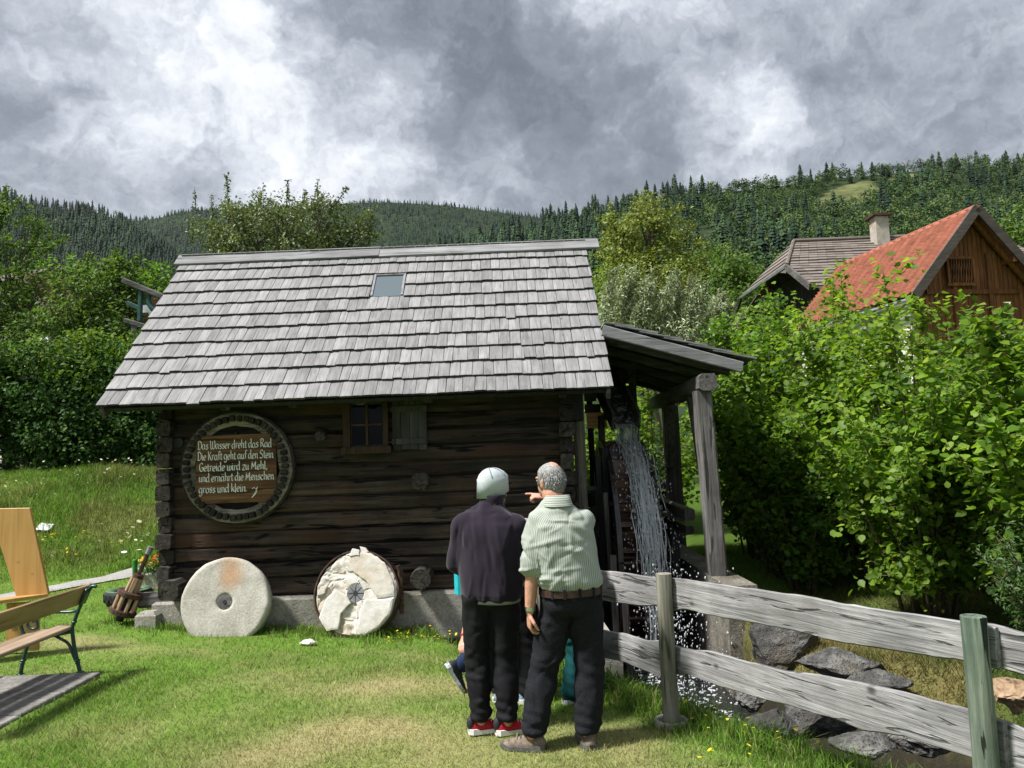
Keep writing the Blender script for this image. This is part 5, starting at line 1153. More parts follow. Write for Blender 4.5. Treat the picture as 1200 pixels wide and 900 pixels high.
rockat(1085, 865, 5.2, (.22, .16, .10), 15.4, 'rounded grey rock under the fence by the green post', rz=-.3, sq=.3, amp=.2)
rockat(880, 818, 6.5, (.13, .12, .13), 17.1, 'small wet stone wedged against the concrete pier', sq=.3)
p_ = PY(1190, 812, 5.6); lump('log_stump', (p_[0], 5.6, p_[2]), (.14, .13, .13), 4.4, 'pale split log end at the foot of the bushes', 'log', 'pinion_wood', sq=.5)

# ------------------------------------------------------------------ people
def remesh(mb, voxel, smooth=4, sfac=.5, fold=None):
    """fuse lofted pieces into one continuous skin"""
    me = mb.mesh('tmp'); bm = bmesh.new(); bm.from_mesh(me); bmesh.ops.recalc_face_normals(bm, faces=bm.faces[:]); bm.to_mesh(me); bm.free()
    ob = bpy.data.objects.new('tmp', me); COL.objects.link(ob)
    r = ob.modifiers.new('r', 'REMESH'); r.mode = 'VOXEL'; r.voxel_size = voxel
    s = ob.modifiers.new('s', 'SMOOTH'); s.iterations = smooth; s.factor = sfac
    dg = bpy.context.evaluated_depsgraph_get(); m2 = bpy.data.meshes.new_from_object(ob.evaluated_get(dg)); bpy.data.objects.remove(ob); bpy.data.meshes.remove(me)
    if fold:
        n = len(m2.vertices); co_ = np.zeros(n*3); no_ = np.zeros(n*3); m2.vertices.foreach_get('co', co_); m2.vertices.foreach_get('normal', no_); co_ = co_.reshape(-1, 3); no_ = no_.reshape(-1, 3)
        d_ = np.array([fold(Vector(p_)) for p_ in co_]); m2.vertices.foreach_set('co', (co_+no_*d_[:, None]).ravel())
    m2.polygons.foreach_set('use_smooth', [True]*len(m2.polygons)); m2.update(); return m2
def mobj(me, name, mat, parent):
    me.name = name; me.materials.clear(); me.materials.append(MATS[mat]); o = bpy.data.objects.new(name, me); COL.objects.link(o); o.parent = parent; return o
def ellring(c, ax, ay, rx, ry, n=20, sq=2.3):
    o = []
    for k in range(n):
        a = 2*math.pi*k/n; c_, s_ = math.cos(a), math.sin(a); e = 2.0/sq
        o.append(Vector(c)+ax*(rx*math.copysign(abs(c_)**e, c_))+ay*(ry*math.copysign(abs(s_)**e, s_)))
    return o
def loft(mb, secs):                                     # secs: centre, right axis, front axis, rx, ry
    mb.rings([ellring(*s_) for s_ in secs], True)
def limb(mb, pts, rs, n=14, sub=5):
    P = crv([Vector(p_) for p_ in pts], sub); R_ = np.interp(np.linspace(0, len(pts)-1, len(P)), range(len(pts)), rs)
    mb.tube(P, list(R_), n); mb.ell(pts[0], (rs[0],)*3, 10, 6); mb.ell(pts[-1], (rs[-1]*.98,)*3, 10, 6)
def hdir(a): return Vector((math.sin(a), math.cos(a), 0))   # heading: 0 looks along +Y, positive turns to the right
def frame(a): f_ = hdir(a); return Vector((f_.y, -f_.x, 0)), f_
def hand(mb, wrist, d, palm, curl=.5, thumb=1, spread=.02, fing=None, sc=1.0):
    """palm and five fingers; d along the hand, palm the way the palm looks, curl 0 flat to 1 fist"""
    d = Vector(d).normalized(); pn = Vector(palm); pn = (pn-d*pn.dot(d)).normalized(); sd_ = d.cross(pn)*thumb   # thumb side
    w_ = Vector(wrist); rs_ = []
    for (l, hw_, ht_) in ((-.02, .027, .02), (.02, .034, .017), (.06, .042, .016), (.09, .041, .013)): rs_.append([w_+d*l*sc+sd_*math.cos(2*math.pi*k/14)*hw_*sc+pn*math.sin(2*math.pi*k/14)*ht_*sc for k in range(14)])
    mb.rings(rs_, True)
    for i, (ln, off_) in enumerate(((.072, .030), (.080, .010), (.074, -.011), (.058, -.031))):
        c_ = curl if fing is None else fing[i]; p_ = w_+d*.085*sc+sd_*off_*sc; pts = [p_]; a = 0; dirn = d
        for s_, f_ in ((.45, .75), (.32, 1.25), (.23, .9)):
            a += c_*f_; dirn = d*math.cos(a)+pn*math.sin(a)+sd_*off_*spread*8; p_ = p_+dirn.normalized()*ln*s_*sc; pts.append(p_)
        mb.tube(pts, [.0100*sc, .0095*sc, .0085*sc, .0072*sc], 8); mb.ell(pts[-1], (.0072*sc,)*3, 6, 4)
    t0 = w_+d*.02*sc+sd_*.03*sc; t1 = t0+(d*.6+sd_*.75+pn*.3)*.042*sc; t2 = t1+(d*.9+sd_*.1+pn*.5)*.034*sc; t3 = t2+(d*.8-sd_*.25+pn*.6)*.026*sc
    mb.tube([t0, t1, t2, t3], [.015*sc, .012*sc, .0105*sc, .008*sc], 8)
def head(mb, c, a, tilt=0.0, sc=1.0):
    """skull, jaw, nose, ears, brow; c centre of the head, a heading of the face"""
    r_, f_ = frame(a); up = (Vector((0, 0, 1))*math.cos(tilt)+f_*-math.sin(tilt)); f_ = r_.cross(up)*-1
    M = Matrix((r_, f_, up)).transposed(); c = Vector(c)
    def E(o_, rr_): mb.ell(c+M @ (Vector(o_)*sc), tuple(k*sc for k in rr_), 16, 12, M)
    E((0, -.008, .030), (.077, .095, .088)); E((0, .022, -.035), (.060, .072, .082)); E((0, .050, -.085), (.038, .036, .026)); E((0, .030, -.055), (.056, .05, .04))
    E((0, .098, -.022), (.013, .022, .020)); E((0, .094, .0), (.009, .016, .026)); E((-.032, .078, .018), (.028, .014, .010)); E((.032, .078, .018), (.028, .014, .010))
    E((0, .083, -.058), (.024, .012, .006)); E((0, .081, -.068), (.021, .012, .007))
    for s_ in (-1, 1): E((s_*.079, -.006, -.014), (.010, .020, .033)); E((s_*.083, -.013, .004), (.009, .013, .016))
    return M
def eyes(parent, c, M, sc=1.0):
    for s_ in (-1, 1):
        mb = MB(); mb.ell(Vector(c)+M @ (Vector((s_*.031, .083, .0))*sc), (.012*sc, .008*sc, .008*sc), 10, 8, M); e = mb.build('eye', 'eye_white', parent)
        mb = MB(); mb.ell(Vector(c)+M @ (Vector((s_*.031, .0895, .0))*sc), (.005*sc, .003*sc, .005*sc), 8, 6, M); mb.build('iris', 'dark_iron', e)
def shoe(parent, ankle, a, ln=.285, mat='dark_shoe', sole='white_sole', zb=0.0, pitch=0.0, sc=1.0, w_=.048, lace='white_sole'):
    """low shoe: upper, thick sole, laces; ankle is the ground point under the ankle"""
    r_, f_ = frame(a); base = Vector((ankle[0], ankle[1], zb)); up = Vector((0, 0, 1))
    if pitch: q_ = f_*math.cos(pitch)-up*math.sin(pitch); up = f_*math.sin(pitch)+up*math.cos(pitch); f_ = q_
    st = np.linspace(0, 1, 13); rs_ = []; so = []; hk = ln/.285
    for s_ in st:
        y_ = (-.085+s_*.285)*hk; wd_ = w_*hk*np.interp(s_, [0, .08, .25, .5, .72, .9, 1], [.45, .78, .80, .86, 1.0, .74, .22]); top = hk*np.interp(s_, [0, .05, .22, .42, .6, .8, .95, 1], [.060, .098, .105, .092, .070, .055, .045, .030])
        cx_ = .010*hk*math.sin(s_*2.2)
        c_ = base+f_*y_; b0 = .022*hk
        ring = []
        for k in range(14):
            t_ = 2*math.pi*k/14; zz_ = max(0.0, math.sin(t_))
            ring.append(c_+r_*(math.cos(t_)*wd_*(1-.45*zz_*(1 if s_ > .3 else .75)))+up*(b0+(top-b0)*zz_**.8 if math.sin(t_) > 0 else b0-.004))
        rs_.append(ring)
        ws_ = wd_*1.10+.002; sole_up = .028*hk+(.010*hk if s_ < .2 else 0)+.012*hk*max(0, s_-.85)*4; lift = .016*hk*max(0, s_-.8)*5*.5
        so.append([c_+r_*(x_*ws_)+up*z_ for x_, z_ in ((-1, lift+.004), (-.9, lift), (.9, lift), (1, lift+.004), (1.0, sole_up), (-1.0, sole_up))])
    mb = MB(); mb.rings(rs_, True); o = mb.build('shoe', mat, parent, smooth=True)
    mb = MB(); mb.rings(so, True); mb.build('sole', sole, o)
    for k in range(4):
        y_ = (.045+.022*k)*hk; z_ = (.094-.012*k)*hk; mb = MB(); c_ = base+f_*y_+up*z_; wl = .022*hk
        mb.tube([c_-r_*wl-up*.008, c_+up*.003, c_+r_*wl-up*.008], .0032, 5); mb.build('lace', lace, o)
    return o
def creases(seed, n, z0, z1, amp, steep=1.0, w0=.010):
    """single long pull lines in the cloth, given across the back"""
    r_ = random.Random(seed); L = []
    for _ in range(n):
        x_, z_ = r_.uniform(-.22, .24), r_.uniform(z0, z1); a = r_.uniform(-.9, .9)/steep+math.pi/2*(1 if steep > 1 else r_.choice([.35, .65, -.35])); L.append((x_, z_, math.cos(a), math.sin(a), r_.uniform(.06, .16), r_.choice([-1, 1, 1])*amp*r_.uniform(.5, 1.2), w0*r_.uniform(.7, 1.6)))
    def f(p_):
        d = 0.0
        for (x_, z_, c_, s_, ln, am, w_) in L:
            u_, v_ = (p_.x-x_)*c_+(p_.z-z_)*s_, -(p_.x-x_)*s_+(p_.z-z_)*c_
            if abs(u_) < ln and abs(v_) < 3*w_: d += am*math.exp(-(v_/w_)**2)*(1-(u_/ln)**2)
        return d
    return f
def folds(seed, amp, sx=9.0, sz=4.0, diag=0.0):
    def f(p_):
        a = nz(p_.x*sx+diag*p_.z*6+seed, p_.y*sx+seed, p_.z*sz); b = nz(p_.x*sx*2.3+seed, p_.y*sx*2.3, p_.z*sz*3.1+diag*p_.x*10)
        return amp*(1-abs(a)*2.4)+amp*.55*b
    return f
def trousers(parent, pelvis, ax, ay, hips, knees, ankles, waist_z, mat, wr=(.175, .125), thigh=.098, knee=.078, hem=.072, seed=1.0, amp=.0045, voxel=.0135, brk=True):
    mb = MB(); p_ = Vector(pelvis); secs = []
    for (dz, kx, ky) in ((waist_z-p_.z, 1.0, 1.0), ((waist_z-p_.z)*.5, 1.04, 1.04), (0, 1.08, 1.08), (-.06, 1.02, 1.0), (-.10, .80, .8)): secs.append((p_+Vector((0, 0, dz)), ax, ay, wr[0]*kx, wr[1]*ky))
    loft(mb, list(reversed(secs)))
    for h_, k_, a_ in zip(hips, knees, ankles):
        h_, k_, a_ = Vector(h_), Vector(k_), Vector(a_); lo = a_+(k_-a_)*.10; m1 = k_.lerp(a_, .5)
        limb(mb, [h_, h_.lerp(k_, .5), k_, m1, lo], [thigh, thigh*.93, knee, knee*.94, hem], 16)
        if brk:
            for q_, rr_ in ((.06, 1.05), (.12, .94), (.02, 1.06)): mb.ell(a_+(k_-a_)*q_, (hem*rr_, hem*rr_*1.06, .016), 14, 6)
    base_f = folds(seed, amp, 7.0, 5.5); ct_ = creases(int(seed), 30, .1, .85, .008, 1.0, .010)
    def f(q_):
        d = base_f(q_)+ct_(q_)
        for k_, a_ in zip(knees, ankles):
            dk = (q_-Vector(k_)).length; da = (q_-Vector(a_)).length
            if dk < .16: d += .007*(1-dk/.16)*math.sin(q_.z*75+q_.x*30+seed)
            if da < .22: d += .007*(1-da/.22)*math.sin(q_.z*95+q_.x*25+seed*2)
        return d
    return mobj(remesh(mb, voxel, 5, .5, f), 'trousers', mat, parent)
def person(label, x_, y_): return thing('person', label, 'person', (x_, y_, 0), 0, 'visitors gathered by the mill')

# --- man in dark fleece and pale cap
pr = person('person in dark plum fleece, black trousers, red shoes and pale grey cap seen from behind', -.185, 5.19); pr.scale = (.97, .97, .97)
ta = rad(24); ax, ay = frame(ta); ha = rad(48)
HD = Vector((.035, .05, 1.640))
fl_, fr_ = Vector((-.105, -.01, 0)), Vector((.075, -.045, 0)); ks = [Vector((-.115, .04, .50)), Vector((.072, .035, .49))]
pel = Vector((-.005, .0, .93)); ch_ = Vector((.0, .0, 1.30))
sl, sr = ch_+Vector((-.170, .02, .110)), ch_+Vector((.180, -.03, .085)); el, er = Vector((-.235, .10, 1.105)), Vector((.240, .02, 1.05)); wl, wr_ = Vector((-.08, .33, 1.10)), Vector((.20, .27, 1.20))
body = MB(); Mh = head(body, HD, ha); limb(body, [ch_+Vector((.01, .0, .17)), HD+Vector((-.008, -.03, -.07))], [.062, .058])
loft(body, [(pel, ax, ay, .12, .08), (ch_, ax, ay, .13, .09), (ch_+Vector((0, 0, .16)), ax, ay, .08, .06)])
for s_, e_, w_, th in ((sl, el, wl, 1), (sr, er, wr_, -1)): limb(body, [s_, e_, w_], [.05, .04, .028]); hand(body, w_+(w_-e_).normalized()*.02, (w_-e_), (0, 0, -1) if th == 1 else (-1, .2, .2), .75, th)
for h_, k_, a_ in zip((pel+Vector((-.09, 0, -.05)), pel+Vector((.09, 0, -.05))), ks, (fl_, fr_)): limb(body, [h_, k_, a_+Vector((0, 0, .08))], [.055, .042, .036])
mobj(remesh(body, .0068, 2), 'body', 'skin', pr); eyes(pr, HD, Mh)
jk = MB()
loft(jk, [(Vector((.0, .012, .885)), ax, ay, .222, .155, 24, 2.5), (Vector((.0, .010, 1.0)), ax, ay, .222, .158, 24, 2.5), (Vector((.0, .0, 1.14)), ax, ay, .220, .155, 24, 2.4), (ch_+Vector((0, 0, .02)), ax, ay, .226, .150, 24, 2.3), (ch_+Vector((0, 0, .085)), ax, ay, .222, .135, 24, 2.2), (ch_+Vector((.004, 0, .135)), ax, ay, .185, .112), (ch_+Vector((.006, 0, .175)), ax, ay, .13, .095), (ch_+Vector((.012, .004, .215)), ax, ay, .088, .08), (ch_+Vector((.018, .012, .252)), ax, ay, .078, .078)])
for s_, e_, w_ in ((sl, el, wl), (sr, er, wr_)): limb(jk, [s_+Vector((0, 0, -.02)), s_.lerp(e_, .5), e_, e_.lerp(w_, .55), w_], [.088, .082, .074, .062, .052], 16)
ff = folds(3.0, .010, 6.0, 2.4, .35)
cj = creases(5, 26, .92, 1.40, .009, 3.0, .012)
def jf(p_):
    d = ff(p_)+cj(p_)
    if p_.z < 1.0: d += .006*math.sin(math.atan2(p_.y, p_.x)*9+1)*(1.0-p_.z)/.12
    if abs(p_.z-.905) < .012: d -= .004
    for e_ in (el, er):
        q_ = (p_-e_).length
        if q_ < .13: d += .008*(1-q_/.13)*math.sin(p_.z*60+p_.x*25)
    return d
jo = mobj(remesh(jk, .011, 16, .6, jf), 'jacket', 'fleece', pr)
mb = MB(); loft(mb, [(Vector((.0, .01, .862)), ax, ay, .195, .138, 24, 2.4), (Vector((.0, .01, .90)), ax, ay, .20, .14, 24, 2.4)]); mb.build('undershirt_hem', 'grey_cloth', pr, smooth=True)
mb = MB(); cr_ = []
for (dz, kx, lean) in ((.235, .080, 0), (.262, .083, .004), (.292, .085, .004), (.295, .079, .004), (.26, .074, 0)): cr_.append(ellring(ch_+Vector((.016+(dz-.235)*.2, .012+lean, dz-.012)), ax, ay, kx, kx*1.02, 24))
mb.rings(cr_, False); mb.build('collar', 'fleece', jo, smooth=True)
trousers(pr, pel, ax, ay, [pel+Vector((-.095, 0, -.02)), pel+Vector((.095, -.01, -.02))], ks, [fl_+Vector((0, .0, .10)), fr_+Vector((0, 0, .10))], .95, 'black_trousers', (.168, .122), .105, .086, .066, 4.0, .009)
shoe(pr, fl_+Vector((.0, .01, 0)), rad(74), .29, 'red_mesh', 'white_sole'); shoe(pr, fr_+Vector((.0, .01, 0)), rad(72), .29, 'red_mesh', 'white_sole')
for a_ in (fl_, fr_):
    mb = MB(); r_, f_ = frame(rad(73)); mb.ell(a_+Vector((0, .01, .07))-f_*.07, (.030, .032, .05), 10, 6); mb.build('heel_counter', 'dark_shoe', pr, smooth=True)
def skullcap(parent, c, M, zc, mat, name, off=.006, sc=1.0, low=-.045, wr=.0022):
    mb = MB(); rs_ = []; c = Vector(c)
    for i in range(11):
        th = i/10*1.0; zz_ = .122*sc*math.cos(th*1.62)-.0; rr_ = math.sin(max(th*1.62, .06)); 
        zv = .022*sc+ (.100*sc)*math.cos(th*1.62)
        if i == 10: zv = low*sc+.0
        ring = []
        for k in range(28):
            a = 2*math.pi*k/28; x_ = (.077*sc+off)*rr_*math.cos(a); y2 = -.008*sc+(.096*sc+off)*rr_*math.sin(a); wob = wr*(nz(x_*25, y2*25, zv*110)+.5*math.sin(zv*260+3*nz(x_*14, y2*14))*min(1, th*1.2))
            tip = (.045*sc if math.sin(a) > 0 else -.01*sc)*abs(math.sin(a))*(th**3)
            ring.append(c+M @ Vector((x_*(1+wob*10), y2*(1+wob*10), zv+tip)))
        rs_.append(ring)
    mb.rings(rs_, True); return mb.build(name, mat, parent, smooth=True)
cap = skullcap(pr, HD, Mh, 0, 'cap_cloth', 'cap', .017, 1.06, -.066, .006)
for (ang, wv) in ((.5, .0), (-.55, .0)):
    mb = MB(); pts = []
    for i in range(13):
        t_ = (i/12-.5)*2.5; v_ = Vector((math.sin(t_)*math.cos(ang), math.sin(t_)*math.sin(ang)-.25*math.cos(t_), math.cos(t_))); v_.normalize()
        pts.append(HD+Mh @ Vector((v_.x*.0995, -.008+v_.y*.1195, .0228+v_.z*.107)))
    mb.tube(pts, .0032, 5); mb.build('seam', 'seam', cap)
mb = MB(); mb.box(wr_+Vector((.0, .11, .04)), (.02, .08, .13), Matrix.Rotation(.3, 3, 'Z'), bev=.008); tag(mb.build('phone', 'black_sheet', loc=(pr.location.x, pr.location.y, 0)), 'dark phone held up by the person in the pale cap', 'phone')

# --- man in striped shirt
ps = person('person in pale green striped short-sleeved shirt, black jeans and belt, pointing ahead', .185, 4.87); ps.scale = (.97, .97, .97)
ta = rad(-16); ax, ay = frame(ta); ha = rad(-42)
pel = Vector((.135, .02, .93)); ch_ = Vector((.085, .0, 1.31)); HD = Vector((.035, .055, 1.672))
fl_, fr_ = Vector((-.150, -.005, 0)), Vector((.205, -.01, 0)); ks = [Vector((-.045, .05, .50)), Vector((.235, .03, .50))]
sl, sr = ch_+Vector((-.150, -.03, .105)), ch_+Vector((.155, .02, .10)); el = Vector((-.105, -.035, 1.135)); wl = Vector((-.132, -.03, .865)); er = Vector((.175, .30, 1.36)); wr_ = Vector((.035, .38, 1.545))
body = MB(); Mh = head(body, HD, ha, .05); limb(body, [ch_+Vector((0, .0, .17)), HD+Vector((-.0, -.03, -.07))], [.070, .064])
loft(body, [(pel, ax, ay, .12, .08), (ch_, ax, ay, .13, .09), (ch_+Vector((0, 0, .16)), ax, ay, .08, .06)])
limb(body, [sl, sl.lerp(el, .6), el, el.lerp(wl, .45), wl], [.055, .052, .045, .043, .031]); hand(body, wl+Vector((-.003, 0, -.02)), (wl-el)+Vector((.02, .02, 0)), (1, .25, 0), .62, 1)
limb(body, [sr, er, wr_], [.055, .044, .030]); hand(body, wr_+Vector((-.012, .004, .004)), (-1.0, .10, .14), (0, .3, -1), .5, -1, fing=[.05, .85, 1.0, 1.05])
for h_, k_, a_ in zip((pel+Vector((-.09, 0, -.05)), pel+Vector((.09, 0, -.05))), ks, (fl_, fr_)): limb(body, [h_, k_, a_+Vector((0, 0, .08))], [.055, .042, .036])
bo = mobj(remesh(body, .0064, 2), 'body', 'skin', ps); eyes(ps, HD, Mh)
shm = MB()
loft(shm, [(Vector((.135, .014, .962)), ax, ay, .180, .148, 24, 2.4), (Vector((.134, .014, .990)), ax, ay, .188, .156, 24, 2.4), (Vector((.130, .01, 1.035)), ax, ay, .208, .174, 24, 2.4), (Vector((.115, .015, 1.13)), ax, ay, .208, .178, 24, 2.3), (ch_+Vector((0, 0, .0)), ax, ay, .214, .156, 24, 2.3), (ch_+Vector((0, 0, .085)), ax, ay, .212, .136, 24, 2.2), (ch_+Vector((-.004, 0, .135)), ax, ay, .175, .112), (ch_+Vector((-.008, 0, .175)), ax, ay, .125, .096), (ch_+Vector((-.012, .005, .215)), ax, ay, .088, .082), (ch_+Vector((-.015, .01, .245)), ax, ay, .076, .078)])
limb(shm, [sl+Vector((.02, 0, 0)), sl.lerp(el, .45), sl.lerp(el, .98)], [.084, .083, .080], 16); limb(shm, [sr, sr.lerp(er, .5), er], [.072, .068, .066], 16)
ff = folds(8.0, .009, 7.0, 4.0, .5)
cs_ = creases(8, 34, 1.02, 1.45, .008, 1.0, .009)
def sf(p_):
    d = ff(p_)+(cs_(p_) if p_.z > 1.0 else 0)
    if 1.0 < p_.z < 1.08: d += .006*math.sin(math.atan2(p_.y, p_.x-.13)*11)*(1.08-p_.z)/.08
    if p_.z < 1.0: d = 0
    d += .006*math.exp(-((p_-Vector((.20, -.09, 1.38))).length/.09)**2)*math.sin((p_.x*.7+p_.z)*80)
    return d
sme = remesh(shm, .010, 9, .6, sf)
n = len(sme.vertices); at = sme.attributes.new('su', 'FLOAT', 'POINT'); vals = []
for v in sme.vertices:
    q_ = v.co; u_ = (sl.lerp(el, .55)-sl).normalized(); rel = q_-sl
    dl = (rel-u_*rel.dot(u_)).length; tt = rel.dot(u_)
    if tt > .02 and dl < .105 and (q_-ch_).dot(ax) < -.13: rr_ = rel-u_*tt; vals.append(math.atan2(rr_.dot(ay), rr_.dot(ax))*.088)
    else: c_ = Vector((.115, .01, 0)); vals.append(math.atan2((q_-c_).dot(ay)*1.25, (q_-c_).dot(ax))*.19)
at.data.foreach_set('value', vals)
m, t = newmat('striped_cloth'); su = t.n('Attribute', attribute_name='su').outputs['Fac']; co = t.n('TexCoord').outputs['Object']
su = t.math('ADD', su, t.math('MULTIPLY', t.math('SUBTRACT', t.noise(co, 7.0, 3.0), .5), .012))
fr_s = t.math('FRACT', t.math('DIVIDE', su, .0125)); st1 = t.rng(t.math('ABSOLUTE', t.math('SUBTRACT', fr_s, .5)), .08, .16, 1.0, 0.0)
fr2 = t.math('FRACT', t.math('DIVIDE', su, .066)); st2 = t.rng(t.math('ABSOLUTE', t.math('SUBTRACT', fr2, .5)), .20, .24, .75, 1.0)
col = t.mix(st1, (.37, .395, .352), (.112, .132, .110)); fz = t.noise(co, 300.0, 2.0)
out(t, bsdf(t, col, .85, fz, .2, .002, .15))
so_ = mobj(sme, 'shirt', 'striped_cloth', ps)
mb = MB(); cr_ = []
for (dz, kx, lean) in ((.205, .100, -.004), (.235, .090, 0), (.272, .083, .004), (.274, .076, .004), (.24, .074, 0)): cr_.append(ellring(ch_+Vector((-.013, .008+lean, dz)), ax, ay, kx, kx*1.0, 24))
mb.rings(cr_, False); cme = mb.build('collar', 'shirt_white', so_, smooth=True); cme.data.materials.clear(); cme.data.materials.append(MATS['striped_cloth'])
a_ = cme.data.attributes.new('su', 'FLOAT', 'POINT'); a_.data.foreach_set('value', [v.co.z*.9 for v in cme.data.vertices])
jn = trousers(ps, pel, ax, ay, [pel+Vector((-.088, 0, -.02)), pel+Vector((.092, .0, -.02))], ks, [fl_+Vector((.01, .0, .105)), fr_+Vector((0, .0, .105))], .972, 'black_jeans', (.184, .150), .112, .094, .076, 9.0, .010)
mb = MB(); bl = []
for (dz, k_) in ((-.021, .990), (-.021, 1.01), (.021, 1.01), (.021, .990)): bl.append(ellring(Vector((.135, .016, .975+dz)), ax, ay, .203*k_, .170*k_, 40, 2.35))
mb.rings(bl, False); be = mb.build('belt', 'belt', ps, smooth=False)
for k in range(7):
    a = math.pi*(1.08+k*.14); c_, s_ = math.cos(a), math.sin(a); e_ = 2/2.3; q_ = Vector((.135, .016, .976))+ax*(.2*math.copysign(abs(c_)**e_, c_))+ay*(.168*math.copysign(abs(s_)**e_, s_)); mb = MB(); mb.box(q_, (.016, .016, .058), Matrix.Rotation(-ta+a, 3, 'Z')); mb.build('belt_loop', 'black_jeans', jn)
shoe(ps, fl_+Vector((.0, .0, 0)), rad(-72), .30, 'brown_shoe', 'grey_sole', lace='grey_sole', w_=.052); shoe(ps, fr_+Vector((0, .02, 0)), rad(-8), .30, 'brown_shoe', 'grey_sole', lace='grey_sole', w_=.052)
mb = MB(); dv = (wl-el).normalized(); q_ = wl-dv*.012; mb.tube([q_-dv*.012, q_+dv*.012], [.0345, .0345], 16); wt = mb.build('watch', 'steel', ps); mb = MB(); mb.tube([q_+Vector((-.036, -.006, 0)), q_+Vector((-.043, -.007, 0))], .017, 12); mb.build('dial', 'dark_glass', wt)
# grey hair: short strands over the sides and back, thin on the crown
def hair(parent, c, M, mat, n, thin=None, ln=.028, sc=1.0, low=-.06):
    base = skullcap(parent, c, M, 0, mat, 'hair', .0015, sc, low); c = Vector(c); V = []; T = []
    for i in range(n):
        v_ = Vector(RS.normal(0, 1, 3)); v_.normalize()
        if v_.z < -.62 or (v_.y > .25 and v_.z < .55): continue
        if thin and (v_-Vector(thin)).length < .42*RS.uniform(.6, 1.25): continue
        p_ = Vector((v_.x*.079*sc, -.008+v_.y*.098*sc, .02+v_.z*.094*sc)); d_ = (v_*.16+Vector((0, -.40, -.85))+Vector(RS.normal(0, .16, 3))).normalized(); s_ = d_.cross(v_).normalized()*.0016
        k = len(V); e_ = p_+d_*ln*.5+v_*.006; f_ = p_+d_*ln*RS.uniform(.7, 1.2)+v_*.003
        V += [c+M @ q_ for q_ in (p_-s_, p_+s_, e_+s_, e_-s_, f_)]; T += [(k, k+1, k+2), (k, k+2, k+3), (k+3, k+2, k+4)]
    mb = MB(); mb.add(V, T); mb.build('strands', mat, base); return base
hr = hair(ps, HD, Mh, 'grey_hair', 2600, (0, -.35, .93), .030, 1.0, -.058)
mb = MB(); mb.ell(HD+Mh @ Vector((0, -.035, .108)), (.030, .038, .012), 14, 6, Mh @ Matrix.Rotation(.35, 3, 'X')); mb.build('bald_patch', 'skin', hr, smooth=True)

# --- person standing in front of the man in the cap
p3 = person('person in grey top and black trousers standing hidden behind the pale cap', .0, 5.78)
ax, ay = frame(rad(30)); pel = Vector((-.06, .02, .84)); ch_ = Vector((-.12, .03, 1.16)); HD = Vector((-.155, .07, 1.475)); fl_, fr_ = Vector((-.17, .05, 0)), Vector((.03, -.02, 0))
sl, sr = ch_+Vector((-.16, .06, .11)), ch_+Vector((.17, -.04, .10)); el, er = Vector((-.30, .12, .93)), Vector((.03, -.03, .905)); wl, wr_ = Vector((-.16, .32, .95)), Vector((.245, .05, 1.0))
body = MB(); Mh = head(body, HD, rad(35), 0, .94); limb(body, [ch_+Vector((0, 0, .15)), HD+Vector((0, -.02, -.07))], [.055, .052]); loft(body, [(pel, ax, ay, .12, .08), (ch_, ax, ay, .12, .09), (ch_+Vector((0, 0, .14)), ax, ay, .08, .06)])
for s_, e_, w_, th in ((sl, el, wl, 1), (sr, er, wr_, -1)): limb(body, [s_, e_, e_.lerp(w_, .4), w_], [.045, .040, .038, .027]); hand(body, w_+(w_-e_).normalized()*.015, w_-e_, (0, .3, -1), .5, th, fing=[.1, .7, .8, .9], sc=.92)
mobj(remesh(body, .0095, 2), 'body', 'skin', p3); eyes(p3, HD, Mh, .94)
mb = MB(); loft(mb, [(pel+Vector((0, 0, .0)), ax, ay, .175, .128), (pel+Vector((-.03, 0, .15)), ax, ay, .17, .12), (ch_, ax, ay, .172, .12), (ch_+Vector((0, 0, .10)), ax, ay, .15, .10), (ch_+Vector((0, 0, .155)), ax, ay, .085, .075)])
for s_, e_ in ((sl, el), (sr, er)): limb(mb, [s_, s_.lerp(e_, .5), e_], [.07, .066, .060])
mobj(remesh(mb, .013, 4, .5, folds(5, .004)), 'top', 'grey_cloth', p3)
trousers(p3, pel, ax, ay, [pel+Vector((-.085, 0, -.02)), pel+Vector((.085, 0, -.02))], [Vector((-.15, .06, .45)), Vector((.035, .02, .45))], [fl_+Vector((0, 0, .05)), fr_+Vector((0, 0, .05))], .86, 'black_trousers', (.16, .12), .09, .075, .075, 6.0)
shoe(p3, fl_, rad(30), .26, 'blue_shoe', 'white_sole'); shoe(p3, fr_, rad(68), .26, 'blue_shoe', 'white_sole'); hair(p3, HD, Mh, 'brown_hair', 700, None, .05, .95, -.07)

# --- person crouching in navy trousers
p4 = person('person in navy trousers crouching low on the grass with one sole showing', -.28, 6.35)
ax, ay = frame(rad(48)); pel = Vector((.02, .05, .40)); ch_ = Vector((.07, .14, .76)); HD = Vector((.10, .22, 1.04)); kl, al = Vector((.10, .02, .37)), Vector((-.225, -.27, .165)); kr, ar = Vector((.345, .30, .50)), Vector((.33, .42, .06))
sl, sr = ch_+Vector((-.13, .10, .09)), ch_+Vector((.13, -.08, .09)); el, er = Vector((-.14, .12, .52)), Vector((.28, .10, .58)); wl, wr_ = Vector((-.175, -.12, .37)), Vector((.36, .26, .60))
body = MB(); Mh = head(body, HD, rad(50), .2, .95); limb(body, [ch_+Vector((.01, .02, .12)), HD+Vector((-.01, -.02, -.07))], [.052, .05]); loft(body, [(pel, ax, ay, .12, .09), (ch_, ax, ay, .12, .09), (ch_+Vector((.02, .02, .13)), ax, ay, .08, .06)])
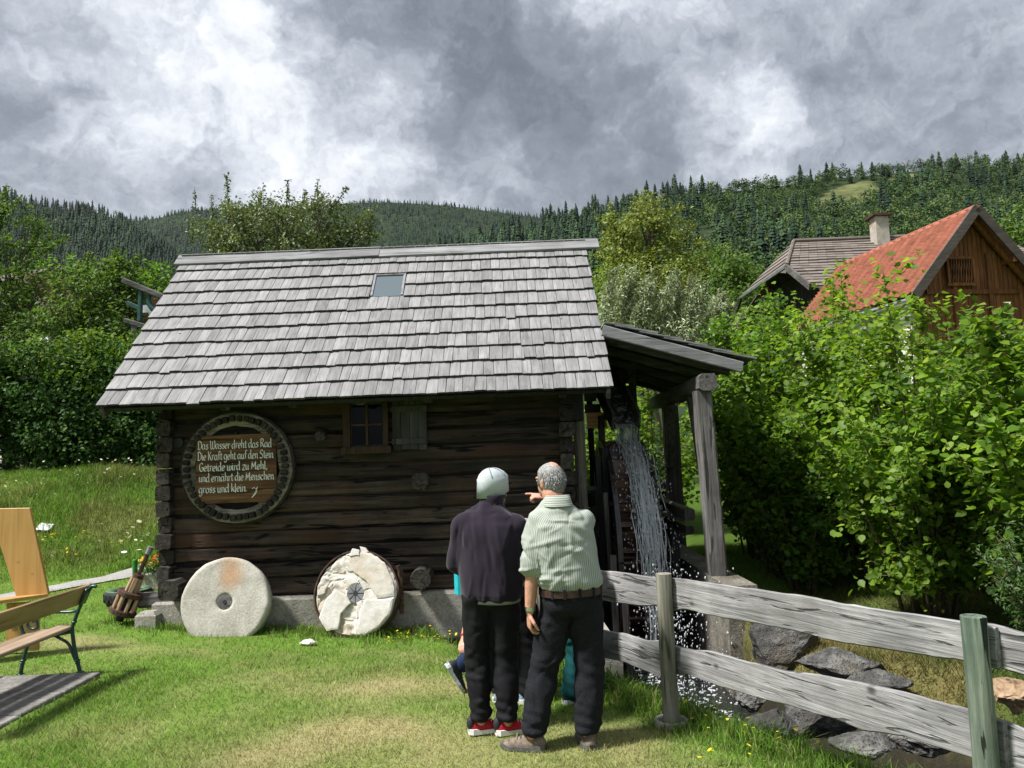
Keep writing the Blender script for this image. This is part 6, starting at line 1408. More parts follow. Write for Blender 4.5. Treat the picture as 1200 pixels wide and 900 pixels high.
for s_, e_, w_, th in ((sl, el, wl, 1), (sr, er, wr_, -1)): limb(body, [s_, e_, w_], [.044, .038, .027]); hand(body, w_+(w_-e_).normalized()*.015, w_-e_, (.3, .3, -1), .5, th, sc=.92)
mobj(remesh(body, .0095, 2), 'body', 'skin', p4); eyes(p4, HD, Mh, .95)
mb = MB(); loft(mb, [(pel+Vector((0, 0, .02)), ax, ay, .165, .13), (pel.lerp(ch_, .5), ax, ay, .165, .125), (ch_, ax, ay, .165, .118), (ch_+Vector((.01, .01, .09)), ax, ay, .14, .095), (ch_+Vector((.02, .02, .14)), ax, ay, .08, .07)])
for s_, e_ in ((sl, el), (sr, er)): limb(mb, [s_, s_.lerp(e_, .5), e_], [.066, .062, .058])
mobj(remesh(mb, .013, 4, .5, folds(15, .004)), 'shirt', 'navy_trousers', p4)
mb = MB(); loft(mb, [(pel+Vector((0, 0, -.10)), ax, ay, .13, .12), (pel, ax, ay, .175, .145), (pel+Vector((.01, .02, .10)), ax, ay, .16, .125)])
for h_, k_, a_ in ((pel+Vector((-.06, .08, -.04)), kl, al), (pel+Vector((.08, -.03, -.03)), kr, ar)): limb(mb, [h_, h_.lerp(k_, .5), k_, k_.lerp(a_, .5), a_+(k_-a_)*.12], [.095, .09, .078, .07, .066])
mobj(remesh(mb, .012, 4, .5, folds(17, .006, 8, 8)), 'trousers', 'navy_trousers', p4)
shoe(p4, (ar.x, ar.y), rad(60), .27, 'dark_shoe', 'grey_sole')
shoe(p4, (al.x-.055, al.y-.01), rad(74), .27, 'dark_shoe', 'pale_sole', zb=.135, pitch=rad(60)); hair(p4, HD, Mh, 'brown_hair', 500, None, .05, .96, -.07)
mb = MB(); dv = (wl-el).normalized(); mb.tube([wl-dv*.014, wl+dv*.002], [.032, .032], 14); mb.build('bracelet', 'red_mesh', p4)

# --- small person in green trousers behind the striped shirt
p5 = person('person in dark green trousers half hidden behind the legs of the black jeans', .42, 5.72)
ax, ay = frame(rad(20)); pel = Vector((-.02, .05, .64)); ch_ = Vector((-.02, .07, .90)); HD = Vector((-.02, .11, 1.17)); fl_, fr_ = Vector((-.075, -.01, 0)), Vector((.12, .20, 0))
sl, sr = ch_+Vector((-.13, .03, .08)), ch_+Vector((.13, -.03, .08)); el, er = Vector((-.20, .14, .74)), Vector((.14, .10, .72)); wl, wr_ = Vector((-.08, .30, .76)), Vector((.05, .28, .78))
body = MB(); Mh = head(body, HD, rad(20), 0, .90); limb(body, [ch_+Vector((0, 0, .11)), HD+Vector((0, -.02, -.07))], [.045, .043]); loft(body, [(pel, ax, ay, .09, .07), (ch_, ax, ay, .095, .07), (ch_+Vector((0, 0, .11)), ax, ay, .06, .05)])
for s_, e_, w_, th in ((sl, el, wl, 1), (sr, er, wr_, -1)): limb(body, [s_, e_, w_], [.036, .031, .023]); hand(body, w_+(w_-e_).normalized()*.012, w_-e_, (0, .3, -1), .5, th, sc=.8)
mobj(remesh(body, .0095, 2), 'body', 'skin', p5); eyes(p5, HD, Mh, .9)
mb = MB(); loft(mb, [(pel+Vector((0, 0, .0)), ax, ay, .135, .10), (pel.lerp(ch_, .5), ax, ay, .135, .10), (ch_, ax, ay, .138, .098), (ch_+Vector((0, 0, .08)), ax, ay, .12, .085), (ch_+Vector((0, 0, .12)), ax, ay, .07, .06)])
for s_, e_ in ((sl, el), (sr, er)): limb(mb, [s_, s_.lerp(e_, .5), e_], [.056, .053, .05])
mobj(remesh(mb, .012, 4, .5, folds(25, .004)), 'shirt', 'grey_cloth', p5)
trousers(p5, pel, ax, ay, [pel+Vector((-.065, 0, -.02)), pel+Vector((.065, 0, -.02))], [Vector((-.03, .03, .34)), Vector((.10, .16, .34))], [fl_+Vector((0, .0, .06)), fr_+Vector((0, 0, .06))], .67, 'green_trousers', (.125, .10), .082, .075, .082, 26.0)
shoe(p5, fl_, rad(70), .24, 'dark_shoe', 'white_sole'); shoe(p5, fr_, rad(30), .24, 'dark_shoe', 'white_sole'); hair(p5, HD, Mh, 'brown_hair', 500, None, .05, .92, -.07)
# turquoise bag hanging beside the person in the cap
q_ = PY(543, 672, 5.62); mb = MB()
mb.rings([[(q_[0]+.065*u, 5.62+.045*v, z_) for u, v in ((-1, -.6), (-.6, -1), (.6, -1), (1, -.6), (1, .6), (.6, 1), (-.6, 1), (-1, .6))] for z_ in (q_[2]-.14, q_[2]-.13, q_[2]+.12, q_[2]+.14)], True)
bg_ = mb.build('shoulder_bag', 'teal_bag', smooth=False); tag(bg_, 'small turquoise bag hanging at the side of the person in the fleece', 'bag')
mb = MB(); mb.tube([(q_[0]+.04, 5.62, q_[2]+.13), (q_[0]+.09, 5.66, q_[2]+.25), (q_[0]+.16, 5.70, q_[2]+.35), (-.12, 5.72, 1.22)], .008, 6); mb.build('strap', 'teal_bag', bg_)

# ------------------------------------------------------------------ shrubs and trees
def sphere_pts(n, shell=.4):
    P = RS.normal(0, 1, (n, 3)); P /= np.linalg.norm(P, axis=1)[:, None]; return P*(RS.rand(n, 1)**shell)
def crown(lobes, nclu, nleaf, size, crad, mat, parent, base, up=.35, shell=.42, name='crown', aspect=.62, shape='rhomb', shoots=(), droop=0.0, flat=.75):
    """clumps of leaves spread through the lobes; returns the clump centres"""
    vol = np.array([l[1][0]*l[1][1]*l[1][2] for l in lobes])**.67; cnt = np.maximum(1, (nclu*vol/vol.sum()).astype(int)); C = []; O = []
    for (c, r), k in zip(lobes, cnt): p_ = sphere_pts(k, shell); C.append(np.array(c)+p_*np.array(r)); O.append(p_)
    C = np.concatenate(C); O = np.concatenate(O); n = len(C); cr = crad*RS.uniform(.6, 1.35, n)
    k = np.maximum(3, (nleaf*RS.uniform(.5, 1.4, n))).astype(int); idx = np.repeat(np.arange(n), k)
    P = C[idx]+RS.normal(0, 1, (len(idx), 3))*cr[idx][:, None]*np.array([.6, .6, .6*flat]); out_ = O[idx]*.7
    for (p0, p1, m_, w_) in shoots:
        t_ = RS.rand(m_, 1); a, b = np.array(p0), np.array(p1); q = a+(b-a)*t_+RS.normal(0, w_, (m_, 3))*(1.1-t_*.7); P = np.concatenate([P, q]); out_ = np.concatenate([out_, np.zeros((m_, 3))])
    v, tr = leaf_geo(P-np.array(base), size, up, out_, shape, aspect, droop=droop); o = fast_mesh(name, v, tr, mat, parent=parent); o['kind'] = 'stuff'; return C
def curvepts(a, b, sag=.1, n=5):
    a, b = Vector(a), Vector(b); L = (b-a).length; j = Vector(RS.normal(0, .06*L, 3)); m_ = (a+b)/2+Vector((0, 0, sag*L))+j
    return [a*(1-t_)**2+m_*2*t_*(1-t_)+b*t_*t_ for t_ in np.linspace(0, 1, n)]
def tree(name, label, base, htrunk, lobes, nclu, nleaf, size, crad, mat, r0=.14, cat='tree', group=None, nlimb=16, **kw):
    base = Vector((base[0], base[1], g1(base[0], base[1]) if len(base) < 3 else base[2])); tr = thing(name, label, cat, base, 0, group)
    shoots = kw.get('shoots', ()); C = crown(lobes, nclu, nleaf, size, crad, mat, tr, base, **kw)
    mb = MB(); top = Vector(np.mean([l[0] for l in lobes], 0)); fork = base+(top-base)*htrunk
    mb.tube(curvepts(base-Vector((0, 0, .1)), fork, .0, 6), [r0*1.25, r0, r0*.9, r0*.85, r0*.8, r0*.75], 10)
    for (c, r) in lobes: mb.tube(curvepts(fork, c, .08, 6), list(np.linspace(r0*.6, r0*.22, 6)), 8)
    for i in RS.choice(len(C), min(nlimb, len(C)), False):
        l = min(lobes, key=lambda q: np.linalg.norm(np.array(q[0])-C[i])); st = fork.lerp(Vector(l[0]), RS.uniform(.3, 1)); mb.tube(curvepts(st, C[i], .05, 5), list(np.linspace(r0*.25, r0*.06, 5)), 6)
    for (p0, p1, m_, w_) in shoots: mb.tube([p0, p1], [r0*.10, r0*.03], 5)
    mb.v = [tuple(Vector(p_)-base) for p_ in mb.v]; mb.build('trunk', 'bark', tr, smooth=True); return tr
def shrub(name, label, x_, y_, h, r, n, size, mat, group=None, nstem=16, lean=(0, 0), shape='broad', aspect=.80, bare=.12, spread=1.0, twig=.42, cat='shrub', sub=None, leafparts=0, seed=0):
    """many-stemmed bush: arching stems from the base, side twigs, leaves set along them"""
    zb = g1(x_, y_)-.03; base = Vector((x_, y_, zb)); tr = thing(name, label, cat, base, 0, group); mb = MB(); P = []; O = []
    segs = []
    for i in range(nstem):
        a = RS.uniform(0, 2*math.pi); q = math.sqrt(RS.rand()); tip = Vector((math.cos(a)*r*q*spread+lean[0]*h, math.sin(a)*r*q*spread+lean[1]*h, h*RS.uniform(.80, 1.06)*(1-.45*q*q))); foot = Vector((math.cos(a)*r*.22*q, math.sin(a)*r*.22*q, 0))
        mid = Vector((tip.x*.38, tip.y*.38, tip.z*.62)); pts = [foot*(1-t_)**2+mid*2*t_*(1-t_)+tip*t_*t_ for t_ in np.linspace(0, 1, 9)]
        mb.tube(pts, list(np.linspace(.020, .004, 9)), 5); segs.append((pts, 1.0))
        for k in range(9):
            t_ = RS.uniform(.12, .97); j = min(int(t_*8), 7); p_ = pts[j].lerp(pts[j+1], t_*8-j); az = RS.uniform(0, 2*math.pi); L = twig*RS.uniform(.5, 1.3)*(1.25-t_*.6)*(r/1.1)
            e_ = p_+Vector((math.cos(az)*L, math.sin(az)*L, L*RS.uniform(-.05, .7))); m2_ = (p_+e_)/2+Vector((0, 0, .08*L)); tw = [p_, m2_, e_]; mb.tube(tw, [.006, .004, .002], 3); segs.append((tw, .9))
    # leaves
    L = [sum((b-a).length for a, b in zip(s_[0][:-1], s_[0][1:])) for s_ in segs]; tot = sum(L)
    for (pts, f_), l in zip(segs, L):
        k = int(n*l/tot*(1.0 if len(pts) == 3 else .7))+1; nn = len(pts)-1; t_ = RS.uniform(bare if len(pts) > 3 else .08, 1, k)*nn; j = np.minimum(t_.astype(int), nn-1); A = np.array([list(p_) for p_ in pts]); fr_ = (t_-j)[:, None]
        Q = A[j]*(1-fr_)+A[j+1]*fr_+RS.normal(0, .05*r+.015, (k, 3)); P.append(Q)
    P = np.concatenate(P); P = P[P[:, 2] > .06]; cen = np.array([lean[0]*h*.5, lean[1]*h*.5, h*.5]); O = (P-cen)/np.array([r, r, h*.55])
    v, t3 = leaf_geo(P, size, .55, O*.55, shape, aspect, fold=.12, droop=.4); o = fast_mesh('foliage', v, t3, mat, parent=tr); o['kind'] = 'stuff'
    mb.build('stems', 'twig_bark', tr, smooth=True)
    if leafparts:                                           # the outermost big leaves one by one
        key = -(P[:, 1]) * .6 + RS.rand(len(P))*.5; ids = np.argsort(-key)[:leafparts]
        lm = []
        for q in range(4):
            v, t3 = leaf_geo(np.zeros((1, 3)), size*1.15, .8, None, 'broad', aspect, fold=.12); me = bpy.data.meshes.new('leaf'); me.from_pydata([tuple(p_) for p_ in v], [], [tuple(map(int, f)) for f in t3]); me.materials.append(MATS[mat]); lm.append(me)
        for i in ids: place(lm[i % 4], 'leaf', tr, P[i]+RS.normal(0, .02, 3), (RS.normal(.3, .35), RS.normal(0, .35), RS.uniform(0, 6.28)))
    return tr
GR = 'leafy shrubs along the far side of the stream'
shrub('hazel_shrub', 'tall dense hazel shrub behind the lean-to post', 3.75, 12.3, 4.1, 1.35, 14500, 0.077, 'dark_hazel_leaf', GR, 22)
shrub('hazel_shrub', 'bright green hazel shrub rising in front of the dark-roofed farmhouse', 4.70, 10.6, 4.42, 1.45, 20000, 0.077, 'hazel_leaf', GR, 24)
shrub('hazel_shrub', 'big rounded hazel shrub overhanging the mossy bank of the stream', 4.50, 8.65, 3.85, 1.3, 18125, 0.077, 'hazel_leaf', GR, 26, lean=(-.06, -.08))
shrub('hazel_shrub', 'tall glossy large-leaved shrub by the green fence post', 5.05, 7.3, 3.35, 1.05, 13050, 0.086, 'hazel_leaf', GR, 22, lean=(-.04, -.05), leafparts=150)
shrub('hazel_shrub', 'hazel shrub crowding against the lean-to eave end', 3.75, 11.1, 4.15, 1.05, 12500, .078, 'hazel_leaf', GR, 18, lean=(-.03, 0))
shrub('hazel_shrub', 'upright hazel shrub showing above the lean-to eave corner', 4.3, 13.6, 4.9, 1.4, 10500, .085, 'hazel_leaf', GR, 18)
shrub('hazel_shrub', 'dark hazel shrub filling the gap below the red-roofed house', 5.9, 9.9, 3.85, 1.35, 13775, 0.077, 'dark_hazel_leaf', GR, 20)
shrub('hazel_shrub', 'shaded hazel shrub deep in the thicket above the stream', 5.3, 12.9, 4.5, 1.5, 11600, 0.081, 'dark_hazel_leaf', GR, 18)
shrub('hazel_shrub', 'outermost hazel shrub of the thicket beyond the fence end', 6.7, 8.2, 3.8, 1.3, 10150, 0.081, 'hazel_leaf', GR, 18)
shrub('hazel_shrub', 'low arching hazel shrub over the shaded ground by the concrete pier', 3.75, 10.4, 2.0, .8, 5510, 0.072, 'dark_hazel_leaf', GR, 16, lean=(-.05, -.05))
shrub('rowan_shrub', 'low rowan shrub with fine leaflets in front of the hazels', 4.65, 6.75, 1.55, .75, 6500, .05, 'rowan_leaf', GR, 16, aspect=.36, shape='rhomb', leafparts=0)
shrub('hazel_shrub', 'small light green shrub at the foot of the thicket near the split log', 5.2, 6.3, 1.3, .65, 3770, 0.068, 'hazel_leaf', GR, 14, leafparts=90)
shrub('whitebeam_shrub', 'slender pale whitebeam shoots standing up before the wooden gable', 5.85, 8.7, 4.6, .34, 1700, .085, 'whitebeam_leaf', GR, 7, bare=.5, twig=.25)
shrub('whitebeam_shrub', 'pale leaning whitebeam shoots by the red roof edge', 6.4, 8.9, 4.1, .7, 1700, .085, 'whitebeam_leaf', GR, 7, bare=.5, twig=.25)
shrub('hazel_shrub', 'hazel shrub seen through the lean-to behind the plank barrier', 2.7, 15.2, 3.4, 1.3, 9425, 0.077, 'hazel_leaf', 'shrubs behind the mill', 18)
shrub('hazel_shrub', 'green shrub seen between the mill corner and the falling water', 1.25, 16.0, 3.2, 1.3, 7975, 0.077, 'hazel_leaf', 'shrubs behind the mill', 18)
# hedge on the bank
GH = 'hedge shrubs on top of the meadow bank'
def hedge(label, x_, y_, r, h, n=240, two=True):
    zb = g1(x_, y_); lob = [((x_, y_, zb+h*.42), (r, 1.1, h*.45)), ((x_-r*.4, y_-.15, zb+h*.66), (r*.7, .95, h*.34)), ((x_+r*.45, y_+.1, zb+h*.62), (r*.65, .95, h*.36)), ((x_+.1*r, y_-.35, zb+h*.25), (r*.95, .8, h*.27))]
    t_ = tree('hedge_shrub', label, (x_, y_), .35, lob, int(n*2.0), 50, .105, .26, 'hedge_leaf', .06, 'shrub', GH, 10, shell=.30)
    if two:
        C = crown([((x_, y_-.1, zb+h*.88), (r*.95, .9, h*.16)), ((x_+.3*r, y_-.6, zb+h*.72), (r*.5, .45, h*.14))], int(n*.34), 40, .10, .22, 'bright_hedge_leaf', t_, Vector(t_.location), name='young_growth')
hedge('dark dense hedge shrub with yellow-green top left of the mill', -8.05, 18.4, 1.55, 3.5)
hedge('dark hedge shrub behind the mill gable end', -5.6, 18.8, 1.6, 3.2, 160)
hedge('wide dark hedge shrub above the flowery bank', -10.5, 18.5, 1.75, 3.4)
hedge('bushy blue-green hedge shrub beside the tall fruit tree', -13.1, 18.3, 1.7, 3.3)
hedge('hedge shrub at the outer end of the meadow bank', -15.6, 18.2, 1.7, 3.6, 180)
def sh(x0, y0, x1, y1, Y, m_, w_=.05): a, b = PY(x0, y0, Y), PY(x1, y1, Y); return (tuple(a), tuple(b), m_, w_)
def LB(px, py, Y, rx, rz, ry=None): p_ = PY(px, py, Y); return ((p_[0], p_[1], p_[2]), (rx, ry or rx, rz))
tree('fruit_tree', 'tall loose fruit tree with long twigs left of the hedge', (-14.4, 22.0), .35, [LB(5, 300, 22, 1.5, 1.7), LB(-30, 360, 22, 1.8, 1.6), LB(25, 355, 21.6, 1.0, 1.0), LB(-25, 250, 22, .9, 1.0), LB(20, 400, 21.5, 1.2, .8)], 300, 42, .105, .30, 'orchard_leaf', .16, nlimb=40,
     shoots=[sh(20, 320, 60, 275, 21.8, 130), sh(30, 310, 82, 276, 21.6, 150, .05), sh(0, 270, 8, 218, 22, 150, .06), sh(-10, 260, 25, 232, 22, 120), sh(30, 300, 50, 262, 22, 110, .06)])
tree('fruit_tree', 'leafy spreading fruit tree in front of the brown roof', (-11.4, 21.2), .35, [LB(110, 335, 21.2, 1.2, .75), LB(140, 325, 21.0, .7, .6), LB(85, 370, 20.8, 1.1, .7), LB(130, 375, 20.8, 1.0, .7), LB(150, 350, 21.2, .7, .5)], 210, 42, .115, .27, 'orchard_leaf', .15, nlimb=40,
     shoots=[sh(100, 320, 105, 296, 21, 60), sh(135, 310, 137, 292, 21, 60), sh(150, 325, 163, 297, 21, 70)])
tree('apple_tree', 'wide olive-green apple tree showing above the mill ridge with upright shoots', (-7.2, 24.0), .45, [LB(330, 275, 24, 2.2, 1.1), LB(265, 285, 24, 1.0, 1.0), LB(400, 270, 24, .95, 1.0), LB(335, 258, 24, 1.9, .7), LB(330, 320, 24, 2.6, 1.2), LB(255, 272, 24, .8, .8), LB(290, 262, 24, 1.1, .75), LB(385, 260, 24, 1.0, .75), LB(418, 272, 24, .7, .7)], 420, 48, .095, .25, 'olive_leaf', .2, nlimb=60,
     shoots=[sh(268, 262, 266, 205, 24, 150, .045), sh(230, 250, 228, 222, 24, 40, .04), sh(250, 255, 247, 228, 24, 40, .04), sh(335, 245, 338, 210, 24, 90, .045), sh(300, 250, 309, 217, 24, 80, .05), sh(372, 245, 372, 212, 24, 90, .05), sh(355, 245, 358, 222, 24, 60), sh(385, 250, 408, 219, 24, 120, .06), sh(225, 285, 227, 252, 24, 60), sh(430, 280, 436, 252, 24, 70), sh(420, 285, 447, 272, 24, 60)])
tree('yellow_green_tree', 'rounded yellow-green tree standing behind the lean-to roof', (4.2, 24.5), .4, [LB(765, 275, 24.5, 1.25, 1.2), LB(730, 300, 24.5, 1.0, 1.0), LB(795, 305, 24.5, .85, 1.0), LB(755, 330, 24, 1.6, 1.1), LB(765, 245, 24.5, .65, .6), LB(720, 265, 24.5, .5, .55), LB(760, 390, 24.5, 1.4, 1.2)], 400, 46, .10, .26, 'yellow_leaf', .18, nlimb=50,
     shoots=[sh(720, 260, 714, 236, 24.5, 60), sh(740, 255, 742, 238, 24.5, 60), sh(765, 240, 760, 224, 24.5, 60), sh(710, 270, 698, 254, 24.5, 60), sh(800, 280, 817, 262, 24.5, 60)])
# silvery willow: bundles of upright shoots with narrow pale leaves, blown to one side
wl_sh = []
for i in range(80):
    bx = RS.uniform(700, 850); by = RS.uniform(360, 425); tpx = bx+RS.uniform(2, 26); tpy = by-RS.uniform(50, 100); Y = 19+RS.uniform(-.8, .8)
    top_lim = np.interp(tpx, [700, 730, 770, 810, 860, 880], [335, 312, 320, 318, 352, 372]); tpy = max(tpy, top_lim+RS.uniform(-8, 26)); wl_sh.append(sh(bx, by, tpx, tpy, Y, 230, .045))
tree('silver_willow', 'silvery willow with pale narrow leaves behind the lean-to roof', (3.7, 19.0), .25, [LB(770, 400, 19, 1.5, .7), LB(820, 410, 19, .9, .6), LB(725, 390, 19, .7, .7)], 70, 50, .10, .24, 'willow_leaf', .10, nlimb=20, shoots=wl_sh, aspect=.30, up=.1)
GT = 'broadleaf trees in the village beyond the thicket'
tree('broadleaf_tree', 'round dark broadleaf tree left of the dark-roofed farmhouse', (13.4, 48.0, .5), .4, [LB(850, 345, 48, 2.6, 2.4), LB(835, 370, 48, 2.2, 1.8), LB(866, 330, 48, 1.6, 1.5)], 170, 40, .26, .6, 'orchard_leaf', .3, group=GT)
tree('broadleaf_tree', 'leafy broadleaf tree touching the farmhouse eave', (11.2, 40.0, .5), .4, [LB(862, 385, 40, 1.5, 2.0), LB(850, 410, 40, 1.7, 1.8)], 110, 40, .22, .5, 'orchard_leaf', .25, group=GT)
tree('broadleaf_tree', 'pale broadleaf tree on the slope behind the yellow-green tree', (14.5, 62.0, .5), .4, [LB(815, 335, 62, 3.2, 2.8), LB(830, 320, 62, 2.4, 2.2), LB(795, 345, 62, 2.6, 2.4)], 190, 40, .30, .7, 'orchard_leaf', .3, group=GT)
tree('broadleaf_tree', 'broadleaf tree between the mill roof and the yellow-green tree', (5.6, 46.0, .5), .4, [LB(712, 350, 46, 1.6, 2.2), LB(706, 380, 46, 1.5, 1.8)], 110, 40, .24, .55, 'dark_hazel_leaf', .28, group=GT)
tree('broadleaf_tree', 'green broadleaf tree behind the wooden gable', (37.0, 55.0, .5), .4, [LB(1185, 290, 55, 2.4, 2.2), LB(1215, 280, 55, 2.6, 2.6)], 150, 40, .3, .65, 'orchard_leaf', .3, group=GT)
tree('broadleaf_tree', 'dark broadleaf tree below the mountain forest behind the hedge', (-25.0, 50.0, .5), .4, [LB(165, 345, 50, 2.6, 2.2), LB(190, 360, 50, 2.4, 2.2), LB(140, 350, 50, 2.2, 2.0)], 170, 40, .3, .65, 'dark_hazel_leaf', .3, group='trees below the mountain forest')
tree('broadleaf_tree', 'broadleaf tree below the mountain forest above the fruit trees', (-36.0, 58.0, .5), .4, [LB(75, 335, 58, 2.8, 2.2), LB(45, 345, 58, 2.6, 2.2), LB(105, 345, 58, 2.4, 2.0)], 170, 40, .3, .65, 'dark_hazel_leaf', .3, group='trees below the mountain forest')

# ------------------------------------------------------------------ timber frame behind the mill, left of its roof
tf = thing('flume_trestle', 'weathered beams on teal painted posts showing beyond the mill roof edge', 'trestle', (-8.4, 20.0, g1(-8.4, 20.0)))
YT = 20.0
def tb(a, b, w_, h_, mat, name, dy=0.0, dy2=None):
    p_, q_ = PY(*a, YT), PY(*b, YT); mb = MB(); P_ = Vector((p_[0], YT+dy, p_[2])); Q_ = Vector((q_[0], YT+(dy if dy2 is None else dy2), q_[2])); beam(mb, P_, Q_, w_, h_, 5, .008, up=(0, 0, 1) if abs(P_.x-Q_.x) > abs(P_.z-Q_.z) else (0, 1, 0), seed=a[0]); return wb(mb, name, mat, tf)
tb((145, 329), (215, 358), .22, .16, 'old_beam_x', 'beam'); tb((147, 376), (215, 396), .22, .14, 'old_beam_x', 'beam')
tb((165, 340), (164, 376), .10, .12, 'teal_paint', 'post'); tb((149, 355), (165, 362), .08, .12, 'teal_paint', 'rail')
tb((190, 350), (190, 385), .10, .12, 'dark_plank', 'post', .1)
mb = MB(); pts = [Vector(PY(x_, y_, YT)) for x_, y_ in ((174, 346), (174, 354), (178, 361), (183, 366), (180, 374), (176, 380))]; mb.tube(crv(pts), .07, 8, flat=.7); wb(mb, 'curved_brace', 'teal_paint', tf, smooth=True)
for px in (158, 200):
    p_ = PY(px, 380, YT); mb = MB(); beam(mb, (p_[0], YT, g1(p_[0], YT)-.2), (p_[0], YT, p_[2]), .16, .16, 6, .01, up=(0, 1, 0)); wb(mb, 'leg', 'old_beam_z', tf)
for (xx, yy) in ((171, 362), (178, 364)): q_ = PY(xx, yy, YT+.3); mb = MB(); mb.box(q_, (.16, .04, .2)); wb(mb, 'white_panel', 'white_sheet', tf)

# ------------------------------------------------------------------ houses
def tri_roof(corners, rows, cols, mat, parent, base, wave=.03, step=.03, name='roof'):
    """a roof plane between four corners (eave a,b; ridge d,c): stepped courses, waved along the courses"""
    a, b, c, d = [Vector(q) for q in corners]; n_ = (b-a).cross(d-a).normalized(); n_ = n_ if n_.z > 0 else -n_; V = []; T = []
    for r_ in range(rows):
        for e_, lift in ((0, step), (1, 0.0)):
            v_ = (r_+e_)/rows
            for k in range(cols+1):
                u_ = k/cols; p_ = (a.lerp(b, u_)).lerp(d.lerp(c, u_), v_)+n_*(lift+wave*math.sin(k*math.pi*.5)); V.append(p_-base)
    V = np.array([list(p_) for p_ in V]); w_ = cols+1
    for r_ in range(rows):
        for k in range(cols):
            i = (2*r_)*w_+k; T.append((i, i+1, i+w_+1, i+w_))
            if r_: j = (2*r_-1)*w_+k; T.append((j, j+1, i+1, i))
    o = fast_mesh(name, V, np.array(T), mat, parent=parent); s_ = o.modifiers.new('solid', 'SOLIDIFY'); s_.thickness = .06; s_.offset = -1; return o
def hb(par, a, b, w_, h_, mat, name, up=(0, 0, 1)):
    mb = MB(); beam(mb, a, b, w_, h_, 2, .0, up=up, chamfer=.05); return wb(mb, name, mat, par)
# red-roofed wooden house: gable at Y=20, ridge running away
AP = Vector(PY(1130, 250, 20.0)); FARR = PY(984, 307, 25.8); dirr = Vector((FARR[0]-AP.x, 25.8-20.0, 0)).normalized(); side = Vector((dirr.y, -dirr.x, 0))
RLN = 5.9; HWD = 1.95; SL = 1.16
hs = thing('wooden_house', 'wooden house with red tiled roof and brown boarded gable', 'house', (AP.x+1.0, 22.5, 0)); hbse = Vector(hs.location)
def rp(s_, l, dz=0.0): return AP+side*s_+dirr*l+Vector((0, 0, -abs(s_)*SL+dz))
OV = .45
for sg_ in (-1, 1): tri_roof([rp(sg_*HWD, -OV), rp(sg_*HWD, RLN), rp(0, RLN), rp(0, -OV)], 22, 76, 'red_roof', hs, hbse, .030, .055)
for k in range(24):
    s0_ = -HWD+.3+(HWD*2-.6)*k/24; s1_ = s0_+(HWD*2-.6)/24-.012; sm = (s0_+s1_)/2; zt = AP.z-abs(sm)*SL-.12; zb = AP.z-HWD*SL-3.2
    a = AP+side*sm; mb = MB(); mb.box((a.x, a.y+0, (zt+zb)/2), (s1_-s0_, .04, zt-zb), Matrix.Rotation(math.atan2(side.y, side.x), 3, 'Z')); wb(mb, 'gable_board', 'gable_wood', hs)
for sg_ in (-1, 1):
    hb(hs, rp(0, -OV-.02, .0), rp(sg_*(HWD+.03), -OV-.02, .0), .06, .24, 'barge_wood', 'barge_board', up=(0, 0, 1)); hb(hs, rp(sg_*.05, -.2, -.16), rp(sg_*HWD, -.2, -.16), .10, .12, 'gable_wood', 'rafter')
    hb(hs, rp(sg_*1.0, -OV, -.18), rp(sg_*1.0, RLN, -.18), .12, .14, 'gable_wood', 'purlin')
bw = Vector(PY(1124, 318, 19.9)); rot_ = Matrix.Rotation(math.atan2(side.y, side.x), 3, 'Z')
mb = MB(); mb.box(bw-dirr*.03, (.74, .06, .66), rot_); lw = wb(mb, 'lattice_window', 'dark_gable_wood', hs)
for (dx, dz, sx, sz) in ((-.37, 0, .06, .72), (.37, 0, .06, .72), (0, .35, .80, .07), (0, -.36, .84, .08)): mb = MB(); mb.box(bw-dirr*.07+side*dx+Vector((0, 0, dz)), (sx, .05, sz), rot_); mb.build('frame', 'gable_wood', lw)
for k in range(9):
    for sl_ in (-1, 1): mb = MB(); x_ = -.30+.075*k; a = bw-dirr*(.065+.012*sl_)+side*(x_-.04*sl_)+Vector((0, 0, -.32)); b = bw-dirr*(.065+.012*sl_)+side*(x_+.04*sl_)+Vector((0, 0, .32)); beam(mb, a, b, .022, .02, 1, .0, up=(0, 1, 0)); mb.build('lath', 'gable_wood', lw)
for sg_ in (-1, 1):
    a = AP+side*(sg_*.52); mb = MB(); mb.box((a.x, a.y-.05, AP.z-2.9), (.12, .06, 3.6), rot_); wb(mb, 'upright', 'gable_wood', hs)
mb = MB(); a = AP-dirr*.05; mb.box((a.x, a.y, bw.z-.55), (2.7, .08, .12), rot_); wb(mb, 'tie_beam', 'gable_wood', hs)
mb = MB(); c_ = AP+dirr*(RLN/2); mb.box((c_.x, c_.y, (AP.z-HWD*SL)/2), (HWD*2-.5, RLN-.3, AP.z-HWD*SL), Matrix.Rotation(math.atan2(side.y, side.x), 3, 'Z')); wb(mb, 'wall', 'house_white', hs)
gu = MB(); gu.tube([rp(-HWD-.05, -OV, -.05), rp(-HWD-.05, RLN, -.05)], .07, 8); wb(gu, 'gutter', 'zinc', hs)
mb = MB(); mb.tube([rp(0, -OV, .04), rp(0, RLN, .04)], .07, 8); wb(mb, 'ridge_tiles', 'red_roof', hs)
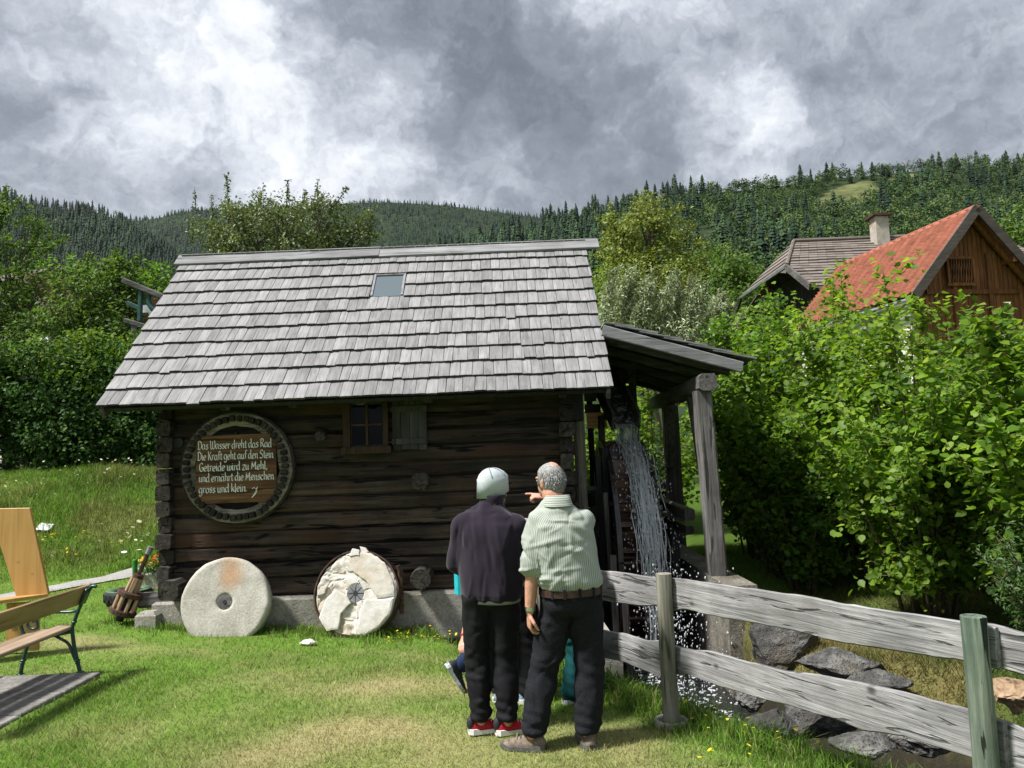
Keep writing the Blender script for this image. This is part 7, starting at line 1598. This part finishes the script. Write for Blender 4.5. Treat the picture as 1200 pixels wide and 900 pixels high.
# dark farmhouse with half-hipped shingle roof, ridge along X
XG = 10.5
dh = thing('farmhouse', 'dark timber farmhouse with brown half-hipped shingle roof and stone chimney', 'house', (15.0, 32.0, 0)); dbs = Vector(dh.location)
def gp_(px, py): d = ray(px, py); return Vector(CAMP+d*(XG/d[0]))
n1_ = gp_(925, 317); f1_ = gp_(871, 344); n0_ = gp_(952, 342); YM = (n1_.y+f1_.y)/2; zh = (n1_.z+f1_.z)/2; half = (f1_.y-n1_.y)/2; pit = (n1_.z-n0_.z)/max(.3, n1_.y-n0_.y)
hip = Vector(PY(930, 284, YM)); zr = hip.z; pitch_ = (zr-zh)/half; XE = 20.0; yn, yf = YM-5.0, YM+5.0; ze = zr-5.0*pitch_
A = Vector((XG, YM-half, zh)); B = Vector((XG, YM+half, zh))
tri_roof([(XG, yn, ze), (XE, yn, ze), (XE, YM, zr), (hip.x, YM, zr)], 1, 1, 'house_shingle', dh, dbs, 0, 0, 'roof_deck')
def fslope(r_, x0f):                                           # front slope in courses
    pass
rows = 17
for sgn, nm in ((-1, 'front'), (1, 'back')):
    for r_ in range(rows):
        v0, v1 = r_/rows, (r_+1.25)/rows; y0 = YM+sgn*5.0*(1-v0); y1 = YM+sgn*5.0*(1-min(v1, 1)); z0 = ze+(zr-ze)*v0; z1 = ze+(zr-ze)*min(v1, 1)
        def xl(y_): dd_ = abs(y_-YM); return XG if dd_ >= half else hip.x+(XG-hip.x)*dd_/half
        up_ = Vector((0, sgn*(zr-ze), 5.0)).normalized()
        if sgn < 0:
            nseg = 26; x_ = xl(y0)
            mb = MB()
            xs = np.linspace(0, 1, nseg+1)
            for k in range(nseg):
                pts = []
                for (yy, zz_, lf) in ((y0, z0, .055), (y1, z1, .012)):
                    xa = xl(yy)+(XE-xl(yy))*xs[k]; xb = xl(yy)+(XE-xl(yy))*xs[k+1]-.01
                    for xx, l2 in ((xa, lf), (xb, lf)): pts.append(Vector((xx, yy, zz_))+up_*(l2+.012*math.sin(k*12.9+r_*7.7)))
                t2 = [p_-up_*.05 for p_ in pts]; mb.add(pts+t2, [(0, 1, 3, 2), (4, 6, 7, 5), (0, 4, 5, 1), (1, 5, 7, 3), (2, 3, 7, 6), (0, 2, 6, 4)])
            wb(mb, 'shingle_course', 'house_shingle', dh)
tri_roof([(XG, yf, ze), (XE, yf, ze), (XE, YM, zr), (hip.x, YM, zr)], 2, 2, 'house_shingle', dh, dbs, 0, .0)
hv = 6
for r_ in range(hv):
    v0, v1 = r_/hv, (r_+1.2)/hv; mb = MB(); up_ = Vector((-(zr-zh), 0, hip.x-XG)).normalized(); pts = []
    for v_, lf in ((v0, .06), (min(v1, .999), .015)):
        for s_ in (-1, 1): pts.append(Vector((XG-.1*(1-v_)+(hip.x-XG)*v_, YM+s_*half*(1-v_), zh+(zr-zh)*v_))+up_*lf)
    t2 = [p_-up_*.05 for p_ in pts]; mb.add(pts+t2, [(0, 1, 3, 2), (4, 6, 7, 5), (0, 4, 5, 1), (1, 5, 7, 3), (2, 3, 7, 6), (0, 2, 6, 4)]); wb(mb, 'hip_course', 'house_shingle', dh)
mb = MB(); mb.tube([hip+Vector((0, 0, .06)), Vector((XE, YM, zr+.06))], .09, 8); wb(mb, 'ridge_cap', 'house_shingle', dh)
mb = MB(); mb.tube([hip+Vector((0, 0, .06)), A+Vector((-.08, 0, .08))], .07, 6); wb(mb, 'hip_cap', 'house_shingle', dh)
hb(dh, A+Vector((-.12, 0, -.02)), Vector((XG-.12, yn, ze)), .08, .24, 'old_beam', 'barge_board'); hb(dh, B+Vector((-.12, 0, -.02)), Vector((XG-.12, yf, ze)), .08, .24, 'dark_gable_wood', 'barge_board'); hb(dh, A+Vector((-.14, 0, -.02)), B+Vector((-.14, 0, -.02)), .09, .12, 'zinc', 'gutter')
for k in range(30):
    y_ = yn+.9+(yf-yn-1.8)*(k+.5)/30; top = min(zh, zr-abs(y_-YM)*pitch_)-.12; mb = MB(); mb.box((XG+.75, y_, top/2+.3), (.05, (yf-yn-1.8)/30-.01, top-.6)); wb(mb, 'wall_board', 'dark_gable_wood', dh)
mb = MB(); mb.box(((XG+.85+XE)/2, YM, (ze-.1)/2), (XE-XG-.9, 8.0, ze-.1)); wb(mb, 'wall', 'house_white', dh)
for y_ in (YM-1.6, YM+1.6): mb = MB(); beam(mb, (XG-.05, y_, zh-1.6), (XG+.8, y_, zh-1.6), .16, .2, 2, 0); wb(mb, 'purlin_end', 'dark_gable_wood', dh)
cp = PY(1031, 275, YM-.6); mb = MB(); mb.box((cp[0], YM-.6, zr+.1), (.52, .55, 1.25), bev=.02); chim = wb(mb, 'chimney', 'plaster', dh); mb = MB(); mb.box((cp[0], YM-.6, zr+.76), (.80, .8, .09), bev=.01); mb.build('cap', 'rust', chim)
p_ = PY(963, 338, 28.0); mb = MB(); mb.tube([(p_[0], 28.0, p_[2]-.4), (p_[0]-.05, 28.0, p_[2]+.65)], [.10, .10], 10); wb(mb, 'flue_pipe', 'zinc', dh)
q_ = PY(969, 346, 27.6); mb = MB(); mb.box((q_[0], 27.6, q_[2]), (.55, .6, .12), Matrix.Rotation(rad(30), 3, 'X')); wb(mb, 'roof_flashing', 'zinc', dh)
# brown-roofed house and a grey roof beyond the fruit trees
def small_house(name, label, px, py, Y, hw_, ln, slope, mat, wmat, base_z=.3, turn=0.0):
    ap = Vector(PY(px, py, Y)); h_ = thing(name, label, 'house', (ap.x, Y+ln/2, base_z)); b_ = Vector(h_.location); s_ = Vector((math.cos(turn), math.sin(turn), 0)); l_ = Vector((-math.sin(turn), math.cos(turn), 0))
    def P_(u, l, dz=0): return ap+s_*u+l_*l+Vector((0, 0, -abs(u)*slope+dz))
    for g in (-1, 1): tri_roof([P_(g*hw_, -.4), P_(g*hw_, ln), P_(0, ln), P_(0, -.4)], 16, 24, mat, h_, b_, .02, .04)
    ez = ap.z-hw_*slope; R_ = Matrix.Rotation(turn, 3, 'Z'); c_ = ap+l_*ln/2
    mb = MB(); mb.box((c_.x, c_.y, (ez+base_z)/2), (hw_*2-.6, ln-.3, ez-base_z), R_); wb(mb, 'wall', wmat, h_)
    mb = MB(); f_ = ap; w0 = hw_-.3
    mb.rings([[f_+l_*.15+s_*u+Vector((0, 0, z_)) for u, z_ in ((-w0, -hw_*slope-.2), (w0, -hw_*slope-.2), (0, -.12))], [f_+l_*.3+s_*u+Vector((0, 0, z_)) for u, z_ in ((-w0, -hw_*slope-.2), (w0, -hw_*slope-.2), (0, -.12))]], True); wb(mb, 'gable', wmat, h_)
    for k in (-1, 1):
        mb = MB(); q = f_+l_*.1+s_*(k*hw_*.4)+Vector((0, 0, -hw_*slope-1.2)); mb.box(q, (.9, .1, 1.1), R_); w_ = wb(mb, 'window', 'white_paint', h_); mb = MB(); mb.box(q-l_*.06, (.7, .04, .9), R_); mb.build('pane', 'dark_glass', w_)
    for g in (-1, 1): hb(h_, P_(0, -.43), P_(g*hw_, -.43), .06, .22, 'barge_wood', 'barge_board')
small_house('village_house', 'house with dark red-brown tiled roof half hidden by fruit trees', 38, 322, 34, 2.6, 6, .9, 'brown_roof', 'dark_gable_wood', 1.0, rad(-35))
small_house('village_house', 'grey-roofed house behind the fruit trees', 66, 314, 48, 2.5, 6, .5, 'house_shingle', 'house_white', 1.0, rad(70))
small_house('village_house', 'pale village house with red roof beyond the wooden gable', 1197, 303, 46, 3.2, 7, .55, 'red_roof', 'house_white', 1.0, rad(60))

# ------------------------------------------------------------------ mountains and their forest
def hill_fn(ridge, Y0, Y1, z0, rough, seed, pw=1.15):
    xs = [q[0] for q in ridge]
    zs = [PY(q[0], q[1], Y1)[2] for q in ridge]; tx = [PY(q[0], q[1], Y1)[0]/Y1 for q in ridge]
    def f(x_, y_):
        a = np.interp(x_/y_, tx, zs); v_ = np.clip((y_-Y0)/(Y1-Y0), 0, 1); back = np.clip((y_-Y1)/(Y1*.5), 0, 1)
        return z0+(a-z0)*v_**pw*(1-back*.5)+rough*fbm2(x_, y_, 4.0/Y1, seed, 4)*v_*(1-.75*(v_ > .97))
    return f, tx
def hill_mesh(name, f, t0, t1, Y0, Y1, mat, n=90, m_=50, pasture=None):
    ys = np.concatenate([np.linspace(Y0, Y1, m_), np.linspace(Y1*1.05, Y1*1.5, 6)]); ts = np.linspace(t0, t1, n); T_, Y2 = np.meshgrid(ts, ys); X2 = T_*Y2; Z2 = f(X2.ravel(), Y2.ravel())
    w_ = n; i = (np.arange(len(ys)-1)[:, None]*w_+np.arange(w_-1)[None]).ravel(); q = np.stack([i, i+1, i+w_+1, i+w_], 1)
    xx_, yy_ = X2.ravel(), Y2.ravel(); hc = np.array([.022, .036, .015])*(1+.5*fbm2(xx_, yy_, .03, 4)[:, None])
    if pasture is not None: a_ = pasture(xx_, yy_)[:, None]*1.0; hc = hc*(1-a_)+np.array([.095, .105, .042])*(1+.4*fbm2(xx_, yy_, .05, 8)[:, None])*a_
    return tag(fast_mesh(name, np.stack([xx_, yy_, Z2], 1), q, mat, hc, smooth=True), kind='structure')
m, t = newmat('hill_soil'); co = t.n('TexCoord').outputs['Object']; f1 = t.rng(t.noise(co, .12, 6.0, .6), .3, .7, .6, 1.4)
out(t, bsdf(t, t.mix(1.0, t.n('Attribute', attribute_name='col').outputs['Color'], t.n('CombineXYZ', {0: f1, 1: f1, 2: f1}).outputs[0], 'MULTIPLY'), .95, None, spec=.05))
def conifer(tiers, n, seed, wid=.20):
    """a spruce, height 1: drooping ragged skirts of branches on a mast"""
    r_ = np.random.RandomState(seed); V = []; T = []
    for k in range(tiers):
        z1 = 1-(k/tiers)**1.05*.92; z0 = z1-(1.5/tiers)*.92; R1 = .012; R0 = wid*(.22+.78*((k+1)/tiers))*r_.uniform(.85, 1.15); o = len(V); V.append((0, 0, z1+.02)); a0 = r_.uniform(0, 6.28)
        for j in range(n):
            a = a0+2*math.pi*j/n; rr_ = R0*(r_.uniform(.85, 1.2) if j % 2 == 0 else r_.uniform(.35, .6)); V.append((math.cos(a)*rr_, math.sin(a)*rr_, max(0.01, z0+r_.uniform(-.03, .03)+(.04 if j % 2 else 0))))
        for j in range(n): T.append((o, o+1+j, o+1+(j+1) % n))
    return np.array(V), np.array(T)
def leafball(n, seed, w_=.34):
    """a far broadleaf tree, height 1: lumpy crown of many leaf tufts over a short stem"""
    r_ = np.random.RandomState(seed); L = [(r_.normal(0, .10), r_.normal(0, .10), r_.uniform(.42, .80), r_.uniform(.12, .22)) for _ in range(8)]; V = []; T = []
    for i in range(n):
        l = L[r_.randint(len(L))]; d_ = r_.normal(0, 1, 3); d_ /= np.linalg.norm(d_); c_ = np.array(l[:3])+d_*l[3]*np.array([w_/.34, w_/.34, 1.0]); a = r_.normal(0, 1, 3); a -= d_*a.dot(d_)*.6; a /= np.linalg.norm(a); b = np.cross(d_, a); s_ = r_.uniform(.036, .066); o = len(V)
        V += [c_+a*s_, c_-a*s_*.5+b*s_*.9, c_-a*s_*.5-b*s_*.9]; T.append((o, o+1, o+2))
    for j in range(4): a, b = j*1.571, (j+1)*1.571; o = len(V); V += [(math.cos(a)*.018, math.sin(a)*.018, 0), (math.cos(b)*.018, math.sin(b)*.018, 0), (0, 0, .6)]; T.append((o, o+1, o+2))
    return np.array(V), np.array(T)
def plant(protos, X, Y, Z, H, cols, pick):
    out_ = []
    for k, (V, T) in enumerate(protos):
        i = np.where(pick == k)[0]
        if not len(i): continue
        a = RS.uniform(0, 6.28, len(i)); c_, s_ = np.cos(a)[:, None], np.sin(a)[:, None]; sp = RS.uniform(.85, 1.25, len(i))[:, None]; h = H[i][:, None]
        vx = (V[None, :, 0]*c_-V[None, :, 1]*s_)*h*sp+X[i][:, None]; vy = (V[None, :, 0]*s_+V[None, :, 1]*c_)*h*sp+Y[i][:, None]; vz = V[None, :, 2]*h+Z[i][:, None]
        v = np.stack([vx, vy, vz], 2).reshape(-1, 3); tr = (np.arange(len(i))[:, None, None]*len(V)+T[None]).reshape(-1, 3); shade = (.75+.5*np.clip(V[:, 2], 0, 1)) if False else np.ones(len(V))
        c = (cols[i][:, None, :]*shade[None, :, None]).reshape(-1, 3); out_.append((v, tr, c))
    return merge(out_)
CONC = np.array([[.009, .023, .012], [.013, .031, .014], [.019, .042, .016], [.028, .054, .020]]); DECC = np.array([[.045, .085, .022], [.065, .11, .028], [.035, .07, .02], [.085, .125, .035]])
def forest(name, label, f, tx, t0, t1, Y0, Y1, n, H0, H1, protos, npro_con, decid, cc_, seed, clear=None, ycl=None):
    t_ = RS.uniform(t0, t1, n); y_ = np.sqrt(RS.uniform(Y0**2, Y1**2, n)); x_ = t_*y_; k = np.ones(n, bool)
    if clear is not None: k &= ~clear(x_, y_)
    x_, y_ = x_[k], y_[k]; n = len(x_); z_ = f(x_, y_)-.5; dec = RS.rand(n) < decid(x_, y_)
    pick = np.where(dec, RS.randint(npro_con, len(protos), n) if len(protos) > npro_con else 0, RS.randint(0, npro_con, n)); H = RS.uniform(H0, H1, n)*np.where(dec, .72, 1.0)*(1+.25*fbm2(x_, y_, .02, seed))
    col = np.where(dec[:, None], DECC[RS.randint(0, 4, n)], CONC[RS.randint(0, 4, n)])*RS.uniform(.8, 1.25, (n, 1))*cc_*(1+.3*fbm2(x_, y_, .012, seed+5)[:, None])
    v, tr, c = plant(protos, x_, y_, z_, H, col, pick); return tag(fast_mesh(name, v, tr, 'forest_tree', c), label, 'forest', kind='stuff')
con_hi = [conifer(9, 10, s_, .22) for s_ in range(4)]; con_mid = [conifer(5, 7, s_+10, .18) for s_ in range(4)]; con_lo = [conifer(3, 5, s_+20, .19) for s_ in range(4)]; dec_hi = [leafball(112, s_) for s_ in range(4)]; dec_lo = [leafball(70, s_+9) for s_ in range(3)]
# far ridge
RB = [(-500, 285), (-100, 270), (100, 262), (180, 256), (200, 250), (225, 246), (300, 243), (400, 239), (460, 238), (520, 241), (560, 246), (600, 251), (640, 256), (720, 262), (900, 270), (1300, 280)]
fB, tB = hill_fn(RB, 900, 2000, -10, 25, 3); hill_mesh('far_mountain', fB, -1.1, 1.1, 900, 2000, 'hill_soil')
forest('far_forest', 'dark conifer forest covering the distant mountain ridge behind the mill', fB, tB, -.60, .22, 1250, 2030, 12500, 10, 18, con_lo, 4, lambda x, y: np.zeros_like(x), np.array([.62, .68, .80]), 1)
# left mountain
RA_ = [(-500, 150), (-200, 190), (-50, 222), (20, 236), (60, 243), (110, 247), (135, 254), (155, 265), (175, 280), (200, 300), (240, 330), (300, 360), (420, 400), (560, 430)]
fA, tA = hill_fn(RA_, 330, 1000, -5, 20, 8, 1.05); hill_mesh('left_mountain', fA, -1.15, .0, 330, 1000, 'hill_soil')
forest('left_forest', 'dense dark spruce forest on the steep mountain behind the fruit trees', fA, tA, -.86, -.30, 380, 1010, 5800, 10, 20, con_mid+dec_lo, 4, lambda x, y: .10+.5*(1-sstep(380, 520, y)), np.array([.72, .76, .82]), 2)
# right hillside with a clearing
RC = [(-100, 420), (250, 360), (430, 322), (520, 296), (600, 272), (640, 262), (680, 252), (720, 244), (790, 228), (830, 226), (880, 222), (920, 218), (950, 211), (1000, 207), (1050, 203), (1090, 199), (1150, 196), (1200, 198), (1300, 190), (1600, 170)]
fC, tC = hill_fn(RC, 130, 560, -2, 9, 14, 1.1)
def pxpy(x_, y_, z_):
    P = np.stack([x_-CAMP[0], y_-CAMP[1], z_-CAMP[2]], 0); q = CR.T @ P; return 600+F*q[0]/-q[2], 450-F*q[1]/-q[2]
zc_ = None
def clear_c(x_, y_):
    # the pasture high on the hillside and the small patch near the summit
    u = x_/y_; a = ((u-(.450+.00045*(y_-470)))/.048)**2+((y_-485)/46)**2 < 1+.5*fbm2(x_, y_, .04, 12); b = ((u-.535)/.022)**2+((y_-535)/16)**2 < 1; c = ((u-.63)/.03)**2+((y_-180)/30)**2 < 1
    return a | b
hill_mesh('right_hillside', fC, -.75, 1.15, 130, 560, 'hill_soil', 220, 110, clear_c)
forest('hillside_forest', 'mixed spruce and broadleaf forest climbing the hillside behind the houses', fC, tC, -.30, .80, 165, 565, 4000, 8, 16.5, con_hi+dec_hi, 4, lambda x, y: np.clip(.42+.40*(x/y > .25)+.35*(1-sstep(170, 330, y))-.45*(x/y < .12)+.5*fbm2(x, y, .015, 33), 0.03, .95), np.array([1.0, 1.0, 1.0]), 3, clear_c)
x_ = RS.uniform(.36, .56, 60); y_ = RS.uniform(420, 540, 60); k = clear_c(x_*y_, y_)
# lone spruces on the skyline
for (px, py, hh) in ((1092, 176, 22), (1143, 172, 24), (790, 199, 20)):
    V, T = con_hi[0]; p_ = PY(px, py+4, 558); zt = p_[2]; b_ = zt-hh; o = fast_mesh('crown', np.stack([V[:, 0]*hh*1.05, V[:, 1]*hh*1.05, V[:, 2]*hh], 1), T, 'forest_tree', np.tile(np.array([.03, .05, .03]), (len(V), 1)))
    t_ = thing('spruce_tree', {1092: 'lone spruce standing above the skyline near the summit clearing', 1143: 'tallest lone spruce on the hillside skyline above the wooden gable', 790: 'pointed spruce topping the skyline above the yellow-green tree'}[px], 'tree', (p_[0], 558, b_)); o.parent = t_
    mb = MB(); mb.tube([(0, 0, -2), (0, 0, hh*.9)], [.35, .05], 6); mb.build('trunk', 'conifer_bark', t_)
# ------------------------------------------------------------------ the air between here and the mountains
m, t = newmat('air'); o_ = t.n('OutputMaterial'); t.L.new(t.n('VolumePrincipled', {'Color': (.80, .86, .95, 1), 'Density': .000018, 'Anisotropy': .2}).outputs[0], o_.inputs['Volume'])
hz = MB(); hz.box((0, 1300, 440), (7600, 7000, 890)); hzo = hz.build('haze', 'air'); tag(hzo, 'faint summer haze in the valley air', 'haze', kind='stuff')
